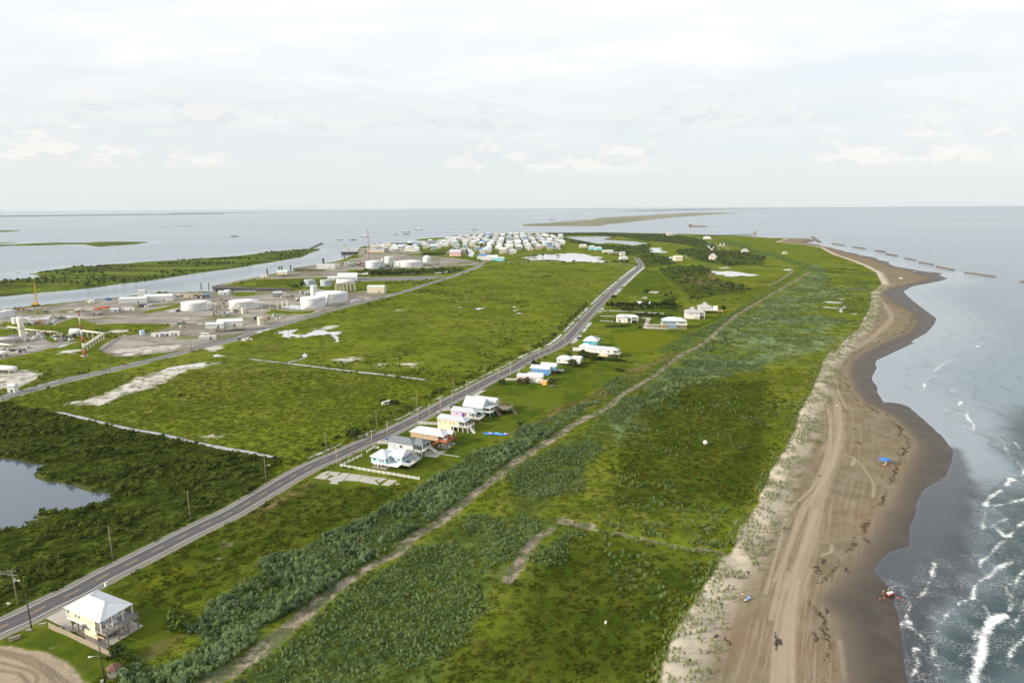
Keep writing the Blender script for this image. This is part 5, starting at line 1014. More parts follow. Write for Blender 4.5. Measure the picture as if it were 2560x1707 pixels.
# ---- single far buildings on the right half of the island
def simple_house(c, x, y, ang, L, Wd, Hh, rise, wm, rm, label, name='house', hip=0.3, st=0.0, cat='house', group=None, win=True):
    t = empty(name, (*at(c, x, y), GZ), math.radians(ang), label, cat, group); keep_off.append((*at(c, x, y), max(L, Wd)*.6))
    MB().box(-L/2, L/2, -Wd/2, Wd/2, st, Hh).build('wall', wm, t)
    roof(t, -L/2-.6, L/2+.6, -Wd/2-.6, Wd/2+.6, Hh+.01, rise, rm, hip*Wd+.01, hip*Wd+.01)
    if hip < .1:
        for s in (-1, 1): MB().add([(s*L/2*.998, -Wd/2, Hh), (s*L/2*.998, Wd/2, Hh), (s*L/2*.998, 0, Hh+rise*.92)], [(0,1,2), (2,1,0)]).build('gable', wm, t)
    if st > .5: posts(t, grid(-L/2+.4, L/2-.4, 3, -Wd/2+.4, Wd/2-.4, 2), st, trim, .2)
    if win:
        zc = (max(st, .3)+Hh)/2
        for u in (-.28, 0.02, .3): window(t, 'y-', u*L, zc, 1.3, 1.3, at_=-Wd/2)
        window(t, 'x+', 0, zc, 1.2, 1.2, at_=L/2)
    return t
simple_house('3', 1528, 645, 8, 16, 14, 7.5, 3.2, cream, beige, 'big cream barn with gable roof at the edge of the dark wood', 'barn', 0, 0, 'barn', win=False)
simple_house('3', 1470, 634, 8, 8, 8, 4.0, 1.6, slate, metal_white, 'small dark shed with white roof beside the cream barn', 'shed', .4, 0, 'shed', win=False)
simple_house('3', 1850, 636, -10, 15, 13, 5.5, 7.5, cream, shingle_light, 'cream house with tall pointed roof standing alone by the wood', 'chalet', .45, 0)
simple_house('3', 2145, 578, -10, 16, 12, 4, 6, cream, shingle_light, 'small chalet with pointed roof half hidden in dark trees by the campground', 'chalet', .45, 0)
simple_house('3', 1453, 418, 0, 22, 20, 8, 12, beige, shingle_light, 'pointed roofed pavilion at the far end of the island, left of two', 'pavilion', .45, 2, group='far pavilions', win=False)
simple_house('3', 1500, 417, 0, 20, 14, 5, 6, beige, shingle_light, 'low pavilion at the far end of the island, right of two', 'pavilion', .45, 2, group='far pavilions', win=False)
simple_house('3', 1800, 456, -8, 24, 16, 8, 4, white_s, metal_white, 'white raised house at the top of the campground', 'house', .4, 3)
simple_house('3', 1030, 640, 4, 17, 12, 6.5, 2.2, white_s, metal_white, 'white raised house with open ground floor by the road junction', 'stilt_house', .3, 3)
simple_house('3', 1020, 605, 4, 11, 9, 8, 4.0, white_s, shingle_light, 'narrow white house with steep roof behind the road junction', 'house', .1, 3)
simple_house('3', 945, 585, 0, 26, 9, 5.2, 1.2, mat('brown_boards', (.2,.15,.1), .8), shingle_light, 'long low brown house near the round pond', 'house', .3, 2)
simple_house('3', 885, 572, 0, 26, 10, 7, 1.6, white_s, metal_white, 'long white raised house east of the round pond', 'stilt_house', .3, 3)
simple_house('3', 740, 545, 0, 15, 12, 10, 3, aqua, metal_white, 'tall aqua house at the end of the town row', 'stilt_house', .3, 3)
simple_house('3', 800, 550, 0, 17, 12, 8.5, 2.6, aqua, metal_white, 'wide pale aqua house at the end of the town row', 'stilt_house', .3, 3)
simple_house('3', 660, 525, 0, 20, 14, 8.5, 3.2, beige, metal_white, 'beige house with white roof at the end of the town row', 'stilt_house', .3, 3)
simple_house('4', 160, 590, 0, 9, 7, 3, 2, beige, shingle_light, 'tiny beige shelter on the grassy ridge near the far beach', 'shelter', .4, 0, 'shelter', win=False)
# ---- things in the gardens
t = empty('garden_shed', (*at('q1', 690, 998), GZ), math.radians(-20), 'small orange timber shed at the corner of the long low white house', 'shed')
MB().box(-1.5, 1.5, -1.3, 1.3, 0, 2.3).build('wall', mat('orange_boards', (.62,.33,.09), .8), t); roof(t, -1.7, 1.7, -1.5, 1.5, 2.31, .5, timber_new, .01, .01)
t = empty('box_trailer', (*at('q1', 1290, 378), GZ), math.radians(-5), 'white box trailer parked left of the long white raised house', 'trailer')
MB().box(-2.6, 2.6, -1.1, 1.1, .6, 2.9).build('body', plastic_w, t); MB().bar((2.6, 0, .7), (3.6, 0, .55), .15).build('tow_bar', steel, t)
for y in (-1.0, 1.0):
    w = child('wheel', shared('wheel', lambda: None), t, (-.4, y, .36)); w.rotation_euler = (PI/2, 0, 0)
car(at('q1', 1350, 135), math.radians(40), mat('black_car_paint', (.015,.015,.018), .25), 'black car on the verge before the turquoise house')
car(at('q1', 1420, 350), math.radians(-10), plastic_w, 'white pickup truck under the rear of the long white raised house', 5.2, 'truck')
s = empty('water_slide', (*at('r2', 1610, 945), GZ), math.radians(-6), 'deflated blue and violet inflatable spread on the lawn', 'inflatable')
b = MB()
for i in range(9): b.blob((-5.2+1.3*i, random.uniform(-.5, .5), .12), (1.1, random.uniform(.9, 1.6), .3), 10, 5, .2)
b.build('body', mat('glossy_blue_vinyl', (.02,.17,.66), .3, .2, .8), s)
for i, (x, m_) in enumerate(((-3, plastic_w), (.3, aqua), (2.2, mat('cyan_vinyl', (.05,.45,.7), .3)), (4.8, lilac), (5.6, mat('violet_vinyl', (.16,.07,.5), .3)))): MB().blob((x, random.uniform(-.6, .6), .3), (.9, .6, .22), 10, 5, .2).build('panel', m_, s)
# white rail fence round the light blue house: every post and rail a piece
def rail_fence(label, pts_, h_=1.25):
    root = empty('rail_fence', (*pts_[0], GZ), 0, label, 'fence', 'white rail fences of the light blue house'); ox, oy = pts_[0]
    pm = shared('rfpost', lambda: MB().box(-.08, .08, -.08, .08, -.2, h_+.12).lathe([(.13, h_+.12), (.0, h_+.24)], 4).mesh('post', trim))
    for (xa, ya), (xb, yb) in zip(pts_[:-1], pts_[1:]):
        L = math.hypot(xb-xa, yb-ya); n = max(1, round(L/2.4)); ang = math.atan2(yb-ya, xb-xa); d = L/n
        rm = shared(('rfrail', round(d, 2)), lambda: MB().box(.1, d-.1, -.03, .03, -.075, .075).mesh('rail', trim))
        for i in range(n+1): child('post', pm, root, (xa-ox+(xb-xa)*i/n, ya-oy+(yb-ya)*i/n, 0), ang)
        for i in range(n):
            for z in (.32, .72, 1.12): child('rail', rm, root, (xa-ox+(xb-xa)*i/n, ya-oy+(yb-ya)*i/n, z), ang)
rail_fence('long white three rail fence along the near edge of the light blue house lawn', [at('6', 962, 1020), at('6', 765, 1112), at('6', 1490, 1240)])
rail_fence('short white rail fence behind the light blue house', [at('6', 1010, 988), at('6', 1070, 948), at('6', 1120, 952)])
# gazebo, picnic table, pedestal
t = empty('gazebo', (*at('h', 1640, 1400), GZ), .3, 'small brown roofed gazebo by the silver thicket below the board fence', 'gazebo')
posts(t, [(1.3*math.cos(a), 1.3*math.sin(a)) for a in np.arange(0, 6.2, PI/3)], 2.2, timber, .07, 0, 'post'); MB().lathe([(1.75, 2.2), (1.75, 2.28), (0, 3.2)], 6).build('roof', mat('brown_shingles', (.13,.07,.05), .9, .2, 2), t)
MB().lathe([(1.5, .05), (1.5, .2), (0, .2)], 6).build('floor', timber, t); MB().box(-.5, .5, -.5, .5, .6, .68).box(-.06, .06, -.06, .06, .2, .6).build('table', timber, t); MB().lathe([(1.42, .9), (1.48, .9), (1.48, 1.0), (1.42, 1.0)], 6).build('railing', plastic_w, t)
t = empty('picnic_table', (*at('h', 180, 860), GZ), .6, 'old timber picnic table on the grass by the sandy lot', 'picnic table')
b = MB()
for y in (-.3, 0, .3): b.box(-1.2, 1.2, y-.13, y+.13, .72, .77)
b.build('table_top', timber, t)
for y in (-.8, .8): MB().box(-1.2, 1.2, y-.14, y+.14, .42, .47).build('bench', timber, t)
MB().bar((-.9, -.8, .1), (-.9, .3, .72), .1).bar((-.9, .8, .1), (-.9, -.3, .72), .1).bar((.9, -.8, .1), (.9, .3, .72), .1).bar((.9, .8, .1), (.9, -.3, .72), .1).build('trestle', timber, t)
for nm, cc, x, y, l_, w_, h_, lab in (('mailbox_cabinet', 'a', 957, 645, .7, .7, 1.1, 'small white utility cabinet on the verge past the cream house'), ('utility_box', 'h', 395, 735, 1.3, .5, .35, 'low grey concrete box at the foot of the dark pole by the road'), ('utility_box', 'h', 1465, 1540, .6, .6, 1.2, 'pale utility pedestal at the foot of the dark pole by the gazebo'), ('timber_offcut', 'h', 590, 640, 1.6, .5, .2, 'pale board left on the grass near the dark pole by the road'),
                                  ('cooler_box', 'a', 60, 802, 1.4, .5, .3, 'pale board lying in the marsh grass behind the road, left edge'), ('utility_box', 'r2', 310, 445, 1.5, 1.1, .8, 'white box beside the road verge poles near the pale yellow house'), ('utility_box', 'q1', 200, 745, 1.6, 1.0, 1.0, 'grey box on the verge left of the royal blue house')):
    t = empty(nm, (*at(cc, x, y), GZ), random.uniform(-.5, .5), lab, 'box'); MB().box(-l_/2, l_/2, -w_/2, w_/2, 0, h_).build('body', plastic_w if 'white' in lab else concrete_pale, t); MB().box(-l_/2-.03, l_/2+.03, -w_/2-.03, w_/2+.03, h_, h_+.05).build('lid', concrete_pale, t)
for x, y, m_, lab in ((575, 325, blue_p, 'blue wheeled bin on the verge by the grey shingle house'), (655, 290, blue_p, 'blue bin standing with a crate at the verge near the tall blue house')):
    t = empty('wheeled_bin', (*at('r1' if x == 575 else 'r2', x, y), GZ), 0, lab, 'bin'); MB().add([(-.3,-.35,.05),(.3,-.35,.05),(.3,.35,.05),(-.3,.35,.05),(-.4,-.45,1.0),(.4,-.45,1.0),(.4,.45,1.0),(-.4,.45,1.0)], [(3,2,1,0),(4,5,6,7),(0,1,5,4),(1,2,6,5),(2,3,7,6),(3,0,4,7)]).build('body', m_, t); MB().box(-.43, .43, -.48, .48, 1.0, 1.07).build('lid', m_, t)
# ================================================================== INDUSTRIAL SHORE
tank_white = mat('white_tank_paint', (0.60, 0.61, 0.61), 0.5, 0.07, 0.12, streak=True); tank_grey = mat('grey_tank_paint', (0.36, 0.42, 0.45), 0.6, 0.10, 0.12, streak=True)
rust = mat('rusty_steel', (0.26, 0.15, 0.09), 0.85, 0.25, 0.6); pipe_m = mat('pale_pipe_paint', (0.58, 0.55, 0.46), 0.6, 0.12, 0.3); ctn = {k: mat(k+'_container', c, 0.6, 0.12, 0.4) for k, c in dict(white=(.58,.58,.56), blue=(.05,.15,.36), orange=(.55,.13,.05), grey=(.33,.34,.35), tan=(.48,.42,.32), green=(.10,.18,.13), dark=(.05,.05,.055)).items()}
barrel_m = mat('pale_sheet_metal', (0.62, 0.65, 0.67), 0.5, 0.08, 0.2, streak=True)
def tank(c, x, y, dia, hgt_, label, m=None, stair=True, ring=True, cone=.04, rz=0.0, z=GZ):
    m = m or tank_white; t = empty('storage_tank', (*at(c, x, y), z), rz, label, 'tank'); r = dia/2; keep_off.append((*at(c, x, y), r+3))
    b = MB().lathe([(r, -.4), (r, hgt_)], 40)
    for k in range(1, int(hgt_/2.4)): b.lathe([(r, k*2.4-.05), (r+.05, k*2.4), (r, k*2.4+.05)], 40)
    b.build('shell', m, t); MB().lathe([(r+.12, hgt_-.12), (r+.12, hgt_+.05), (r*.5, hgt_+.05+dia*cone*.8), (.01, hgt_+.05+dia*cone)], 40).build('roof', m, t)
    if ring: MB().lathe([(r+1.6, -.2), (r+1.6, .12), (r+.02, .12)], 32).build('base_ring', concrete, t)
    if stair:
        s = MB(); n = 26
        for i in range(n): a = -1.9+1.5*i/n; s.bar(((r+.1)*math.cos(a), (r+.1)*math.sin(a), hgt_*(i+.5)/n), ((r+1.0)*math.cos(a), (r+1.0)*math.sin(a), hgt_*(i+.5)/n), .5, .08)
        for q in (.15, 1.05):
            s.tube([((r+1.0)*math.cos(-1.9+1.5*i/n), (r+1.0)*math.sin(-1.9+1.5*i/n), hgt_*(i+.5)/n+q) for i in range(n)], .06, 5)
        s.build('spiral_stair', steel, t)
    v = MB()
    for k in range(5): a = k*1.25+.4; v.lathe([(.35, hgt_), (.35, hgt_+.9), (0, hgt_+1.0)], 8, (r*.8*math.cos(a), r*.8*math.sin(a)))
    v.build('roof_vent', m, t); return t
tank('i1', 248, 212, 31, 7.8, 'wide white storage tank on a flooded pad, leftmost of the big tanks'); tank('i1', 808, 200, 32, 7.7, 'wide white storage tank with a faint tan stain, second from the left')
tank('i1', 1620, 190, 28, 9.9, 'white storage tank in front of the widest tank by the side road'); tank('i1', 1842, 125, 38, 9.4, 'widest white storage tank, behind the nearer tank by the side road')
tank('i1', 1632, 75, 9, 13.5, 'slim tall white tank standing behind the pair by the side road', None, False, False); tank('i1', 1803, 178, 3.6, 12, 'narrow white column standing between the two tanks by the side road', None, False, False, .1)
tank('i2', 1742, 272, 30, 12, 'white storage tank with a diagonal brown pipe in the far tank group'); tank('i2', 1967, 205, 18, 12.5, 'narrow tall white tank at the back of the far tank group'); tank('2', 1415, 672, 53, 9, 'broad flat white tank at the right of the far tank group')
tank('2', 1578, 635, 17, 9, 'white tank with a domed cap and finial right of the broad flat tank', None, False, True, .28); tank('2', 1172, 682, 3.4, 17, 'slim white column in the far tank group, left', None, False, False, .1); tank('2', 1286, 682, 3.0, 12, 'slim white column in the far tank group, right', None, False, False, .1)
tank('2', 500, 845, 16, 8.5, 'grey green tank on the bright grass, left of three', tank_grey, False); tank('2', 648, 845, 16, 8, 'grey green tank on the bright grass, middle of three', tank_grey, False); tank('2', 812, 836, 16, 6, 'grey green tank behind the elevated white tank frame, right of three', tank_grey, False)
tank('l', 38, 480, 10, 6, 'short white tank by the water at the left edge, left of two', None, False, False); tank('l', 130, 470, 11, 6.5, 'short white tank by the water at the left edge, right of two', None, False, False); tank('l', 245, 572, 7, 5.5, 'small white tank in the scrap yard, left of two', None, False, False); tank('l', 300, 580, 5, 7, 'small upright white tank in the scrap yard, right of two', None, False, False)
tank('i1', 1000, 405, 6, 7, 'lone upright cream tank on a grassy patch', pipe_m, False, False); tank('i1', 800, 270, 5, 6, 'small cream tank in the pipe yard before the second tank', pipe_m, False, False); tank('l', 2090, 755, 4, 3.5, 'tiny pale blue tank beside the brown yard', mat('pale_blue_tank', (.42,.58,.70), .5), False, False)
def hbox(name, c, x, y, L, Wd, Hh, m, label, ang=0, roof_rise=0, roof_m=None, cat='container', group=None, legs=0, z=GZ):
    f_ = .62 if (c == '1' and y < 1100) else (.72 if c == '2' else .85); L, Wd, Hh, roof_rise = L*f_, Wd*f_, Hh*(f_+.12), roof_rise*f_
    t = empty(name, (*at(c, x, y), z), math.radians(ang), label, cat, group); keep_off.append((*at(c, x, y), max(L, Wd)*.5+1))
    b = MB().box(-L/2, L/2, -Wd/2, Wd/2, legs+.15, legs+Hh)
    n = int(L/1.2)
    for i in range(n+1):
        xx = -L/2+L*i/max(n, 1)
        for s in (-1, 1): b.box(xx-.06, xx+.06, s*Wd/2-.05, s*Wd/2+.05, legs+.2, legs+Hh-.1)
    b.build('body', m, t)
    if roof_rise: roof(t, -L/2-.3, L/2+.3, -Wd/2-.3, Wd/2+.3, legs+Hh+.01, roof_rise, roof_m or metal_white, .3, .3)
    else: MB().box(-L/2-.08, L/2+.08, -Wd/2-.08, Wd/2+.08, legs+Hh+.01, legs+Hh+.12).build('lid', m, t)
    door(t, 'y-', L*.2, legs+.2, -Wd/2-.02, ctn['dark'] if m is not ctn['dark'] else trim, 1.2, min(2.2, Hh*.8))
    if legs: posts(t, grid(-L/2+.5, L/2-.5, max(2, int(L/5)), -Wd/2+.4, Wd/2-.4, 2), legs+.15, timber, .2)
    return t
hbox('long_shed', 'i1', 650, 470, 26, 11, 4.5, white_s, 'white raised office on tall posts at the edge of the brown yard, right half', 12, 2.6, metal_white, 'office', None, 4.5)
hbox('long_shed', 'i1', 470, 490, 18, 8, 4, white_s, 'white raised office on tall posts at the edge of the brown yard, left half', 12, 1.4, metal_white, 'office', None, 4.0)
hbox('container', 'i1', 345, 545, 8, 4, 3.5, ctn['white'], 'white site cabin by the raised white offices, back of two', 10); hbox('container', 'i1', 375, 572, 16, 4.5, 3, ctn['white'], 'long white site cabin with a red stripe by the raised white offices', 14)
hbox('container', '1', 1440, 1300, 9, 4, 3, ctn['white'], 'pale site cabin in the brown yard, left of three'); hbox('container', '1', 1530, 1292, 12, 4, 3, ctn['white'], 'pale site cabin in the brown yard, middle of three'); hbox('container', '1', 1610, 1290, 11, 4.5, 3.6, ctn['white'], 'pale site cabin in the brown yard, right of three')
hbox('pump_shed', '2', 640, 700, 1, 1, 1, ctn['tan'], 'small tan kiosk near the dock slip', 0) if False else None
hbox('warehouse', '1', 1240, 985, 48, 22, 7, white_s, 'white shed with stepped roof on the quay, left of two', 14, 3, metal_white, 'warehouse'); hbox('warehouse', '1', 1470, 970, 52, 22, 8, white_s, 'long white gabled warehouse on the quay, right of two', 14, 4, metal_white, 'warehouse')
hbox('control_tower', '1', 1315, 945, 14, 12, 14, ctn['white'], 'tall blocky white quay building between the two warehouses', 10, 0, None, 'building'); hbox('dark_shed', '1', 1400, 962, 18, 10, 9, ctn['grey'], 'dark grey shed beside the tall blocky quay building', 10, 0, None, 'shed')
hbox('hut', '1', 1065, 1072, 14, 9, 4.5, ctn['grey'], 'grey gabled hut in the quay yard left of the white trailers', 0, 2, metal_grey, 'hut'); hbox('container', '1', 1140, 1055, 4, 4, 4, ctn['white'], 'small white box by the grey gabled hut'); hbox('container', '1', 1195, 1058, 18, 5, 4.5, ctn['white'], 'long white trailer in the quay yard beside the grey hut')
hbox('container', '1', 905, 1045, 11, 4, 3, ctn['orange'], 'orange container on the quay yard, left of two'); hbox('container', '1', 975, 1035, 12, 4, 3, ctn['orange'], 'orange container on the quay yard, right of two')
hbox('container', '1', 845, 988, 10, 6, 5, ctn['white'], 'white cabin near the water edge, centre of the quay'); hbox('container', '1', 815, 986, 6, 4, 4, ctn['tan'], 'tan crate beside the white cabin near the water edge'); hbox('container', '1', 1000, 965, 9, 5, 4.5, ctn['blue'], 'blue container near the water edge on the quay')
hbox('container', '1', 730, 1066, 8, 6, 4.5, ctn['white'], 'white cabin just behind the red and white tower'); hbox('container', '1', 700, 1070, 5, 4, 3, ctn['tan'], 'tan cabin just behind the red and white tower'); hbox('container', '1', 1330, 1028, 16, 8, 4.5, ctn['dark'], 'dark open shed left of the first big tank', 5); hbox('container', '1', 1380, 1030, 8, 6, 5, ctn['grey'], 'grey hut left of the first big tank')
hbox('container', '1', 1740, 945, 18, 6, 4, ctn['tan'], 'long tan cabin on the quay between the warehouse and the dock slip'); hbox('container', '1', 1850, 950, 12, 7, 4, ctn['dark'], 'black tented shed on the quay'); hbox('container', '1', 1905, 940, 10, 5, 4.5, ctn['blue'], 'blue container on the quay near the dock slip'); hbox('hut', '1', 2060, 920, 20, 10, 5, white_s, 'white gabled hut near the dock slip, left', 10, 2, metal_white, 'hut'); hbox('hut', '1', 2095, 915, 10, 8, 6, white_s, 'white gabled hut near the dock slip, right', 10, 2, metal_white, 'hut')
hbox('hut', '2', 205, 945, 15, 12, 6.5, ctn['grey'], 'grey sloped roof workshop behind the slim tall tank', 20, 2.5, metal_grey, 'workshop'); hbox('warehouse', '2', 655, 690, 46, 22, 9, white_s, 'wide white warehouse beside the far dock', 5, 1.5, metal_white, 'warehouse'); hbox('hut', '2', 255, 755, 24, 16, 5, beige, 'pale green roofed hut by the channel', 0, 4, mat('pale_green_roof', (.42,.50,.46), .6), 'hut', None, 3); hbox('hut', '2', 80, 766, 16, 8, 4, beige, 'tan hut by the channel, left of the pale green roofed hut', 0, 0, None, 'hut')
hbox('warehouse', '2', 1115, 912, 32, 16, 10, beige, 'cream square workshop standing alone by the side road', -4, 1.6, barrel_m, 'workshop'); hbox('container', '2', 1122, 915, 5, 2.4, 1.8, ctn['orange'], 'dark red vehicle parked before the cream square workshop', cat='vehicle'); hbox('long_shed', '2', 718, 797, 24, 14, 5, white_s, 'white annex with gabled roof left of the barrel roofed hall', 12, 3, metal_white, 'annex')
# barrel roofed hall
t = empty('barrel_hall', (*at('2', 850, 795), GZ), math.radians(8), 'large white barrel roofed hall beside the paved lot', 'hall'); keep_off.append((*at('2', 850, 795), 30))
prof = [(-10, 0), (-10, 5.5)]+[(-10*math.cos(a), 5.5+5.5*math.sin(a)) for a in np.linspace(.25, PI-.25, 9)]+[(10, 5.5), (10, 0)]; n = len(prof); Lh = 15
b = MB().add([(-Lh, y, z) for y, z in prof]+[(Lh, y, z) for y, z in prof], [tuple(range(n)), tuple(range(2*n-1, n-1, -1))]+[(k, n+k, n+k+1, k+1) for k in range(n-1)]).build('shell', barrel_m, t)
for k in range(7): MB().box(-Lh+2+4.0*k, -Lh+3.4+4.0*k, -10.06, -9.95, 1.2, 3.4).build('opening', ctn['dark'], t)
MB().box(Lh-.02, Lh+.06, -4, 4, .2, 5).build('door', ctn['grey'], t)
slab('paved_lot', '2: 890,803 960,772 1760,764 1560,801', 1.25, asphalt2)
# elevated tank frame
t = empty('elevated_tank', (*at('2', 830, 893), GZ), 0, 'white horizontal tank on a tall column frame by the right hand tank pair', 'tank'); posts(t, grid(-13, 13, 6, -4, 4, 2), 9, pipe_m, .45, 0, 'column'); MB().box(-14, 14, -5, 5, 9, 9.6).build('platform', concrete, t); MB().tube([(-12, 0, 12.4), (12, 0, 12.4)], 3.0, 16).build('vessel', tank_white, t); railing(t, [(-14, -5), (14, -5), (14, 5)], 9.6, steel)
# tower
t = empty('lattice_mast', (*at('l', 1245, 1062), GZ), .3, 'tall red and white banded mast with a crossbar at its top', 'mast'); Hm = 36.0
for i in range(7): MB().tube([(0, 0, Hm*i/7+.01*(i > 0)), (0, 0, Hm*(i+1)/7)], [.95-.09*i, .95-.09*(i+1)], 10, True).build('mast_band', mat('mast_red', (.40,.09,.065), .6, .1) if i % 2 == 0 else plastic_w, t)
MB().bar((-4.5, 0, Hm-1), (3.2, 0, Hm-1), .35).build('crossbar', rust, t); MB().tube([(0, 0, Hm), (0, 0, Hm+2.2)], .12, 6).build('finial', steel, t); MB().lathe([(3.0, 0), (3.0, .35), (0, .35)], 20).build('base', concrete, t)
lp = MB()
for i in range(12): lp.tube([(1.2-.1*i*.5, -.2, 2+i*2.6), (1.3-.1*i*.5, .5, 2+i*2.6)], .05, 4)
lp.build('rungs', steel, t)
t = empty('radio_mast', (*at('2', 1045, 610), GZ), 0, 'tall thin lattice radio mast left of the far tanks', 'mast'); Hm = 64
b = MB()
for k in range(3):
    a = 2*PI*k/3; b.tube([(1.3*math.cos(a), 1.3*math.sin(a), 0), (.7*math.cos(a), .7*math.sin(a), Hm)], .28, 5)
for i in range(30):
    z0, z1 = Hm*i/30, Hm*(i+1)/30
    for k in range(3): a, c_ = 2*PI*k/3, 2*PI*(k+1)/3; b.bar((1.0*math.cos(a), 1.0*math.sin(a), z0), (1.0*math.cos(c_), 1.0*math.sin(c_), z1), .2)
b.build('lattice', mat('faded_red_steel', (.42,.24,.2), .6), t); MB().tube([(0, 0, Hm), (0, 0, Hm+6)], .3, 5).build('antenna', steel, t)
d_ = MB()
for z in (44, 52): d_.lathe([(.1, z), (1.3, z+.4), (1.3, z+.7)], 12, (1.8, 0))
d_.build('dish', plastic_w, t)
# crane
crane_y = mat('crane_yellow', (.62,.38,.05), .5, .1)
t = empty('crawler_crane', (*at('l', 530, 318), GZ), .2, 'yellow crawler crane with boom raised upright at the water edge', 'crane')
for s in (-1, 1): MB().box(-3.5, 3.5, s*2-.6, s*2+.6, 0, 1.2).build('track', black_p, t)
MB().box(-3, 2.6, -1.7, 1.7, 1.25, 3.6).build('cab', crane_y, t); b = MB()
for s in (-.6, .6):
    for q in (-.6, .6): b.bar((1.5+s, q, 2.4), (2.4+s*.5, q*.5, 27), .3)
for i in range(10): b.bar((.9+.9*i/10+.2, -.6, 2.4+2.45*i), (2.0+.9*i/10, .6, 4.9+2.45*i), .18)
b.build('boom', crane_y, t); MB().bar((-2.4, 0, 3.6), (-1.5, 0, 8.5), .3).bar((-1.5, 0, 8.5), (2.4, 0, 26.5), .12).build('mast_and_cable', crane_y, t)
t = empty('barge_crane', (*at('2', 870, 553), .3), .2, 'dark work boat with a tilted yellow crane boom at the far dock', 'boat')
MB().add([(-20,-6,-.5),(18,-6,-.5),(18,6,-.5),(-20,6,-.5),(-22,-7,5),(22,-7,5),(22,7,5),(-22,7,5)], [(3,2,1,0),(4,5,6,7),(0,1,5,4),(1,2,6,5),(2,3,7,6),(3,0,4,7)]).build('hull', ctn['dark'], t); MB().box(4, 16, -4, 4, 5.02, 12).build('wheelhouse', ctn['white'], t); MB().bar((0, 0, 6), (-14, 0, 24), 2.2).build('boom', crane_y, t)
# pipe racks
def pipe_run(label, spec, hgt_=4.0, r=.55, n=2, name='pipe_rack'):
    p = [np.array(q) for q in ln(spec)]; root = empty(name, (*p[0], GZ), 0, label, 'pipe rack'); pm = shared(('rackpost', hgt_), lambda: MB().box(-.18, .18, -.5, .5, -.2, hgt_).mesh('support', pipe_m))
    for a, b_ in zip(p[:-1], p[1:]):
        d = b_-a; L = np.hypot(*d); u = d/L; k = max(1, int(L/7)); nn_ = np.array([-u[1], u[0]])
        for i in range(k+1): q = a+d*i/k-p[0]; child('support', pm, root, (q[0], q[1], 0), math.atan2(u[1], u[0]))
        for j in range(n): o_ = nn_*(j-(n-1)/2)*1.25*r*2; MB().tube([(*(a-p[0]+o_), hgt_+r), (*(b_-p[0]+o_), hgt_+r)], r, 8).build('pipe', pipe_m, root)
    return root
pipe_run('pale pipe bridge on short posts right of the red and white mast', 'l: 1090,760 1210,770 1530,815 1240,1010', 4.5, .6, 2); pipe_run('long pale pipeline running across the left yard behind the upright column', 'l: 120,655 320,690 620,725 860,745', 2.0, .4, 2)
pipe_run('pale pipe rail in front of the big left tanks', 'i1: 180,235 380,232 640,228 920,225 1200,222 1310,200', 8.0, .3, 1); pipe_run('rusty pipe bundle at the left edge of the yard', 'l: -40,895 170,925', 1.2, .5, 3)
t = empty('process_column', (*at('l', 345, 838), GZ), 0, 'pale upright process column in the left yard', 'column'); MB().lathe([(2.2, 0), (2.2, 19), (1.4, 20.2), (0, 20.6)], 18).build('shell', pipe_m, t); MB().lathe([(2.25, 12), (3.2, 12), (3.2, 12.3), (2.25, 12.3)], 18).build('platform', steel, t)
for c, x, y, L, r, lab, ang in (('l', 110, 860, 20, 2.0, 'long grey horizontal vessel in the left yard', 8), ('l', 1125, 765, 9, 2.8, 'fat white horizontal tank at the end of the pipe bridge', 0), ('l', 70, 1290, 18, 1.9, 'white horizontal bullet tank on saddles at the left edge', -12), ('l', 30, 1060, 8, 1.8, 'short white horizontal tank at the left edge by the shell road', 0), ('2', 830, 830, 1, .2, '', 0)):
    if not lab: continue
    t = empty('horizontal_tank', (*at(c, x, y), GZ), math.radians(ang), lab, 'tank'); MB().tube([(-L/2-r*.5, 0, r+1.2), (-L/2, 0, r+1.2), (L/2, 0, r+1.2), (L/2+r*.5, 0, r+1.2)], [r*.3, r, r, r*.3], 16).build('vessel', tank_white if 'white' in lab else ctn['grey'], t)
    for s in (-.3, .3): MB().box(s*L-.5, s*L+.5, -r*.8, r*.8, 0, r+.4).build('saddle', concrete, t)
# scrap, machinery and parked plant: each a thing of its own
def machine(c, x, y, s, m, label, ang=0.0):
    t = empty('yard_machine', (*at(c, x, y), GZ), ang, label, 'machinery'); k = random.Random(int(x*7+y))
    b = MB(); b.box(-1.6*s, 1.6*s, -.7*s, .7*s, .1, .5*s).box(-1.2*s, -.2*s, -.6*s, .6*s, .5*s, 1.2*s); b.build('base', m, t)
    g = MB()
    for i in range(4): g.tube([(k.uniform(-1.4, 1.4)*s, k.uniform(-.5, .5)*s, .5*s), (k.uniform(-1.4, 1.4)*s, k.uniform(-.5, .5)*s, k.uniform(.9, 1.7)*s)], .16*s, 6)
    g.bar((.2*s, 0, .5*s), (1.5*s, 0, k.uniform(.8, 1.5)*s), .3*s).build('gear', rust if k.random() < .4 else steel, t); return t
tone = [('pale', pipe_m), ('grey', ctn['grey']), ('rusty', rust), ('dark', ctn['dark']), ('white', ctn['white']), ('green', ctn['green'])]
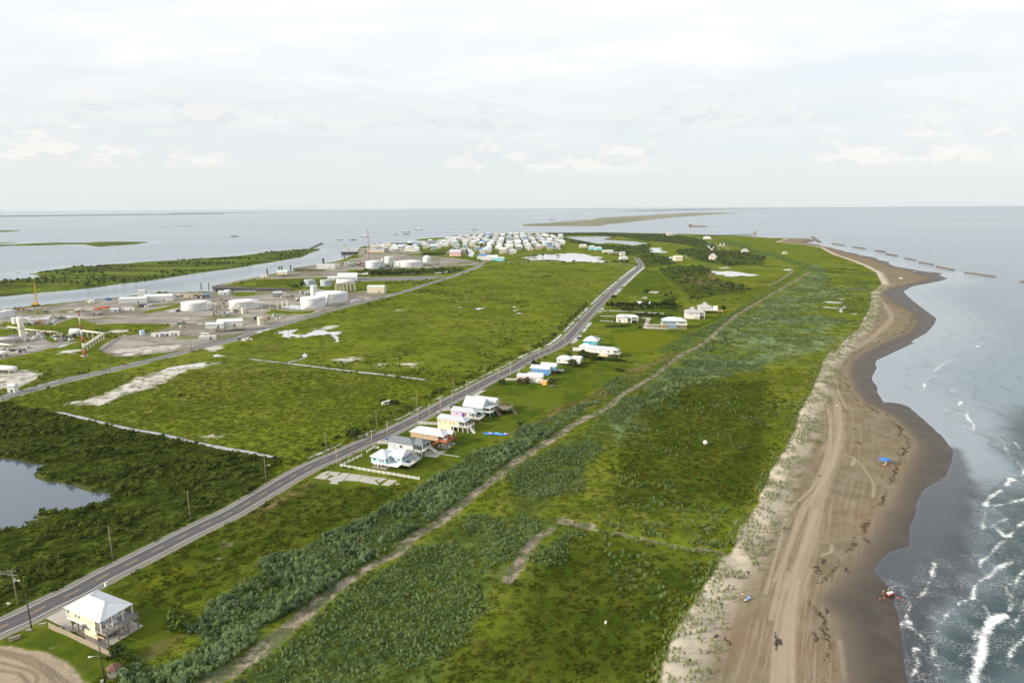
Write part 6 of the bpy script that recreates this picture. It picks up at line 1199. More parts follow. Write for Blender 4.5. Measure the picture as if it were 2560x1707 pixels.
areas = [('l', 170, 372, 520, 392, 7, 'along the left quay edge'), ('l', 520, 405, 860, 425, 5, 'on the quay behind the mast'), ('l', 390, 560, 860, 600, 12, 'in the left scrap heap'), ('l', 760, 500, 960, 535, 7, 'in the row of posts left of the mast top'), ('l', 380, 720, 640, 830, 16, 'in the left process yard'), ('l', 800, 770, 1080, 840, 12, 'in the pipe yard behind the mast'), ('l', 20, 940, 560, 1010, 14, 'in the rubble strip by the shell road'), ('l', 1380, 440, 1560, 465, 4, 'on the quay left of the first tank'), ('i1', 380, 265, 640, 300, 10, 'in the pump yard between the first two tanks'), ('i1', 640, 240, 860, 290, 6, 'before the second tank'), ('i1', 900, 290, 1240, 350, 8, 'behind the lone cream tank'), ('i1', 420, 100, 620, 160, 7, 'between the first two tanks'), ('i1', 1240, 40, 1580, 130, 14, 'behind the slim tall tank'), ('i2', 1180, 200, 1620, 260, 16, 'in the yard left of the far tanks'), ('i2', 1840, 250, 2040, 290, 6, 'at the foot of the far tanks'), ('i1', 0, 370, 100, 430, 4, 'in the brown yard'), ('i1', 700, 570, 880, 595, 4, 'on the verge of the side road'), ('2', 960, 500, 1420, 545, 16, 'on the far dock'), ('i1', 0, 60, 260, 90, 6, 'on the quay behind the first tank')]
for c, x0, y0, x1, y1, n, where in areas:
    k = random.Random(int(x0+y0))
    for i in range(n):
        nm, m_ = tone[k.randrange(len(tone))]; x, y = k.uniform(x0, x1), k.uniform(y0, y1)
        machine(c, x, y, k.uniform(1.0, 2.3)*(1.7 if c in ('i2', '2') else 1), m_, nm+' piece of plant '+where, k.uniform(0, 3))['group'] = 'yard plant '+where
# docks
for sp, lab, zt in (('1: 1955,843 2060,842 2352,862 2352,873 1960,868', 'timber faced dock beside the slip', 1.9), ('2: 0,862 330,868 340,878 0,880', 'dark sheet pile dock along the slip', 1.9), ('2: 345,684 380,684 640,702 600,712 370,702', 'dark timber dock with an orange fender at the channel mouth', 2.2)):
    p = ln(sp); c_ = np.mean(p, 0); t = empty('dock', (*c_, 0), 0, lab, 'dock'); o = slab('platform', [(x-c_[0], y-c_[1]) for x, y in p], zt, timber_dk, t, None, dz=.3)
    q = resample(p, 9.0); pm = shared('pile', lambda: MB().lathe([(.35, -1.5), (.35, 2.9), (0, 3.0)], 8).mesh('pile', timber_dk))
    for x, y in q: child('pile', pm, t, (x-c_[0], y-c_[1], 0))
for i, (x, y) in enumerate(((1855, 868), (1925, 872))):
    t = empty('mooring_pile', (*at('1', x, y, 0), 0), 0, 'dark mooring pile standing in the channel, '+('left' if i == 0 else 'right')+' of two', 'pile'); MB().lathe([(.7, -2), (.6, 9), (0, 9.3)], 8).build('pile', timber_dk, t)
for i, (c, x, y) in enumerate((('2', 110, 735), ('2', 220, 715), ('2', 243, 708), ('2', 325, 700), ('2', 622, 637), ('2', 630, 637), ('2', 818, 590))):
    t = empty('mooring_pile', (*at(c, x, y, 0), 0), 0, 'dark dolphin pile on the inner channel bank', 'pile', 'channel bank piles'); MB().lathe([(1.3, -2), (1.1, 9), (0, 9.5)], 8).lathe([(.5, 7), (1.6, 7), (1.6, 8), (.5, 8)], 8).build('pile', timber_dk, t)
# ================================================================== THE TOWN
wall_v = [('white', white_s), ('cream', cream), ('pale blue', paint('faded_blue_siding', (.34,.42,.47))), ('beige', beige), ('pale grey', shingle_light), ('aqua', paint('faded_aqua_siding', (.30,.44,.45))), ('pink', paint('faded_pink_siding', (.48,.35,.32)))]; roof_v = [('white', metal_white), ('pale grey', shingle_light), ('grey', metal_grey), ('blue', bluemetal), ('dark', shingle_grey)]
TOWN = [ln('t1: 830,150 1060,85 1160,60 1420,48 1700,40 2100,45 2300,75 2345,150 2340,195 2050,205 1830,212 1730,250 1600,235 1400,245 1345,180 1260,140 1220,150 1090,160')]
protoT = {}
def town_proto(kind):
    """one mesh set per kind: hipped on posts, gabled two storey, wide low"""
    if kind in protoT: return protoT[kind]
    r_ = {}
    if kind == 'hip': L, Wd, H0, H1, rise, hp = 14, 12, 3.0, 7.4, 3.0, .38
    elif kind == 'gable': L, Wd, H0, H1, rise, hp = 12, 11, 3.0, 9.2, 3.4, .01
    else: L, Wd, H0, H1, rise, hp = 22, 12, .5, 5.2, 2.6, .3
    tmp = bpy.data.objects.new('town_pattern', None)
    w_ = walls(tmp, -L/2, L/2, -Wd/2, Wd/2, H0, H1, white_s); f_ = roof(tmp, -L/2-.7, L/2+.7, -Wd/2-.7, Wd/2+.7, H1+.01, rise, metal_white, hp*Wd+.01, hp*Wd+.01)
    pb = MB()
    for x, y in grid(-L/2+.5, L/2-.5, 3, -Wd/2+.5, Wd/2-.5, 3): pb.box(x-.2, x+.2, y-.2, y+.2, -.2, H0)
    pb.box(-L/2+1, L/2-3, -Wd/2+2, Wd/2-1, 0, H0-.05)
    wb = MB()
    for s in (-1, 1):
        for u in (-.34, -.1, .14, .36): wb.cbox(u*L, s*Wd/2, (H0+H1)/2+.2, 1.4, .16, 1.5)
        wb.cbox(s*L/2, 0, (H0+H1)/2+.2, .16, 2.0, 1.7)
    protoT[kind] = (w_.data, f_.data, pb.mesh('lower_storey', beige), wb.mesh('windows', glass))
    for o in (f_.children[0], w_, f_, tmp): bpy.data.objects.remove(o)
    return protoT[kind]
variant = {}
def with_mat(me, m):
    key = (me.name, m.name)
    if key not in variant: v = me.copy(); v.materials.clear(); v.materials.append(m); variant[key] = v
    return variant[key]
k_ = random.Random(5); town_pts = []
lo = np.min(TOWN[0], 0); hi = np.max(TOWN[0], 0); canal = np.array(PONDS[6])
yy = lo[1]
while yy < hi[1]:
    xx = lo[0]
    while xx < hi[0]:
        p = np.array([[xx+k_.uniform(-5, 5), yy+k_.uniform(-12, 12)]])
        if poly_sdf(TOWN[0], p, 50)[0] > 2 and poly_sdf(canal, p, 60)[0] < -10 and k_.random() < .86: town_pts.append(p[0])
        xx += 27
    yy += 31*(1.25+.35*(yy-lo[1])/(hi[1]-lo[1]))
n_main = len(town_pts)
dockside = ln('t1: 420,150 830,125 1000,150 1010,190 760,225 430,215 200,195 200,150')
lo = np.min(dockside, 0); hi = np.max(dockside, 0); yy = lo[1]
while yy < hi[1]:
    xx = lo[0]
    while xx < hi[0]:
        p = np.array([[xx+k_.uniform(-9, 9), yy+k_.uniform(-18, 18)]])
        if poly_sdf(dockside, p, 50)[0] > 3 and k_.random() < .7 and len(town_pts) < 272: town_pts.append(p[0])
        xx += 30
    yy += 60
for x, y in [at('t1', *q) for q in ((860, 110), (900, 108), (1100, 90), (1180, 80), (1250, 72), (640, 140), (700, 150), (760, 140), (470, 190), (560, 180), (660, 200), (300, 205), (230, 150), (360, 150), (1430, 245), (1480, 240), (1650, 240), (1760, 245), (1140, 200), (1120, 235), (1160, 170), (1240, 190), (1200, 215), (1220, 230), (1000, 130), (960, 118))]: town_pts.append(np.array([x, y]))
count_t = 0
for x, y in town_pts:
    if count_t >= 296: break
    kind = k_.choices(('hip', 'gable', 'wide'), (6, 3, 1.2))[0]; wn, wm = wall_v[k_.choices(range(7), (9, 3, 2, 2, 1.5, .7, .5))[0]]; rn, rm = roof_v[k_.choices(range(5), (7, 5, 2, 1.3, .5))[0]]
    xs = x/y*1580; where = 'on the dock side' if xs < -260 else ('by the town canal' if xs < -60 else ('in mid town' if xs < 0 else 'at the pond end')); row = 'far' if y > 2300 else ('near' if y < 1950 else 'middle')
    kn = {'hip': 'raised house', 'gable': 'gabled house', 'wide': 'long low house'}[kind]
    lab = f'{wn} {kn} with {rn} roof {where}, {row} rows'
    t = empty('town_house', (x, y, GZ), math.radians(k_.choice((0, 0, 90))+k_.uniform(-9, 9)), lab, 'house', 'town houses '+where+', '+row+' rows'); keep_off.append((x, y, 9))
    me = town_proto(kind); sc_ = k_.uniform(.95, 1.35)
    for nm, m_, mt in (('wall', me[0], wm), ('roof', me[1], rm), ('lower_storey', me[2], None), ('windows', me[3], None)):
        o = child(nm, with_mat(m_, mt) if mt else m_, t, (0, 0, 0), 0, (sc_, sc_, sc_))
        if nm == 'windows': o['kind'] = 'stuff'
    count_t += 1
simple_house('t1', 1445, 298, 0, 28, 16, 9, 2.5, white_s, bluemetal, 'blue roofed flat building at the bend of the side road', 'shop_building', .3, 0, 'building'); simple_house('t1', 1540, 305, 0, 22, 16, 7, 4, white_s, metal_white, 'white gabled building at the bend of the side road', 'building', .01, 0, 'building'); simple_house('t1', 1600, 312, 0, 26, 12, 6, 2, aqua, metal_white, 'pale aqua shed at the bend of the side road', 'building', .2, 0, 'building')
simple_house('t1', 1135, 255, 0, 26, 24, 9, 6, pinkp, metal_grey, 'big grey roofed hall with pink end wall beside the town canal', 'hall', .01, 0, 'hall'); simple_house('t1', 885, 145, 0, 30, 20, 8, 9, navy, shingle_grey, 'large black gabled hall above the town dock', 'hall', .3, 0, 'hall'); simple_house('t1', 275, 205, 0, 44, 18, 8, 2, beige, shingle_light, 'long grey flat warehouse behind the radio mast', 'warehouse', .3, 0, 'warehouse'); simple_house('t1', 650, 200, 0, 34, 16, 7, 2.5, white_s, beige, 'long pale warehouse in the town dockyard', 'warehouse', .3, 0, 'warehouse'); simple_house('t1', 480, 190, 0, 28, 18, 6, 6, white_s, metal_white, 'white pyramid roofed hall in the town dockyard', 'hall', .45, 0, 'hall'); simple_house('t1', 890, 158, 0, 40, 14, 5, 2, white_s, metal_white, 'long white roofed shed in front of the black gabled hall', 'shed', .2, 0, 'shed'); simple_house('t1', 1460, 225, 0, 30, 18, 8, 4, white_s, bluemetal, 'wide white house with blue roof beside the town canal', 'house', .3, 4)
# ================================================================== POLES
def utility_pole(c, x, y, label, h_=10.8, arm=0, m=None, cross=False, group='utility poles'):
    t = empty('utility_pole', (*at(c, x, y), GZ), 0, label, 'utility pole', group)
    child('pole', shared(('upole', h_, (m or timber).name), lambda: MB().tube([(0, 0, -.4), (0, 0, h_*.5), (0, 0, h_)], [.17, .145, .11], 8).mesh('pole', m or timber)), t)
    if arm:
        MB().tube([(0, 0, h_*.70), (arm*.9, -.3, h_*.74), (arm*1.9, -.6, h_*.75)], .05, 6).build('lamp_arm', steel, t); MB().blob((arm*2.1, -.65, h_*.745), (.45, .2, .14), 8, 4, 0).build('lamp', plastic_w, t)
    if cross:
        for z in (h_-.3, h_-1.6): MB().cbox(0, 0, z, 2.6, .12, .14).build('crossarm', timber, t)
        MB().lathe([(.28, h_-3.6), (.28, h_-2.7), (0, h_-2.6)], 10, (.42, 0)).build('transformer', ctn['grey'], t)
    else: MB().lathe([(.06, h_), (.09, h_+.2), (0, h_+.3)], 6).build('insulator', ctn['grey'], t)
    return t
ordn = ['first', 'second', 'third', 'fourth', 'fifth', 'sixth', 'seventh', 'eighth', 'ninth', 'tenth', 'eleventh', 'twelfth', 'thirteenth', 'fourteenth', 'fifteenth', 'sixteenth', 'seventeenth', 'eighteenth', 'nineteenth', 'twentieth', 'twenty-first', 'twenty-second', 'twenty-third', 'twenty-fourth', 'twenty-fifth', 'twenty-sixth', 'twenty-seventh', 'twenty-eighth', 'twenty-ninth']
LP = [('a', 145, 820), ('a', 1020, 400), ('a', 1737, 55), ('6', 85, 1262), ('6', 640, 1012), ('6', 1104, 795), ('6', 1474, 620), ('6', 1812, 442), ('6', 2103, 318), ('3', 152, 1512), ('3', 310, 1430), ('3', 415, 1345), ('3', 486, 1285), ('3', 562, 1190), ('3', 640, 1160), ('3', 703, 1085), ('3', 766, 1022), ('3', 800, 985), ('3', 835, 955), ('3', 873, 930), ('3', 910, 895), ('3', 943, 868), ('3', 976, 845), ('3', 1002, 815), ('3', 1030, 785), ('3', 1058, 755), ('3', 1084, 728)]
for i, (c, x, y) in enumerate(LP): utility_pole(c, x, y, f'{ordn[i]} timber utility pole along the left verge of the main road, from the near end', 11.2, 0 if i not in (0, 3, 6) else (1 if i != 6 else -1), None, i in (0,))
RP = [('6', 735, 1115), ('6', 1060, 952), ('6', 1203, 862), ('6', 1480, 742), ('6', 1586, 686), ('6', 1691, 626), ('6', 1796, 560), ('6', 1935, 470), ('6', 2232, 320), ('6', 2335, 306), ('3', 245, 1532), ('3', 365, 1482), ('3', 485, 1402), ('3', 780, 1150), ('3', 856, 1062), ('3', 908, 992), ('3', 1131, 1018)]
for i, (c, x, y) in enumerate(RP): utility_pole(c, x, y, f'{ordn[i]} pale timber pole along the right verge of the main road, from the near end', 9.2, -1 if i in (1, 3) else 0, mat('pale_timber_pole', (.42,.35,.27), .85, .15, .8, streak=True))
utility_pole('a', 270, 1040, 'dark creosoted pole between the road and the cream house fence', 10.5, 0, timber_dk); utility_pole('h', 1500, 1530, 'dark creosoted pole with a lamp arm by the brown gazebo', 10.5, -1, timber_dk)
SP = [('5', 30, 497), ('5', 552, 357), ('5', 1010, 228), ('5', 1413, 137), ('5', 1763, 47), ('2', 300, 1305), ('2', 696, 1088), ('2', 862, 1040), ('2', 1150, 975), ('2', 1372, 880), ('2', 1470, 850), ('2', 1662, 790), ('2', 1810, 778), ('2', 1872, 758), ('2', 1830, 702), ('2', 1935, 690)]
for i, (c, x, y) in enumerate(SP): utility_pole(c, x, y, f'{ordn[i]} thin pole along the side road, from the left edge', 14 if y < 60 or i in (1, 2) else 12)
for i in range(5):      # sagging wire between the first poles of the left verge
    (c0, x0, y0), (c1, x1, y1) = LP[i], LP[i+1]; a, b_ = Vector((*at(c0, x0, y0), GZ+10.6)), Vector((*at(c1, x1, y1), GZ+10.6))
    o = MB().tube([a.lerp(b_, t_)-Vector((0, 0, 4*1.1*t_*(1-t_))) for t_ in np.linspace(0, 1, 11)], .022, 4).build('power_line', black_p); setp(o, f'thin black wire sagging from the {ordn[i]} to the {ordn[i+1]} pole of the left verge', 'wire', 'left verge wires')
a = Vector((*at('a', 145, 820), GZ+10.7))
for j, dz in enumerate((0, -.7, -1.4)):
    b_ = a+Vector((-40, 6, 0)); o = MB().tube([a.lerp(b_, t_)+Vector((0, .4*j, dz-3*t_*(1-t_))) for t_ in np.linspace(0, 1, 9)], .025, 4).build('power_line', plastic_w); setp(o, ['uppermost', 'middle', 'lowest'][j]+' pale wire leaving the first pole towards the left edge', 'wire', 'wires to the left edge')
# ================================================================== TREES AND BUSHES
bark = mat('grey_bark', (.16, .13, .10), .9, .2, 1.5)
def leafm(name, a, b):
    if name in MATS: return MATS[name]
    m = bpy.data.materials.new(name); m.use_nodes = True; N = NT(m.node_tree); pos = N.n('ShaderNodeNewGeometry').outputs['Position']
    c = N.mix(N.ramp(N.noise(pos, 1.1, 3, .6), .3, .7), a, b); d = N.n('ShaderNodeBsdfDiffuse', {'Color': c}); t = N.n('ShaderNodeBsdfTranslucent', {'Color': c}); mx = N.n('ShaderNodeMixShader', {0: .25}); N.link(d.outputs[0], mx.inputs[1]); N.link(t.outputs[0], mx.inputs[2])
    o = N.n('ShaderNodeOutputMaterial'); N.link(mx.outputs[0], o.inputs[0]); MATS[name] = m; return m
dark_leaf = leafm('dark_garden_leaves', (.022,.040,.012), (.070,.098,.028)); palm_leaf = leafm('palm_fronds', (.040,.050,.018), (.115,.115,.045)); red_leaf = leafm('reddish_leaves', (.050,.036,.020), (.130,.085,.040)); green_leaf = leafm('bright_garden_leaves', (.040,.070,.014), (.120,.165,.035)); silver_leaf = leafm('silvery_garden_leaves', (.10,.15,.10), (.25,.31,.22))
def bush_mesh(key, m, r, h_, n, size):
    def mk():
        b = MB()
        for _ in range(6): a = random.uniform(0, 6.3); q = random.uniform(.2, .6)*r; b.leaves((q*math.cos(a), q*math.sin(a), h_*random.uniform(.4, .75)), (r*.55, r*.55, h_*.34), n//6, size, .5)
        return b.mesh('crown', m)
    return shared(('bush', key, random.randint(0, 2)), mk)
def bush(c, x, y, r, h_, m, label, group=None, name='bush', trunk=False):
    gx, gy = at(c, x, y); t = empty(name, (gx, gy, GZ), random.uniform(0, 6), label, 'tree' if trunk else 'bush', group)
    child('crown', bush_mesh((m.name, trunk), m, 1.0, 1.0 if not trunk else .8, 210, .13), t, (0, 0, 0 if not trunk else h_*.25), 0, (r, r, h_))
    tr = MB().tube([(0, 0, -.2), (.05*r, .04*r, h_*.35), (.02, 0, h_*.6)], [.09*r+.04, .07*r+.03, .03*r], 6)
    for k in range(3): a = k*2.1; tr.tube([(.03, .02, h_*.32), (r*.4*math.cos(a), r*.4*math.sin(a), h_*.62)], [.05*r+.02, .02*r], 5)
    tr.build('trunk', bark, t)
def palm(c, x, y, h_, r, label, group=None, m=None):
    gx, gy = at(c, x, y); t = empty('palm_tree', (gx, gy, GZ), random.uniform(0, 6), label, 'palm', group); lean = random.uniform(-.4, .4)
    MB().tube([(0, 0, -.2), (lean*.4, 0, h_*.5), (lean, .1, h_)], [.34, .24, .20], 8).build('trunk', bark, t)
    def mk():
        b = MB()
        for i in range(34):
            a = i*2.4; el = random.uniform(-.7, 1.25); L = random.uniform(.8, 1.05); c_, s_ = math.cos(a), math.sin(a); prev = Vector((0, 0, 0)); d = Vector((c_*math.cos(el), s_*math.cos(el), math.sin(el)))
            for q in range(5):
                nx = prev+d*(L/5); w = .10*(1-q/5.5)+.02; sd = Vector((-s_, c_, 0))*w
                b.add([prev-sd, nx-sd*.9, nx-Vector((0,0,.02)), prev-Vector((0,0,.02))], [(0,1,2,3)]); b.add([prev+sd, nx+sd*.9, nx-Vector((0,0,.02)), prev-Vector((0,0,.02))], [(3,2,1,0)])
                prev = nx; d = (d+Vector((0, 0, -.24))).normalized()
        return b.mesh('fronds', m or palm_leaf)
    child('fronds', shared(('palm', random.randint(0, 2)), mk), t, (lean, .1, h_), random.uniform(0, 6), (r, r, r))
palm('r', 2160, 522, 2.4, 3.3, 'bushy palm standing alone on the lawn near the silver bank'); palm('q1', 850, 990, 1.6, 3.4, 'bushy palm at the corner of the long low white house'); palm('r2', 1640, 545, 4.6, 1.6, 'short palm with drooping dry fronds before the cluttered timber deck'); palm('r', 1895, 420, .6, .9, 'tiny palm on the lawn before the tall blue house')
for i, (x, y, h_) in enumerate(((195, 205, 4), (283, 205, 4), (350, 210, 4), (340, 530, 5), (180, 460, 3), (250, 520, 5), (510, 500, 4), (720, 535, 6), (700, 480, 5), (745, 160, 6), (1410, 300, 5), (140, 330, 3), (925, 330, 3))): palm('q2', x, y, h_, 2.2, ['round topped palm at the verge left of the dark hedge trees, first', 'round topped palm at the verge left of the dark hedge trees, second', 'round topped palm at the verge left of the dark hedge trees, third', 'slender palm before the white lodge', 'small palm on the drive left of the white lodge', 'palm at the left corner of the white lodge', 'palm beside the timber gable porch of the white lodge', 'tall palm right of the white lodge, front', 'tall palm right of the white lodge, back', 'palm standing before the broad white roof', 'palm left of the nearer cupola house', 'small palm beside the first long drive', 'small palm between the two long drives'][i], 'palms around the far drives')
for i, (x, y) in enumerate(((690, 555), (575, 600), (490, 620), (1160, 320))): palm('q1', x, y, 3.0, 1.9, ['palm behind the aqua house', 'palm at the road behind the royal blue house', 'stubby palm by the verge poles near the royal blue house', 'small palm on the lot before the turquoise house'][i], 'palms by the second house row')
kk = random.Random(3)
for i in range(30):
    x = 150+i*40+kk.uniform(-14, 14); bush('q2', x, 232-max(0, (x-900))*.03+kk.uniform(-16, 14), kk.uniform(2.8, 4.6), kk.uniform(4.5, 8.0), dark_leaf, 'dark tree in the hedge row before the broad white roofed house', 'dark hedge row trees', 'hedge_tree', True)
for i in range(9): bush('q2', 1100+kk.uniform(-20, 220), 175+kk.uniform(-20, 60), kk.uniform(3, 4.6), kk.uniform(5, 9), dark_leaf, 'dark tree clustered at the right end of the hedge row', 'trees at the hedge end', 'hedge_tree', True)
for i in range(15): bush('q2', 640+i*42, 350+kk.uniform(-4, 18)+i*3.2, kk.uniform(2, 3), kk.uniform(2.5, 4.2), dark_leaf, 'dark bush in the row between lodge and cupola houses', 'bush row behind the pale drives', 'bush')
for i in range(5): bush('q2', 400+kk.uniform(0, 150), 270+kk.uniform(0, 30), 3, 5, dark_leaf, 'dark leafy tree behind the white lodge', 'trees behind the lodge', 'tree', True)
for i in range(10): bush('q2', 120+i*40, 535+kk.uniform(-6, 24), kk.uniform(1.4, 2.2), kk.uniform(1.6, 2.6), dark_leaf, 'low dark shrub in the line in front of the white lodge', 'low shrubs before the lodge', 'bush')
for x, y, r, h_, lab in ((1290, 295, 2.6, 4, 'dark tree left of the nearer cupola house, first'), (1210, 285, 3, 4, 'dark tree left of the nearer cupola house, second'), (2150, 300, 4, 6, 'dark tree at the right end of the white roof terrace'), (1150, 55, 3, 5, 'lone dark tree in the far field above the hedge, left of two'), (1220, 30, 3, 6, 'lone dark tree in the far field above the hedge, right of two'), (690, 600, 2, 3, 'pale round shrub in front of the zigzag drive'), (250, 80, 4, 6, 'dark tree on the verge by the road, above the drives')): bush('q2', x, y, r, h_, dark_leaf, lab, None, 'tree', True)
for c, x, y, r, h_, m_, lab in (('q1', 225, 985, 3.0, 4.4, red_leaf, 'reddish brown bush before the long low white house, left of two'), ('q1', 340, 975, 2.6, 4.2, red_leaf, 'reddish brown bush before the long low white house, right of two'), ('q1', 1220, 680, 4.4, 6.2, dark_leaf, 'large dark bush before the white house with two hip roofs'), ('q1', 1400, 470, 4.2, 5.0, dark_leaf, 'dark bush behind the white house, left of the long raised house'), ('q1', 1480, 520, 4.6, 5.0, dark_leaf, 'dark bush between the white house and the long raised house'), ('q1', 1590, 555, 4.8, 5.5, dark_leaf, 'large dark bush at the foot of the long raised house'), ('q1', 1145, 440, 3.6, 3.2, green_leaf, 'bright green bush behind the white house with two hip roofs'), ('q1', 500, 630, 3.0, 3.2, dark_leaf, 'dark bush on the verge behind the royal blue house'), ('q1', 600, 970, 1.6, 2.2, green_leaf, 'small green bush beside the orange shed'), ('q1', 830, 1050, 2.4, 1.8, silver_leaf, 'silvery low bush under the bushy palm'), ('q1', 2070, 760, 2.6, 2.4, dark_leaf, 'dark low bush at the lawn edge below the raised house, left of two'), ('q1', 2160, 770, 2.2, 2.0, dark_leaf, 'dark low bush at the lawn edge below the raised house, right of two'), ('6', 2255, 372, 3.0, 3.6, dark_leaf, 'round dark bush on the open lawn beside the road'), ('6', 890, 845, 5.0, 5.6, dark_leaf, 'large dark bush on the left verge opposite the grey shingle house'), ('6', 1275, 545, 4.0, 3.0, dark_leaf, 'dark bush beside the white wreck in the left field'), ('6', 1160, 515, 2.8, 2.0, dark_leaf, 'low dark bush left of the white wreck in the field'), ('a', 1640, 1040, 4.4, 4.4, green_leaf, 'broad leafy bush at the edge of the lawn right of the cream house'), ('a', 1560, 1000, 3.0, 3.4, dark_leaf, 'dark bush in the shade at the lawn edge right of the cream house'), ('a', 1050, 1300, 2.6, 3.4, dark_leaf, 'dark round bush at the lower end of the board fence'), ('a', 1130, 1330, 2.2, 2.4, green_leaf, 'green bush beside the dark round bush at the fence end'), ('6', 865, 1140, .8, 1.0, green_leaf, 'small round shrub along the white rail fence, right of two'), ('6', 800, 1128, .8, 1.0, green_leaf, 'small round shrub along the white rail fence, left of two'), ('3', 1240, 940, 5, 6, dark_leaf, 'dark tree beside the bare slab in the mown field'), ('2', 430, 850, 5, 8, dark_leaf, 'dark tree left of the three grey green tanks'), ('2', 360, 862, 7, 5, dark_leaf, 'spreading dark bush at the slip left of the grey green tanks')):
    bush(c, x, y, r, h_, m_, lab)
for i in range(13): bush('q1', 1680+i*42, 540+i*3.5+kk.uniform(-8, 10), kk.uniform(1.8, 2.6), kk.uniform(1.8, 2.8), dark_leaf, 'dark shrub in the hedge below the long raised house', 'hedge below the raised house', 'bush')
for i in range(15): bush('2', 1060+i*31, 752+kk.uniform(-4, 4), kk.uniform(5, 8), kk.uniform(5, 8), dark_leaf, 'dark tree in the row along the long yard pond', 'trees along the yard pond', 'tree', True)
for i in range(70):
    x, y = kk.uniform(1250, 2330), kk.uniform(55, 200); bush('t1', x, y, kk.uniform(4, 7), kk.uniform(7, 11), dark_leaf, 'dark tree standing between the town houses', 'trees among the town houses', 'tree', True)
for i in range(16): bush('t1', 780+i*16, 245+kk.uniform(-3, 3), 5, 5, dark_leaf, 'dark hedge tree around the green field by the town', 'hedge of the green town field', 'tree', True)
for i in range(14): bush('t1', 430+i*18, 145+kk.uniform(-4, 4), 7, 9, green_leaf, 'green tree on the bay shore behind the dockyard', 'dockyard shore trees', 'tree', True)
for i in range(16): bush('t1', 1080+i*14 if i < 8 else 1210+(i-8)*9, (200-i*9 if i < 8 else 150+(i-8)*14), 4, 6, dark_leaf, 'dark tree along the town canal street', 'canal street trees', 'tree', True)
for i in range(22): bush('3', kk.choice((kk.uniform(110, 600), kk.uniform(850, 1090))), kk.uniform(652, 664) if i % 3 else kk.uniform(590, 600), kk.uniform(3, 5), kk.uniform(4, 6), dark_leaf, 'dark tree on the bank of the round pond', 'trees round the pond', 'tree', True)
# ================================================================== FIELD, BEACH AND SEA
t = empty('old_buoy', (*at('7', 1768, 940), GZ), .4, 'large weathered white ball buoy lying in the seaward meadow', 'buoy'); MB().lathe([(.01, -.08)]+[(1.15*math.sin(a), 1.1-1.15*math.cos(a)) for a in np.linspace(.25, PI-.05, 11)], 20).build('shell', mat('stained_white_shell', (.50,.47,.41), .6, .2, .5), t); MB().lathe([(.5, 0), (.5, .3), (.2, .3)], 12, (1.6, .2)).build('fitting', rust, t)
t = empty('wrecked_camper', (*at('6', 1200, 540), GZ), .4, 'white wreck lying in the open left field between bushes', 'wreck'); MB().add([(-3,-1.2,0),(3,-1.2,0),(3,1.2,0),(-3,1.2,0),(-2.6,-1.1,1.8),(1.8,-1.1,2.3),(1.9,1.1,2.0),(-2.7,1.1,1.4)], [(3,2,1,0),(4,5,6,7),(0,1,5,4),(1,2,6,5),(2,3,7,6),(3,0,4,7)]).build('body', plastic_w, t); MB().box(-1.6, -.2, -1.24, -1.1, .8, 1.5).box(.8, 2.0, -1.26, -1.1, .5, 1.6).build('opening', black_p, t)
for c, x, y, lab in (('c', 838, 1035, 'small white plastic drum lying in the near meadow'), ('8', 532, 462, 'white bucket at the top of the beach, left of two'), ('8', 630, 602, 'white bucket beside the beach wheel tracks, right of two'), ('r', 1500, 1000, ''), ('b', 0, 0, '')):
    if not lab: continue
    t = empty('plastic_drum', (*at(c, x, y, .9), ground_at(*at(c, x, y, .9))), .5, lab, 'drum'); MB().lathe([(.01, 0), (.28, 0), (.32, .2), (.32, .6), (.27, .75), (0, .75)], 14).build('body', plastic_w, t); MB().lathe([(.3, .68), (.33, .72), (.3, .78)], 14).build('lid', plastic_w, t)
def skin_body(name, joints, bones, radii, m, parent):
    me = bpy.data.meshes.new(name); me.from_pydata(joints, bones, []); o = bpy.data.objects.new(name, me); COL.objects.link(o); me.materials.append(m); o.parent = parent
    md = o.modifiers.new('skin', 'SKIN')
    for v, r in zip(me.skin_vertices[0].data, radii): v.radius = (r, r)
    me.skin_vertices[0].data[0].use_root = True; o.modifiers.new('smooth', 'SUBSURF').levels = 1; return o
skin_m = mat('sunlit_skin', (.42,.24,.16), .6, .05)
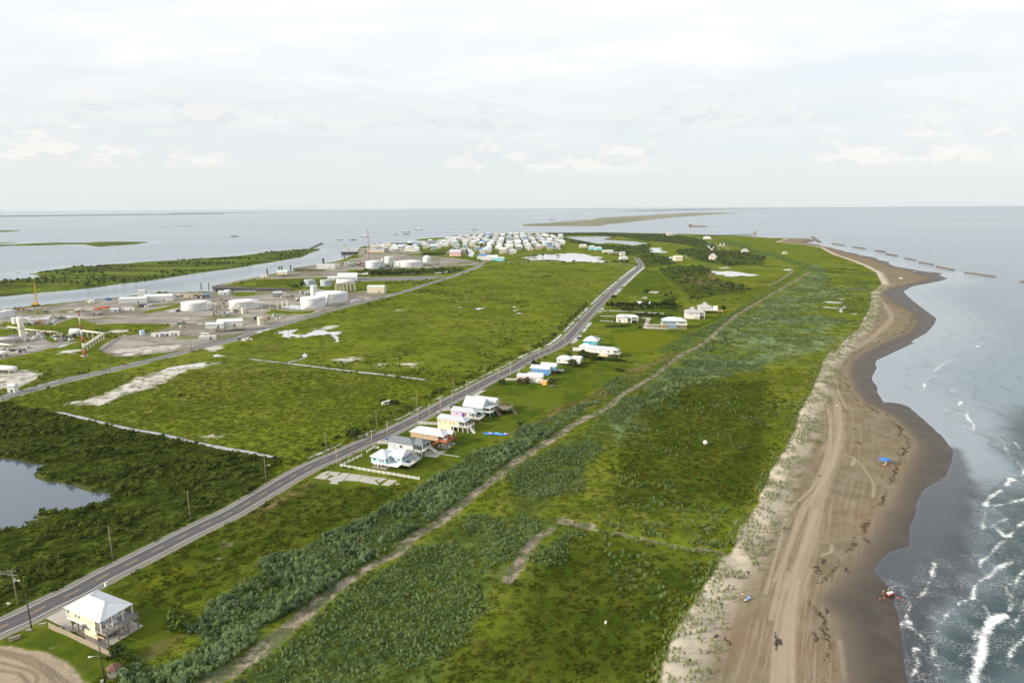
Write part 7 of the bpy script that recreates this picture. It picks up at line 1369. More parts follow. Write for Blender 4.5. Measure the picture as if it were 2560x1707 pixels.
def person(x, y, z, rz, label, shirt, shorts, pose='stand', hair=(.04,.025,.015)):
    t = empty('person', (x, y, z), rz, label, 'person')
    if pose == 'stand':
        J = [(0,0,.95),(0,0,1.2),(0,0,1.42),(0,.02,1.52),(0,.03,1.66),(-.19,0,1.40),(-.25,.05,1.12),(-.24,.16,.90),(.19,0,1.40),(.25,.04,1.12),(.24,.14,.90),(-.10,0,.90),(-.11,.05,.50),(-.11,0,.08),(-.11,.14,.04),(.10,0,.90),(.11,-.04,.50),(.12,-.12,.09),(.12,.02,.04)]
    else:
        J = [(0,0,.45),(0,-.04,.70),(0,-.06,.92),(0,-.05,1.02),(0,-.03,1.16),(-.19,-.05,.90),(-.25,.08,.66),(-.2,.30,.55),(.19,-.05,.90),(.25,.08,.66),(.2,.30,.55),(-.11,.05,.43),(-.13,.45,.46),(-.13,.50,.08),(-.13,.64,.04),(.11,.05,.43),(.13,.45,.46),(.13,.52,.08),(.13,.66,.04)]
    B = [(0,1),(1,2),(2,3),(3,4),(2,5),(5,6),(6,7),(2,8),(8,9),(9,10),(0,11),(11,12),(12,13),(13,14),(0,15),(15,16),(16,17),(17,18)]
    R = [.15,.14,.15,.06,.11,.07,.05,.035,.07,.05,.035,.10,.07,.045,.035,.10,.07,.045,.035]
    skin_body('body', J, B, R, skin_m, t)
    skin_body('shirt', [J[0], J[1], J[2], J[5], J[8]], [(0,1),(1,2),(2,3),(2,4)], [.168,.158,.168,.085,.085], shirt, t); skin_body('shorts', [J[0], J[11], tuple(np.array(J[11])*.4+np.array(J[12])*.6), J[15], tuple(np.array(J[15])*.4+np.array(J[16])*.6)], [(0,1),(1,2),(0,3),(3,4)], [.165,.115,.09,.115,.09], shorts, t)
    h = J[4]; MB().blob((h[0], h[1]-.02, h[2]+.05), (.115, .125, .10), 10, 6, 0).build('hair', mat('dark_hair', hair, .7), t)
def gz_at(c, x, y, z=.6):
    p = at(c, x, y, z)
    for _ in range(4): p = at(c, x, y, max(0, ground_at(*p)))
    return (*p, max(0.0, ground_at(*p)))
x, y, z = gz_at('c', 2105, 812); person(x-.2, y+.5, z, 2.6, 'person in a white top standing by a blue beach chair below the dunes', plastic_w, ctn['dark'])
def beach_chair(x, y, z, rz, m, label):
    t = empty('beach_chair', (x, y, z), rz, label, 'chair'); MB().bar((0, -.3, .38), (0, .3, .32), .6, .05).build('seat', m, t); MB().bar((0, -.32, .38), (0, -.7, 1.0), .6, .05).build('backrest', m, t)
    for s in (-.28, .28): MB().bar((s, -.55, 0), (s, .3, .36), .05).bar((s, .35, 0), (s, -.4, .55), .05).build('leg', steel, t)
beach_chair(x+.9, y-.6, z, 2.2, blue_p, 'blue folding beach chair below the dunes')
t = empty('cooler_box', (x+.1, y-1.2, z), .4, 'small dark cooler box beside the blue beach chair', 'cooler'); MB().box(-.35, .35, -.22, .22, 0, .4).build('body', black_p, t); MB().box(-.37, .37, -.24, .24, .41, .48).build('lid', plastic_w, t)
x, y, z = gz_at('d', 1100, 800, .2)
t = empty('beach_cart', (x, y, z), .3, 'red beach cart loaded with white gear on the wet sand', 'cart'); MB().add([(-.9,-.5,.4),(.9,-.5,.4),(.9,.5,.4),(-.9,.5,.4),(-1.1,-.65,1.0),(1.1,-.65,1.0),(1.1,.65,1.0),(-1.1,.65,1.0)], [(3,2,1,0),(0,1,5,4),(1,2,6,5),(2,3,7,6),(3,0,4,7)]).build('tub', red_p, t); MB().box(-.9, .2, -.4, .4, .5, 1.3).blob((.5, 0, 1.1), (.5, .4, .35), 10, 5, .1).build('load', plastic_w, t); MB().bar((1.1, 0, .9), (2.0, 0, 1.1), .06).build('handle', steel, t)
for sx in (-.6, .6):
    for sy in (-.6, .6): w = child('wheel', shared('wheel', lambda: None), t, (sx, sy, .3)); w.rotation_euler = (PI/2, 0, 0)
person(x+.2, y+1.4, z, -1.2, 'person in a green top standing behind the red beach cart', mat('green_shirt', (.03,.20,.08), .7), ctn['dark']); person(x-1.7, y+.6, z, .8, 'person in a white top standing left of the red beach cart', plastic_w, ctn['dark'])
beach_chair(x+1.5, y-1.2, z, .4, red_p, 'red folding beach chair on the wet sand by the cart')
for i, (dx, dy) in enumerate(((-2.4, -1.2), (-3.8, -1.5), (2.4, -2.0))): t = empty('beach_toy', (x+dx, y+dy, z), 0, 'small orange beach toy on the wet sand near the cart', 'toy', 'orange beach toys'); MB().lathe([(.01, 0), (.14, 0), (.2, .28), (.17, .28), (.12, .04), (0, .04)], 12).build('bucket', ctn['orange'], t); MB().tube([(.2*math.cos(a_), 0, .28+.2*math.sin(a_)) for a_ in np.linspace(0, PI, 7)], .015, 5).build('handle', plastic_w, t)
x, y, z = gz_at('8', 1058, 1132)
t = empty('beach_canopy', (x, y, z), .5, 'bright blue square canopy standing on the open sand', 'canopy'); posts(t, [(-1.6, -1.6), (1.6, -1.6), (1.6, 1.6), (-1.6, 1.6)], 2.1, steel, .04, 0, 'leg'); roof(t, -1.8, 1.8, -1.8, 1.8, 2.1, .75, blue_p, 1.78, 1.78, th=.2, name='cover')
person(x+.4, y-.6, z, 2.5, 'seated person in a red top under the blue canopy', red_p, ctn['dark'], 'sit'); beach_chair(x+.4, y-.5, z, 2.5, plastic_w, 'white folding chair under the blue canopy')
t = empty('cooler_box', (x-.8, y-1.3, z), .1, 'orange cooler box under the blue canopy', 'cooler'); MB().box(-.4, .4, -.25, .25, 0, .42).build('body', ctn['orange'], t); MB().box(-.42, .42, -.27, .27, .43, .5).build('lid', plastic_w, t)
# driftwood and debris
NEARLAB = ['beside the wheel tracks, long and black', 'upslope of the long black one', 'at the bottom edge by the tracks', 'just above the bottom edge one', 'on the wrack line near the bottom', 'on the wrack line above the red cart', 'on the wet sand left of the red cart', 'where the wrack line bends seaward']
DR = [('d', 440, 560, 5), ('d', 490, 480, 4), ('d', 70, 1180, 5), ('d', 55, 1240, 4), ('d', 420, 1170, 4), ('d', 700, 560, 3), ('d', 520, 925, 2.5), ('d', 880, 280, 4), ('8', 830, 935, 4), ('8', 790, 805, 3), ('8', 1190, 870, 4), ('8', 1180, 1040, 3), ('8', 1225, 985, 3.5), ('8', 860, 735, 2), ('8', 1040, 1250, 2.5), ('8', 1090, 680, 3), ('8', 1000, 655, 3), ('8', 915, 580, 3), ('4', 1330, 1170, 8), ('4', 1230, 1150, 7), ('4', 1340, 1200, 7), ('4', 1120, 800, 8), ('4', 1445, 870, 6), ('4', 1560, 845, 14), ('8', 460, 1235, 2), ('c', 1950, 1200, 3), ('c', 1850, 1160, 2.5), ('c', 2150, 575, 2)]
for i, (c, x0, y0, L) in enumerate(DR):
    x, y, z = gz_at(c, x0, y0); t = empty('driftwood', (x, y, z), random.uniform(.9, 1.7), 'dark tangle of driftwood '+(NEARLAB[i] if i < 8 else 'on the near beach below the dunes' if c in 'cd' else ('on the middle beach' if c == '8' else 'on the far beach spit')), 'driftwood', 'driftwood on the '+('near' if c in 'cd' else ('middle' if c == '8' else 'far'))+' beach'); b = MB()
    for _ in range(5):
        a = random.gauss(0, .35); l = L*random.uniform(.3, .6); o_ = Vector((random.uniform(-.4, .4)*L, random.uniform(-.15, .15)*L, .05)); d = Vector((math.cos(a), math.sin(a), 0)); b.tube([o_-d*l*.5, o_+Vector((0, .1, .12)), o_+d*l*.5], [.05, .10+.01*L, .04], 5)
    b.build('branches', timber_dk, t); w_ = MB()
    for _ in range(7): w_.blob((random.uniform(-.5, .5)*L, random.uniform(-.16, .16)*L, .03), (.08*L, .05*L, .06), 6, 3, .4)
    w_.build('weed', mat('dry_black_weed', (.030,.024,.016), .95, .3, 2), t)
# rock breakwaters
rock = mat('wet_brown_rock', (.125,.095,.075), .85, .35, .4)
def breakwater(c, x0, y0, x1, y1, label, wd=5.0, ht=1.5, group='rock breakwaters off the beach'):
    a, b_ = np.array(at(c, x0, y0, .5)), np.array(at(c, x1, y1, .5)); d = b_-a; L = np.hypot(*d); t = empty('rock_breakwater', (*((a+b_)/2), 0), math.atan2(d[1], d[0]), label, 'breakwater', group)
    core = MB(); core.add([(-L/2,-wd/2,-1),(L/2,-wd/2,-1),(L/2,wd/2,-1),(-L/2,wd/2,-1),(-L/2+1,-wd*.2,ht*.8),(L/2-1,-wd*.2,ht*.8),(L/2-1,wd*.2,ht*.8),(-L/2+1,wd*.2,ht*.8)], [(4,5,6,7),(0,1,5,4),(1,2,6,5),(2,3,7,6),(3,0,4,7)]).build('core', rock, t)
    s = MB(); n = int(min(260, L*wd*.35))
    for _ in range(n):
        u, v = random.uniform(-L/2, L/2), random.gauss(0, wd*.27); r = random.uniform(.45, 1.1)*min(1.6, wd/5); s.blob((u, v, max(.1, ht*(1-abs(v)/(wd*.62)))), (r, r*random.uniform(.6, 1), r*.7), 6, 4, .25)
    o = s.build('rocks', rock, t); o['kind'] = 'stuff'
for i, q in enumerate(((600, 503, 700, 519), (790, 536, 900, 552), (998, 570, 1085, 585), (1098, 602, 1190, 620), (1265, 640, 1365, 661), (1395, 677, 1520, 703), (1555, 718, 1712, 754), (1815, 776, 2085, 817), (2320, 862, 2440, 880))): breakwater('4', *q, f'{ordn[8-i]} low rock breakwater off the beach, counted from the right edge', 7 if i < 4 else 5.5, 2.2 if i < 4 else 1.6)
breakwater('4', 415, 440, 482, 486, 'dark rock jetty at the tip of the far beach', 12, 3.5, None); breakwater('2', 510, 505, 615, 458, 'narrow rock jetty at the tip of the marsh island', 10, 2.5, None)
# pier, stump and boats
t = empty('fishing_pier', (*at('3', 1955, 420, 2), 0), math.atan2(at('3', 2060, 416, 2)[1]-at('3', 1850, 421, 2)[1], at('3', 2060, 416, 2)[0]-at('3', 1850, 421, 2)[0]), 'long dark fishing pier beyond the far tip of the beach', 'pier'); Lp = 330; MB().box(-Lp/2, Lp/2, -2, 2, 4.2, 5.2).build('deck', timber_dk, t); pm = shared('pierpile', lambda: MB().box(-.9, .9, -1.6, 1.6, -1, 4.2).mesh('pile', timber_dk))
for i in range(22): child('pile', pm, t, (-Lp/2+Lp*i/21, 0, 0))
t = empty('wreck_platform', (*at('3', 2236, 432, 2), 0), 0, 'ruined dark platform on legs off the far tip', 'platform'); posts(t, grid(-6, 6, 3, -4, 4, 2), 12, ctn['grey'], .6, -1, 'leg'); MB().box(-9, 8, -5, 5, 12, 18).box(-5, 2, -3, 3, 18.01, 25).build('deck', mat('weathered_grey_steel', (.30,.28,.26), .8), t)
def boat(c, x, y, L, label, hull=None, cabin=None, ang=0.0):
    hull = hull or ctn['white']; cabin = cabin or ctn['white']; t = empty('boat', (*at(c, x, y, 0), .1), ang, label, 'boat'); w = L*.13; n = 9; vs = []
    for i in range(n):
        u = i/(n-1); ww = w*(1-max(0, (u-.55)/.45)**2); xx = -L/2+L*u; sh = L*.05*(1+u*u*.8); vs += [(xx, -ww*.7, -.5), (xx, ww*.7, -.5), (xx, ww, sh), (xx, -ww, sh)]
    fs = [(0,1,2,3)]
    for i in range(n-1): a = 4*i; fs += [(a+k, a+4+k, a+4+(k+1) % 4, a+(k+1) % 4) for k in range(4)]
    MB().add(vs, fs).build('hull', hull, t); MB().box(-L*.28, L*.1, -w*.6, w*.6, L*.05, L*.17).box(-L*.2, 0, -w*.45, w*.45, L*.171, L*.24).build('cabin', cabin, t); MB().tube([(0, 0, L*.17), (0, 0, L*.36)], L*.006, 5).build('mast', steel, t)
for c, x, y, L, lab, h_, cb, an in (('2', 780, 428, 24, 'small white boat entering the channel, left of two', ctn['grey'], ctn['white'], .2), ('2', 900, 430, 24, 'small dark boat entering the channel, right of two', ctn['dark'], ctn['grey'], 0), ('2', 1388, 362, 44, 'white trawler with a tall mast on the bay', ctn['grey'], ctn['white'], .1), ('2', 1388, 382, 26, 'small dark boat below the white trawler', ctn['dark'], ctn['grey'], 0), ('2', 1297, 383, 22, 'small grey boat left of the white trawler', ctn['grey'], ctn['grey'], 0), ('2', 1508, 342, 40, 'pale boat right of the white trawler', ctn['grey'], ctn['white'], 0), ('2', 2015, 346, 36, 'grey boat on the bay above the town', ctn['grey'], ctn['grey'], 0), ('1', 2162, 389, 34, 'dark boat far out on the left bay', ctn['dark'], ctn['grey'], 0), ('3', 370, 262, 60, 'grey ship beyond the barrier island', ctn['grey'], ctn['grey'], 0), ('2', 1010, 403, 30, 'pale boat left of the radio mast', ctn['grey'], ctn['white'], 0)): boat(c, x, y, L, lab, h_, cb, an)
t = empty('wreck_barge', (*at('3', 1718, 335, 0), 0), -.05, 'long dark barge lying off the barrier island', 'barge'); MB().add([(-52,-8,-1),(48,-8,-1),(48,8,-1),(-52,8,-1),(-56,-9,9),(52,-9,5),(52,9,5),(-56,9,9)], [(4,5,6,7),(0,1,5,4),(1,2,6,5),(2,3,7,6),(3,0,4,7)]).build('hull', rust, t); MB().box(-52, -40, -6, 6, 9.05, 14).build('deckhouse', ctn['dark'], t)
# campground: parked trailers
kk = random.Random(9)
for i in range(26):
    x, y = (kk.uniform(1800, 1880), kk.uniform(485, 555)) if i % 3 else (kk.uniform(1890, 1970), kk.uniform(490, 530)); wn, m_ = kk.choice((('white', ctn['white']), ('white', ctn['white']), ('grey', ctn['grey']), ('dark', ctn['dark']), ('tan', ctn['tan'])))
    t = empty('camper_trailer', (*at('3', x, y), GZ), kk.uniform(.8, 1.4), f'{wn} camper parked in the campground between dark woods', 'camper', wn+' campers in the campground'); MB().add([(-5,-1.4,.6),(5,-1.4,.6),(5,1.4,.6),(-5,1.4,.6),(-4.7,-1.4,3.6),(4.4,-1.4,3.6),(4.4,1.4,3.6),(-4.7,1.4,3.6)], [(3,2,1,0),(4,5,6,7),(0,1,5,4),(1,2,6,5),(2,3,7,6),(3,0,4,7)]).build('body', m_, t); MB().box(-3, 2, -1.45, 1.45, 2.0, 2.9).build('windows', glass, t); MB().box(-2, -.8, -1.5, 1.5, 0, .6).build('wheels', black_p, t)
for x, y in ((240, 930), (300, 935)): pass
slab('bare_slab', '3: 1250,938 1270,924 1360,925 1330,945', 1.26, concrete); slab('bare_slab', '3: 1185,990 1210,975 1250,978 1240,990', 1.26, concrete_pale)
t = empty('junction_sign', (*at('5', 118, 400), GZ), 0, 'small white roadside hut at the junction on the left edge', 'hut'); MB().box(-2.2, 2.2, -1.6, 1.6, 0, 4).build('wall', white_s, t); roof(t, -2.6, 2.6, -2, 2, 4.01, 1.2, metal_white, .3, .3); door(t, 'y-', .4, .1, -1.6, ctn['dark'])
# ================================================================== GROUND COVER (stuff nobody could count)
def leaf_mat(name, dark, light, hue=(1,1,1), rough=0.6, varscale=0.06, trans=0.30):
    m = bpy.data.materials.new(name); m.use_nodes = True; N = NT(m.node_tree)
    pos = N.n('ShaderNodeNewGeometry').outputs['Position']
    r = N.n('ShaderNodeObjectInfo').outputs['Random']
    a = N.noise(pos, varscale, 3, 0.6); b = N.noise(pos, 2.1, 2, 0.6)
    f = N.ramp(N.m('ADD', N.m('MULTIPLY', r, 0.42), N.m('ADD', N.m('MULTIPLY', a, 0.45), N.m('MULTIPLY', b, 0.25))), 0.28, 0.82)
    c = N.mix(f, dark, light)
    d = N.n('ShaderNodeBsdfPrincipled', {'Base Color': c, 'Roughness': rough, 'Specular IOR Level': 0.06})
    t = N.n('ShaderNodeBsdfTranslucent', {'Color': c})
    mx = N.n('ShaderNodeMixShader', {0: trans}); N.link(d.outputs[0], mx.inputs[1]); N.link(t.outputs[0], mx.inputs[2])
    o = N.n('ShaderNodeOutputMaterial'); N.link(mx.outputs[0], o.inputs[0]); return m
silver = leaf_mat('silver_green_leaves', (0.036, 0.070, 0.030), (0.205, 0.290, 0.150))
reedm = leaf_mat('reed_leaves', (0.055, 0.105, 0.032), (0.240, 0.325, 0.140))
darkleaf = leaf_mat('mangrove_leaves', (0.032, 0.056, 0.011), (0.130, 0.160, 0.026))
woodleaf = leaf_mat('thicket_leaves', (0.032, 0.056, 0.016), (0.115, 0.150, 0.042))
grassm = leaf_mat('meadow_grass', (0.105, 0.140, 0.013), (0.225, 0.235, 0.036), varscale=0.035, trans=0.45)
olive_shaded_m = leaf_mat('shaded_salt_meadow_grass', (0.060, 0.088, 0.009), (0.150, 0.158, 0.024), varscale=0.05, trans=0.45)  # olive grass, its colour darkened to carry painted cloud shade as well
marshm = leaf_mat('marsh_grass', (0.050, 0.080, 0.011), (0.140, 0.165, 0.028), varscale=0.05)
deadm = leaf_mat('dead_grey_stems', (0.10, 0.08, 0.055), (0.26, 0.22, 0.16))
dunem = leaf_mat('dune_grass', (0.12, 0.18, 0.05), (0.31, 0.35, 0.14), varscale=0.1)
goldm = leaf_mat('yellow_flowering_weed', (0.050, 0.072, 0.006), (0.190, 0.180, 0.012), varscale=0.2)
def tuft(b, x, y, h, spread, n, w):
    for _ in range(n):
        a = random.uniform(0, 6.3); l = random.uniform(.2, 1)*spread; hh = h*random.uniform(.6, 1.2); c, s = math.cos(a), math.sin(a)
        px_, py_ = x+random.uniform(-.15, .15), y+random.uniform(-.15, .15)
        b.add([(px_-s*w, py_+c*w, -0.1), (px_+s*w, py_-c*w, -0.1), (px_+c*l*.5+s*w*.8, py_+s*l*.5-c*w*.8, hh*.75), (px_+c*l, py_+s*l, hh), (px_+c*l*.5-s*w*.8, py_+s*l*.5+c*w*.8, hh*.75)], [(0,1,2,3,4)])
def protos(kind, m, k=4):
    out = []
    for i in range(k):
        b = MB()
        if kind == 'bush':      # rounded shrub of several leaf clumps
            for _ in range(5):
                a = random.uniform(0, 6.3); r = random.uniform(.1, .75); z = random.uniform(.55, 1.5)
                b.leaves((r*math.cos(a), r*math.sin(a), z), (.6, .6, .5), 34, .17, .55)
        elif kind == 'cane':    # upright leafy stems
            for _ in range(9):
                a = random.uniform(0, 6.3); r = random.uniform(0, .8); hh = random.uniform(1.3, 2.3); x, y = r*math.cos(a), r*math.sin(a)
                for q in range(17):
                    z = random.uniform(.25, 1)*hh; an = random.uniform(0, 6.3); l = random.uniform(.25, .5); c, s = math.cos(an), math.sin(an); w = .085
                    b.add([(x-s*w, y+c*w, z), (x+s*w, y-c*w, z), (x+c*l, y+s*l, z+random.uniform(-.12, .28))], [(0,1,2)])
        elif kind == 'tufts':   # a patch of grass tufts 2.6 m across
            for _ in range(20): tuft(b, random.uniform(-1.5, 1.5), random.uniform(-1.5, 1.5), random.uniform(.15, .42), .5, 7, .07)
        elif kind == 'rough':   # coarse far patch 8 m across
            for _ in range(26): tuft(b, random.uniform(-4.5, 4.5), random.uniform(-4.5, 4.5), random.uniform(.2, .5), 1.4, 5, .26)
        elif kind == 'thicket':
            for _ in range(6):
                a = random.uniform(0, 6.3); r = random.uniform(.1, .8); b.leaves((r*math.cos(a), r*math.sin(a), random.uniform(.45, 1.1)), (.6, .6, .5), 22, .22, .6)
        out.append(b.mesh(kind+'_mesh', m))
    return out
def scatter(name, kind, m, P3, scl, label_kind='stuff', k=4):
    """one object of ground cover: a cloud of points that carries small plant meshes"""
    n = len(P3)
    if n == 0: return
    hold = bpy.data.collections.new(name+'_plants')
    for me in protos(kind, m, k):
        o = bpy.data.objects.new(name+'_plant', me); hold.objects.link(o)
    me = bpy.data.meshes.new(name); me.vertices.add(n); me.vertices.foreach_set('co', np.asarray(P3, np.float32).ravel())
    for an, v, t in (('scl', scl, 'FLOAT'), ('rot', rng.uniform(0, 6.283, n), 'FLOAT'), ('idx', rng.integers(0, k, n), 'INT')):
        a = me.attributes.new(an, t, 'POINT'); a.data.foreach_set('value', np.asarray(v, np.float32 if t == 'FLOAT' else np.int32))
    me.update(); o = link_mesh(name, me, None, kind='stuff')
    g = bpy.data.node_groups.new(name+'_scatter', 'GeometryNodeTree')
    g.interface.new_socket('Geometry', in_out='INPUT', socket_type='NodeSocketGeometry'); g.interface.new_socket('Geometry', in_out='OUTPUT', socket_type='NodeSocketGeometry')
    nn = g.nodes; gi, go = nn.new('NodeGroupInput'), nn.new('NodeGroupOutput')
    ci = nn.new('GeometryNodeCollectionInfo'); ci.inputs[0].default_value = hold; ci.inputs['Separate Children'].default_value = True; ci.inputs['Reset Children'].default_value = True
    ip = nn.new('GeometryNodeInstanceOnPoints'); ip.inputs['Pick Instance'].default_value = True
    def na(nm, t):
        x = nn.new('GeometryNodeInputNamedAttribute'); x.data_type = t; x.inputs[0].default_value = nm; return x.outputs[0]
    cx = nn.new('ShaderNodeCombineXYZ'); g.links.new(na('rot', 'FLOAT'), cx.inputs[2])
    g.links.new(gi.outputs[0], ip.inputs['Points']); g.links.new(ci.outputs[0], ip.inputs['Instance']); g.links.new(na('idx', 'INT'), ip.inputs['Instance Index'])
    g.links.new(cx.outputs[0], ip.inputs['Rotation']); g.links.new(na('scl', 'FLOAT'), ip.inputs['Scale']); g.links.new(ip.outputs[0], go.inputs[0])
    md = o.modifiers.new('plants', 'NODES'); md.node_group = g
    return o
def candidates(y0, y1, spacing, tmax=0.92):
    """jittered points over the part of the map between two distances"""
    xs = np.arange(-y1*tmax, y1*tmax, spacing); ys = np.arange(y0, y1, spacing)
    g = np.stack(np.meshgrid(xs, ys), -1).reshape(-1, 2); g = g+rng.uniform(-.5, .5, g.shape)*spacing
    return g[(np.abs(g[:,0]) < g[:,1]*tmax) & (g[:,1] > y0)]
d_road = np.minimum(line_dist(R1, pts, 40.0)-6.2, line_dist(R2, pts, 40.0)-5.5)
A['road'] = d_road
def clear_of(q):
    ok = (sample(d_road, q) > 0.3) & (sample(A['pond'], q) < -0.5) & (sample(d_land, q) > 2)
    for x, y, r in keep_off: ok &= ((q[:,0]-x)**2+(q[:,1]-y)**2) > r*r
    return ok
for spec, r in (('6: 760,1220', 11), ('6: 950,1225', 9), ('6: 1100,1250', 6), ('6: 1220,1260', 4), ('h: 800,560', 6), ('h: 950,700', 5), ('h: 1300,820', 7), ('h: 1650,820', 6), ('h: 1500,700', 8), ('6: 1500,640', 5)):
    keep_off.append((*at(*[spec.split(':')[0].strip()], *map(float, spec.split(':')[1].split(','))), r))
def z_of(q): return np.column_stack([q, sample(hz, q)])
veg_ok = lambda q: clear_of(q) & (sample(A['sand'], q) < -0.5) & (sample(A['track'], q) < -0.2+1.2*(vnoise(q, 3, 4)-.5)) & (sample(A['lot'], q) < 0) & (sample(A['white'], q) < -0.5) & (sample(A['gravel'], q) < 0)
# --- silver-green thicket on the bank west of the sand track
q = candidates(120, 700, .98); s = np.maximum.reduce([poly_sdf(p, q, 20.0) for p in SHRUBA]); n1, n2 = vnoise(q, 11, 21), vnoise(q, 4, 22)
k = (s+3*(n2-.5) > 0) & veg_ok(q) & (rng.random(len(q)) < np.clip(.25+1.1*n1, 0, 1)*np.where(q[:,1] > 330, .75, 1)); q = q[k]
near = q[:,1] < 420
sel = rng.random(len(q)) < .45; big = (.40+1.0*vnoise(q, 9, 23))*np.clip(1.1-(q[:,1]-235)/260, .42, 1)
scatter('silver_thicket', 'bush', silver, z_of(q[sel]), (rng.uniform(.4, .95, len(q))*big)[sel])
scatter('cane_thicket', 'cane', reedm, z_of(q[~sel]), (rng.uniform(.5, 1.1, len(q))*big)[~sel])
sel = rng.random(len(q)) < .012
sel2 = rng.random(len(q)) < .02
scatter('tall_thicket', 'bush', silver, z_of(q[sel2]), rng.uniform(1.1, 1.7, sel2.sum())*np.clip(1.1-(q[sel2,1]-235)/260, .35, 1))
scatter('dead_stems', 'cane', deadm, z_of(q[sel]), rng.uniform(.5, .9, sel.sum()))
# --- looser clumps between the track and the meadow
q = candidates(120, 640, .95); s = np.maximum.reduce([poly_sdf(p, q, 30.0) for p in SHRUBB]); n1, n2 = vnoise(q, 13, 31), vnoise(q, 5, 32)
k = (s+22*(n1-.5) > 0) & veg_ok(q) & (rng.random(len(q)) < np.clip((.6*n1+.6*n2-.20)*2.3*np.clip(1.1-(q[:,0]-30*0-.12*q[:,1])/400, .4, 1), 0, .97)); q = q[k]
sel = rng.random(len(q)) < .35
scatter('silver_clumps', 'bush', silver, z_of(q[sel]), rng.uniform(.22, .50, sel.sum()))
scatter('cane_clumps', 'cane', reedm, z_of(q[~sel]), rng.uniform(.25, .58, (~sel).sum()))
# --- scattered pale clumps out in the seaward meadow
q = candidates(150, 1100, 2.4); o_ = np.maximum.reduce([poly_sdf(p, q, 60.0) for p in SHRUBB]); n1, n2 = vnoise(q, 26, 41), vnoise(q, 7, 42)
k = (o_ < 0) & (sample(A['sand'], q) > -110) & (q[:,0] > 20+.05*q[:,1]) & veg_ok(q) & (n1 > .60) & (n2 > .48); q = q[k]
scatter('meadow_clumps', 'cane', reedm, z_of(q), rng.uniform(.35, .8, len(q)))
# pale reed beds spreading over the far seaward meadow
q = candidates(330, 1150, 3.0); s = poly_sdf(REED, q, 40.0); n1, n2 = vnoise(q*[.7, 1], 34, 45), vnoise(q, 9, 46)
k = (s+20*(n1-.5) > 0) & veg_ok(q) & (n1*.55+n2*.5 > .52); q = q[k]
scatter('far_reeds', 'cane', reedm, z_of(q), rng.uniform(.6, 1.25, len(q)))
# path-side rows of cane
pr = np.vstack([offset(resample(PATHS[0][0][14:], .9), o_) for o_ in (3.0, 4.0, -3.0)]); pr = pr+rng.normal(0, .7, pr.shape); pr = pr[(vnoise(pr, 6, 77) > .40) & clear_of(pr) & (sample(A['sand'], pr) < -3)]
scatter('path_edge_cane', 'cane', reedm, z_of(pr), rng.uniform(.4, .75, len(pr)))
# --- dark low mangrove and marsh scrub on the left
q = candidates(130, 560, 1.9, 1.0); s = poly_sdf(DARK[0], q, 30.0); n1, n2 = vnoise(q, 16, 51), vnoise(q, 5, 52)
k = (s+6*(n2-.5) > 0) & veg_ok(q) & (rng.random(len(q)) < np.clip((n1*.7+n2*.5-.46)*2.2, .02, .9)); q = q[k]
scatter('marsh_scrub', 'thicket', darkleaf, z_of(q), rng.uniform(.5, 1.45, len(q)))
q = candidates(130, 560, 2.6, 1.0); s = poly_sdf(DARK[0], q, 30.0); q = q[(s > -2) & veg_ok(q)]
scatter('marsh_grass', 'tufts', marshm, z_of(q), rng.uniform(.7, 1.3, len(q)))
# --- grass
q = candidates(118, 420, 2.3); dk_ = poly_sdf(DARK[0], q, 30.0); ov = np.maximum.reduce([poly_sdf(p, q, 30.0) for p in OLIVE_SHADED])
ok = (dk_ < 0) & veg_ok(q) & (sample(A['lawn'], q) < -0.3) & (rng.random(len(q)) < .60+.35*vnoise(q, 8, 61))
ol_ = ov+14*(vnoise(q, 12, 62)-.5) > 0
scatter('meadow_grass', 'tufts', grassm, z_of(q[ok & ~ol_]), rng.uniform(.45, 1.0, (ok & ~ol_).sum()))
scatter('shaded_salt_meadow_grass', 'tufts', olive_shaded_m, z_of(q[ok & ol_]), rng.uniform(.45, 1.1, (ok & ol_).sum()))
g_ = q[ok & ol_]; g_ = g_[(vnoise(g_, 9, 63) > .60) & (rng.random(len(g_)) < .5)]
scatter('yellow_weeds', 'thicket', goldm, z_of(g_), rng.uniform(.3, .6, len(g_)))
q = candidates(420, 1000, 6.2); dk_ = poly_sdf(DARK[0], q, 30.0)
ok = (dk_ < 0) & veg_ok(q) & (sample(A['lawn'], q) < -1) & (rng.random(len(q)) < .5)
scatter('field_grass', 'rough', grassm, z_of(q[ok]), rng.uniform(.35, .9, ok.sum()))
# low dark rushes in wet hollows of the open field
q = candidates(330, 1300, 5.0); n1, n2 = vnoise(q, 60, 71), vnoise(q, 14, 72)
ok = veg_ok(q) & (sample(A['lawn'], q) < -2) & (n1*.6+n2*.5 > .83); q = q[ok]
scatter('field_rushes', 'thicket', darkleaf, z_of(q), rng.uniform(.5, 1.1, len(q)))
# left verge of the main road: a rank dark band
vb = resample(offset(R1, 14.5), 1.1); vb = vb+rng.normal(0, 2.1, vb.shape); vb = vb[(vb[:,1] > 180) & (vb[:,1] < 760) & (vnoise(vb, 9, 81) > .36) & clear_of(vb)]
scatter('verge_scrub', 'thicket', darkleaf, z_of(vb), rng.uniform(.45, 1.25, len(vb)))
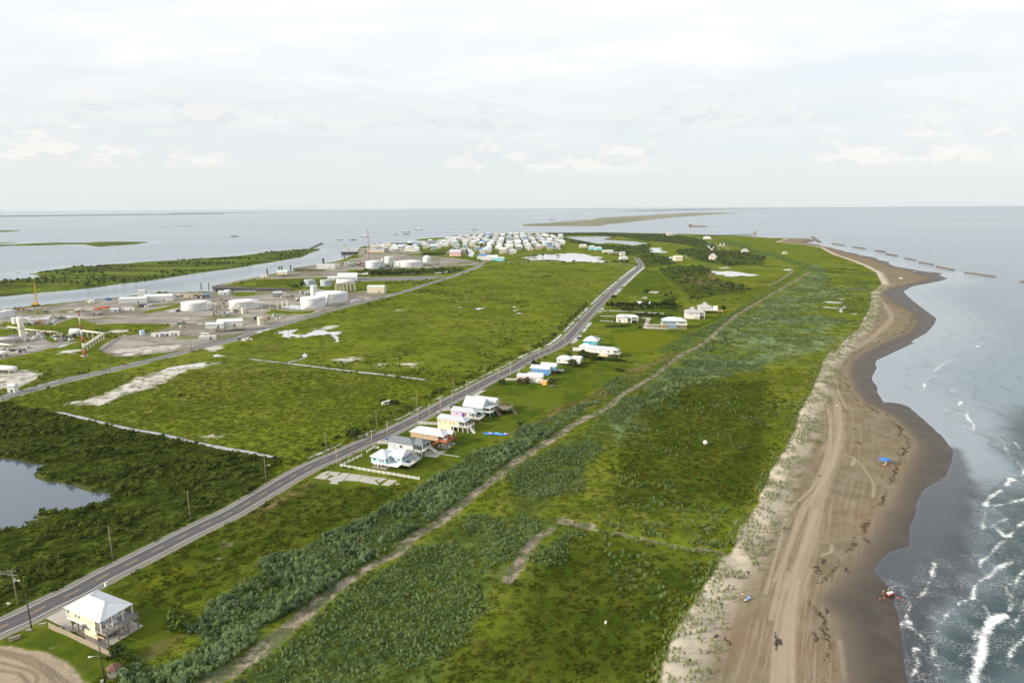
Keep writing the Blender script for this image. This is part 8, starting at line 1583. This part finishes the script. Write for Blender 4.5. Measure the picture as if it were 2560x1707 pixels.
# --- dune grass along the top of the beach
q = candidates(125, 900, 1.15); s = sample(A['sand'], q); n1, n2 = vnoise(q, 4, 91), vnoise(q, 10, 92)
k = (s > -3) & (s < 10+4*n2) & (q[:,0] > 25) & (rng.random(len(q)) < np.clip((n1-.26+.35*(n2-.5))*3.4*np.clip(1.25-np.maximum(s, 0)/12, 0, 1), 0, .97)) & (sample(A['track'], q) < 0); q = q[k]
scatter('dune_grass', 'cane', dunem, z_of(q), rng.uniform(.28, .62, len(q)))
# --- woods and scrub far down the island, and on the marsh island
q = candidates(560, 3400, 9.0); dk2 = np.maximum.reduce([poly_sdf(p, q, 60.0) for p in DARK[1:]]); n1 = vnoise(q, 45, 95)
k = (dk2+14*(n1-.5) > 0) & (sample(d_pond, q) < -3) & (sample(d_coast, q) > 6) & (rng.random(len(q)) < np.clip((n1*.6+.5*vnoise(q, 17, 99)-.33)*3, 0, .95)) & (sample(d_road, q) > 3); q = q[k]
scatter('far_woods', 'thicket', woodleaf, z_of(q), rng.uniform(1.4, 3.4, len(q)), k=5)
q = candidates(900, 2700, 12.0); s = sample(d_left, q); n1, n2 = vnoise(q*[.45, 1], 60, 96), vnoise(q, 30, 97)
k = (s > 6) & (n1*.6+n2*.4 > .56); q = q[k]
scatter('marsh_island_scrub', 'thicket', woodleaf, z_of(q), rng.uniform(1.2, 3.0, len(q)), k=5)
q = candidates(700, 2600, 14.0); k = (sample(d_coast, q) > 8) & (np.abs(sample(A['gravel'], q)) < 60) & (sample(A['gravel'], q) < -3) & (sample(d_pond, q) < -4) & (sample(A['lawn'], q) < -3) & (vnoise(q, 40, 98) > .62) & (sample(d_road, q) > 5); q = q[k]
scatter('yard_scrub', 'thicket', darkleaf, z_of(q), rng.uniform(.8, 2.2, len(q)))
# ================================================================== HAZE
hz_m = bpy.data.materials.new('sea_haze'); hz_m.use_nodes = True; N = NT(hz_m.node_tree)
pv = N.n('ShaderNodeVolumePrincipled', {'Color': (0.66, 0.75, 0.83, 1), 'Density': 2.2e-5, 'Anisotropy': 0.2})
o = N.n('ShaderNodeOutputMaterial'); N.link(pv.outputs[0], o.inputs['Volume'])
MB().box(-170000, 170000, -400, 140000, -2.2, 116).build('haze', hz_m, kind='stuff')
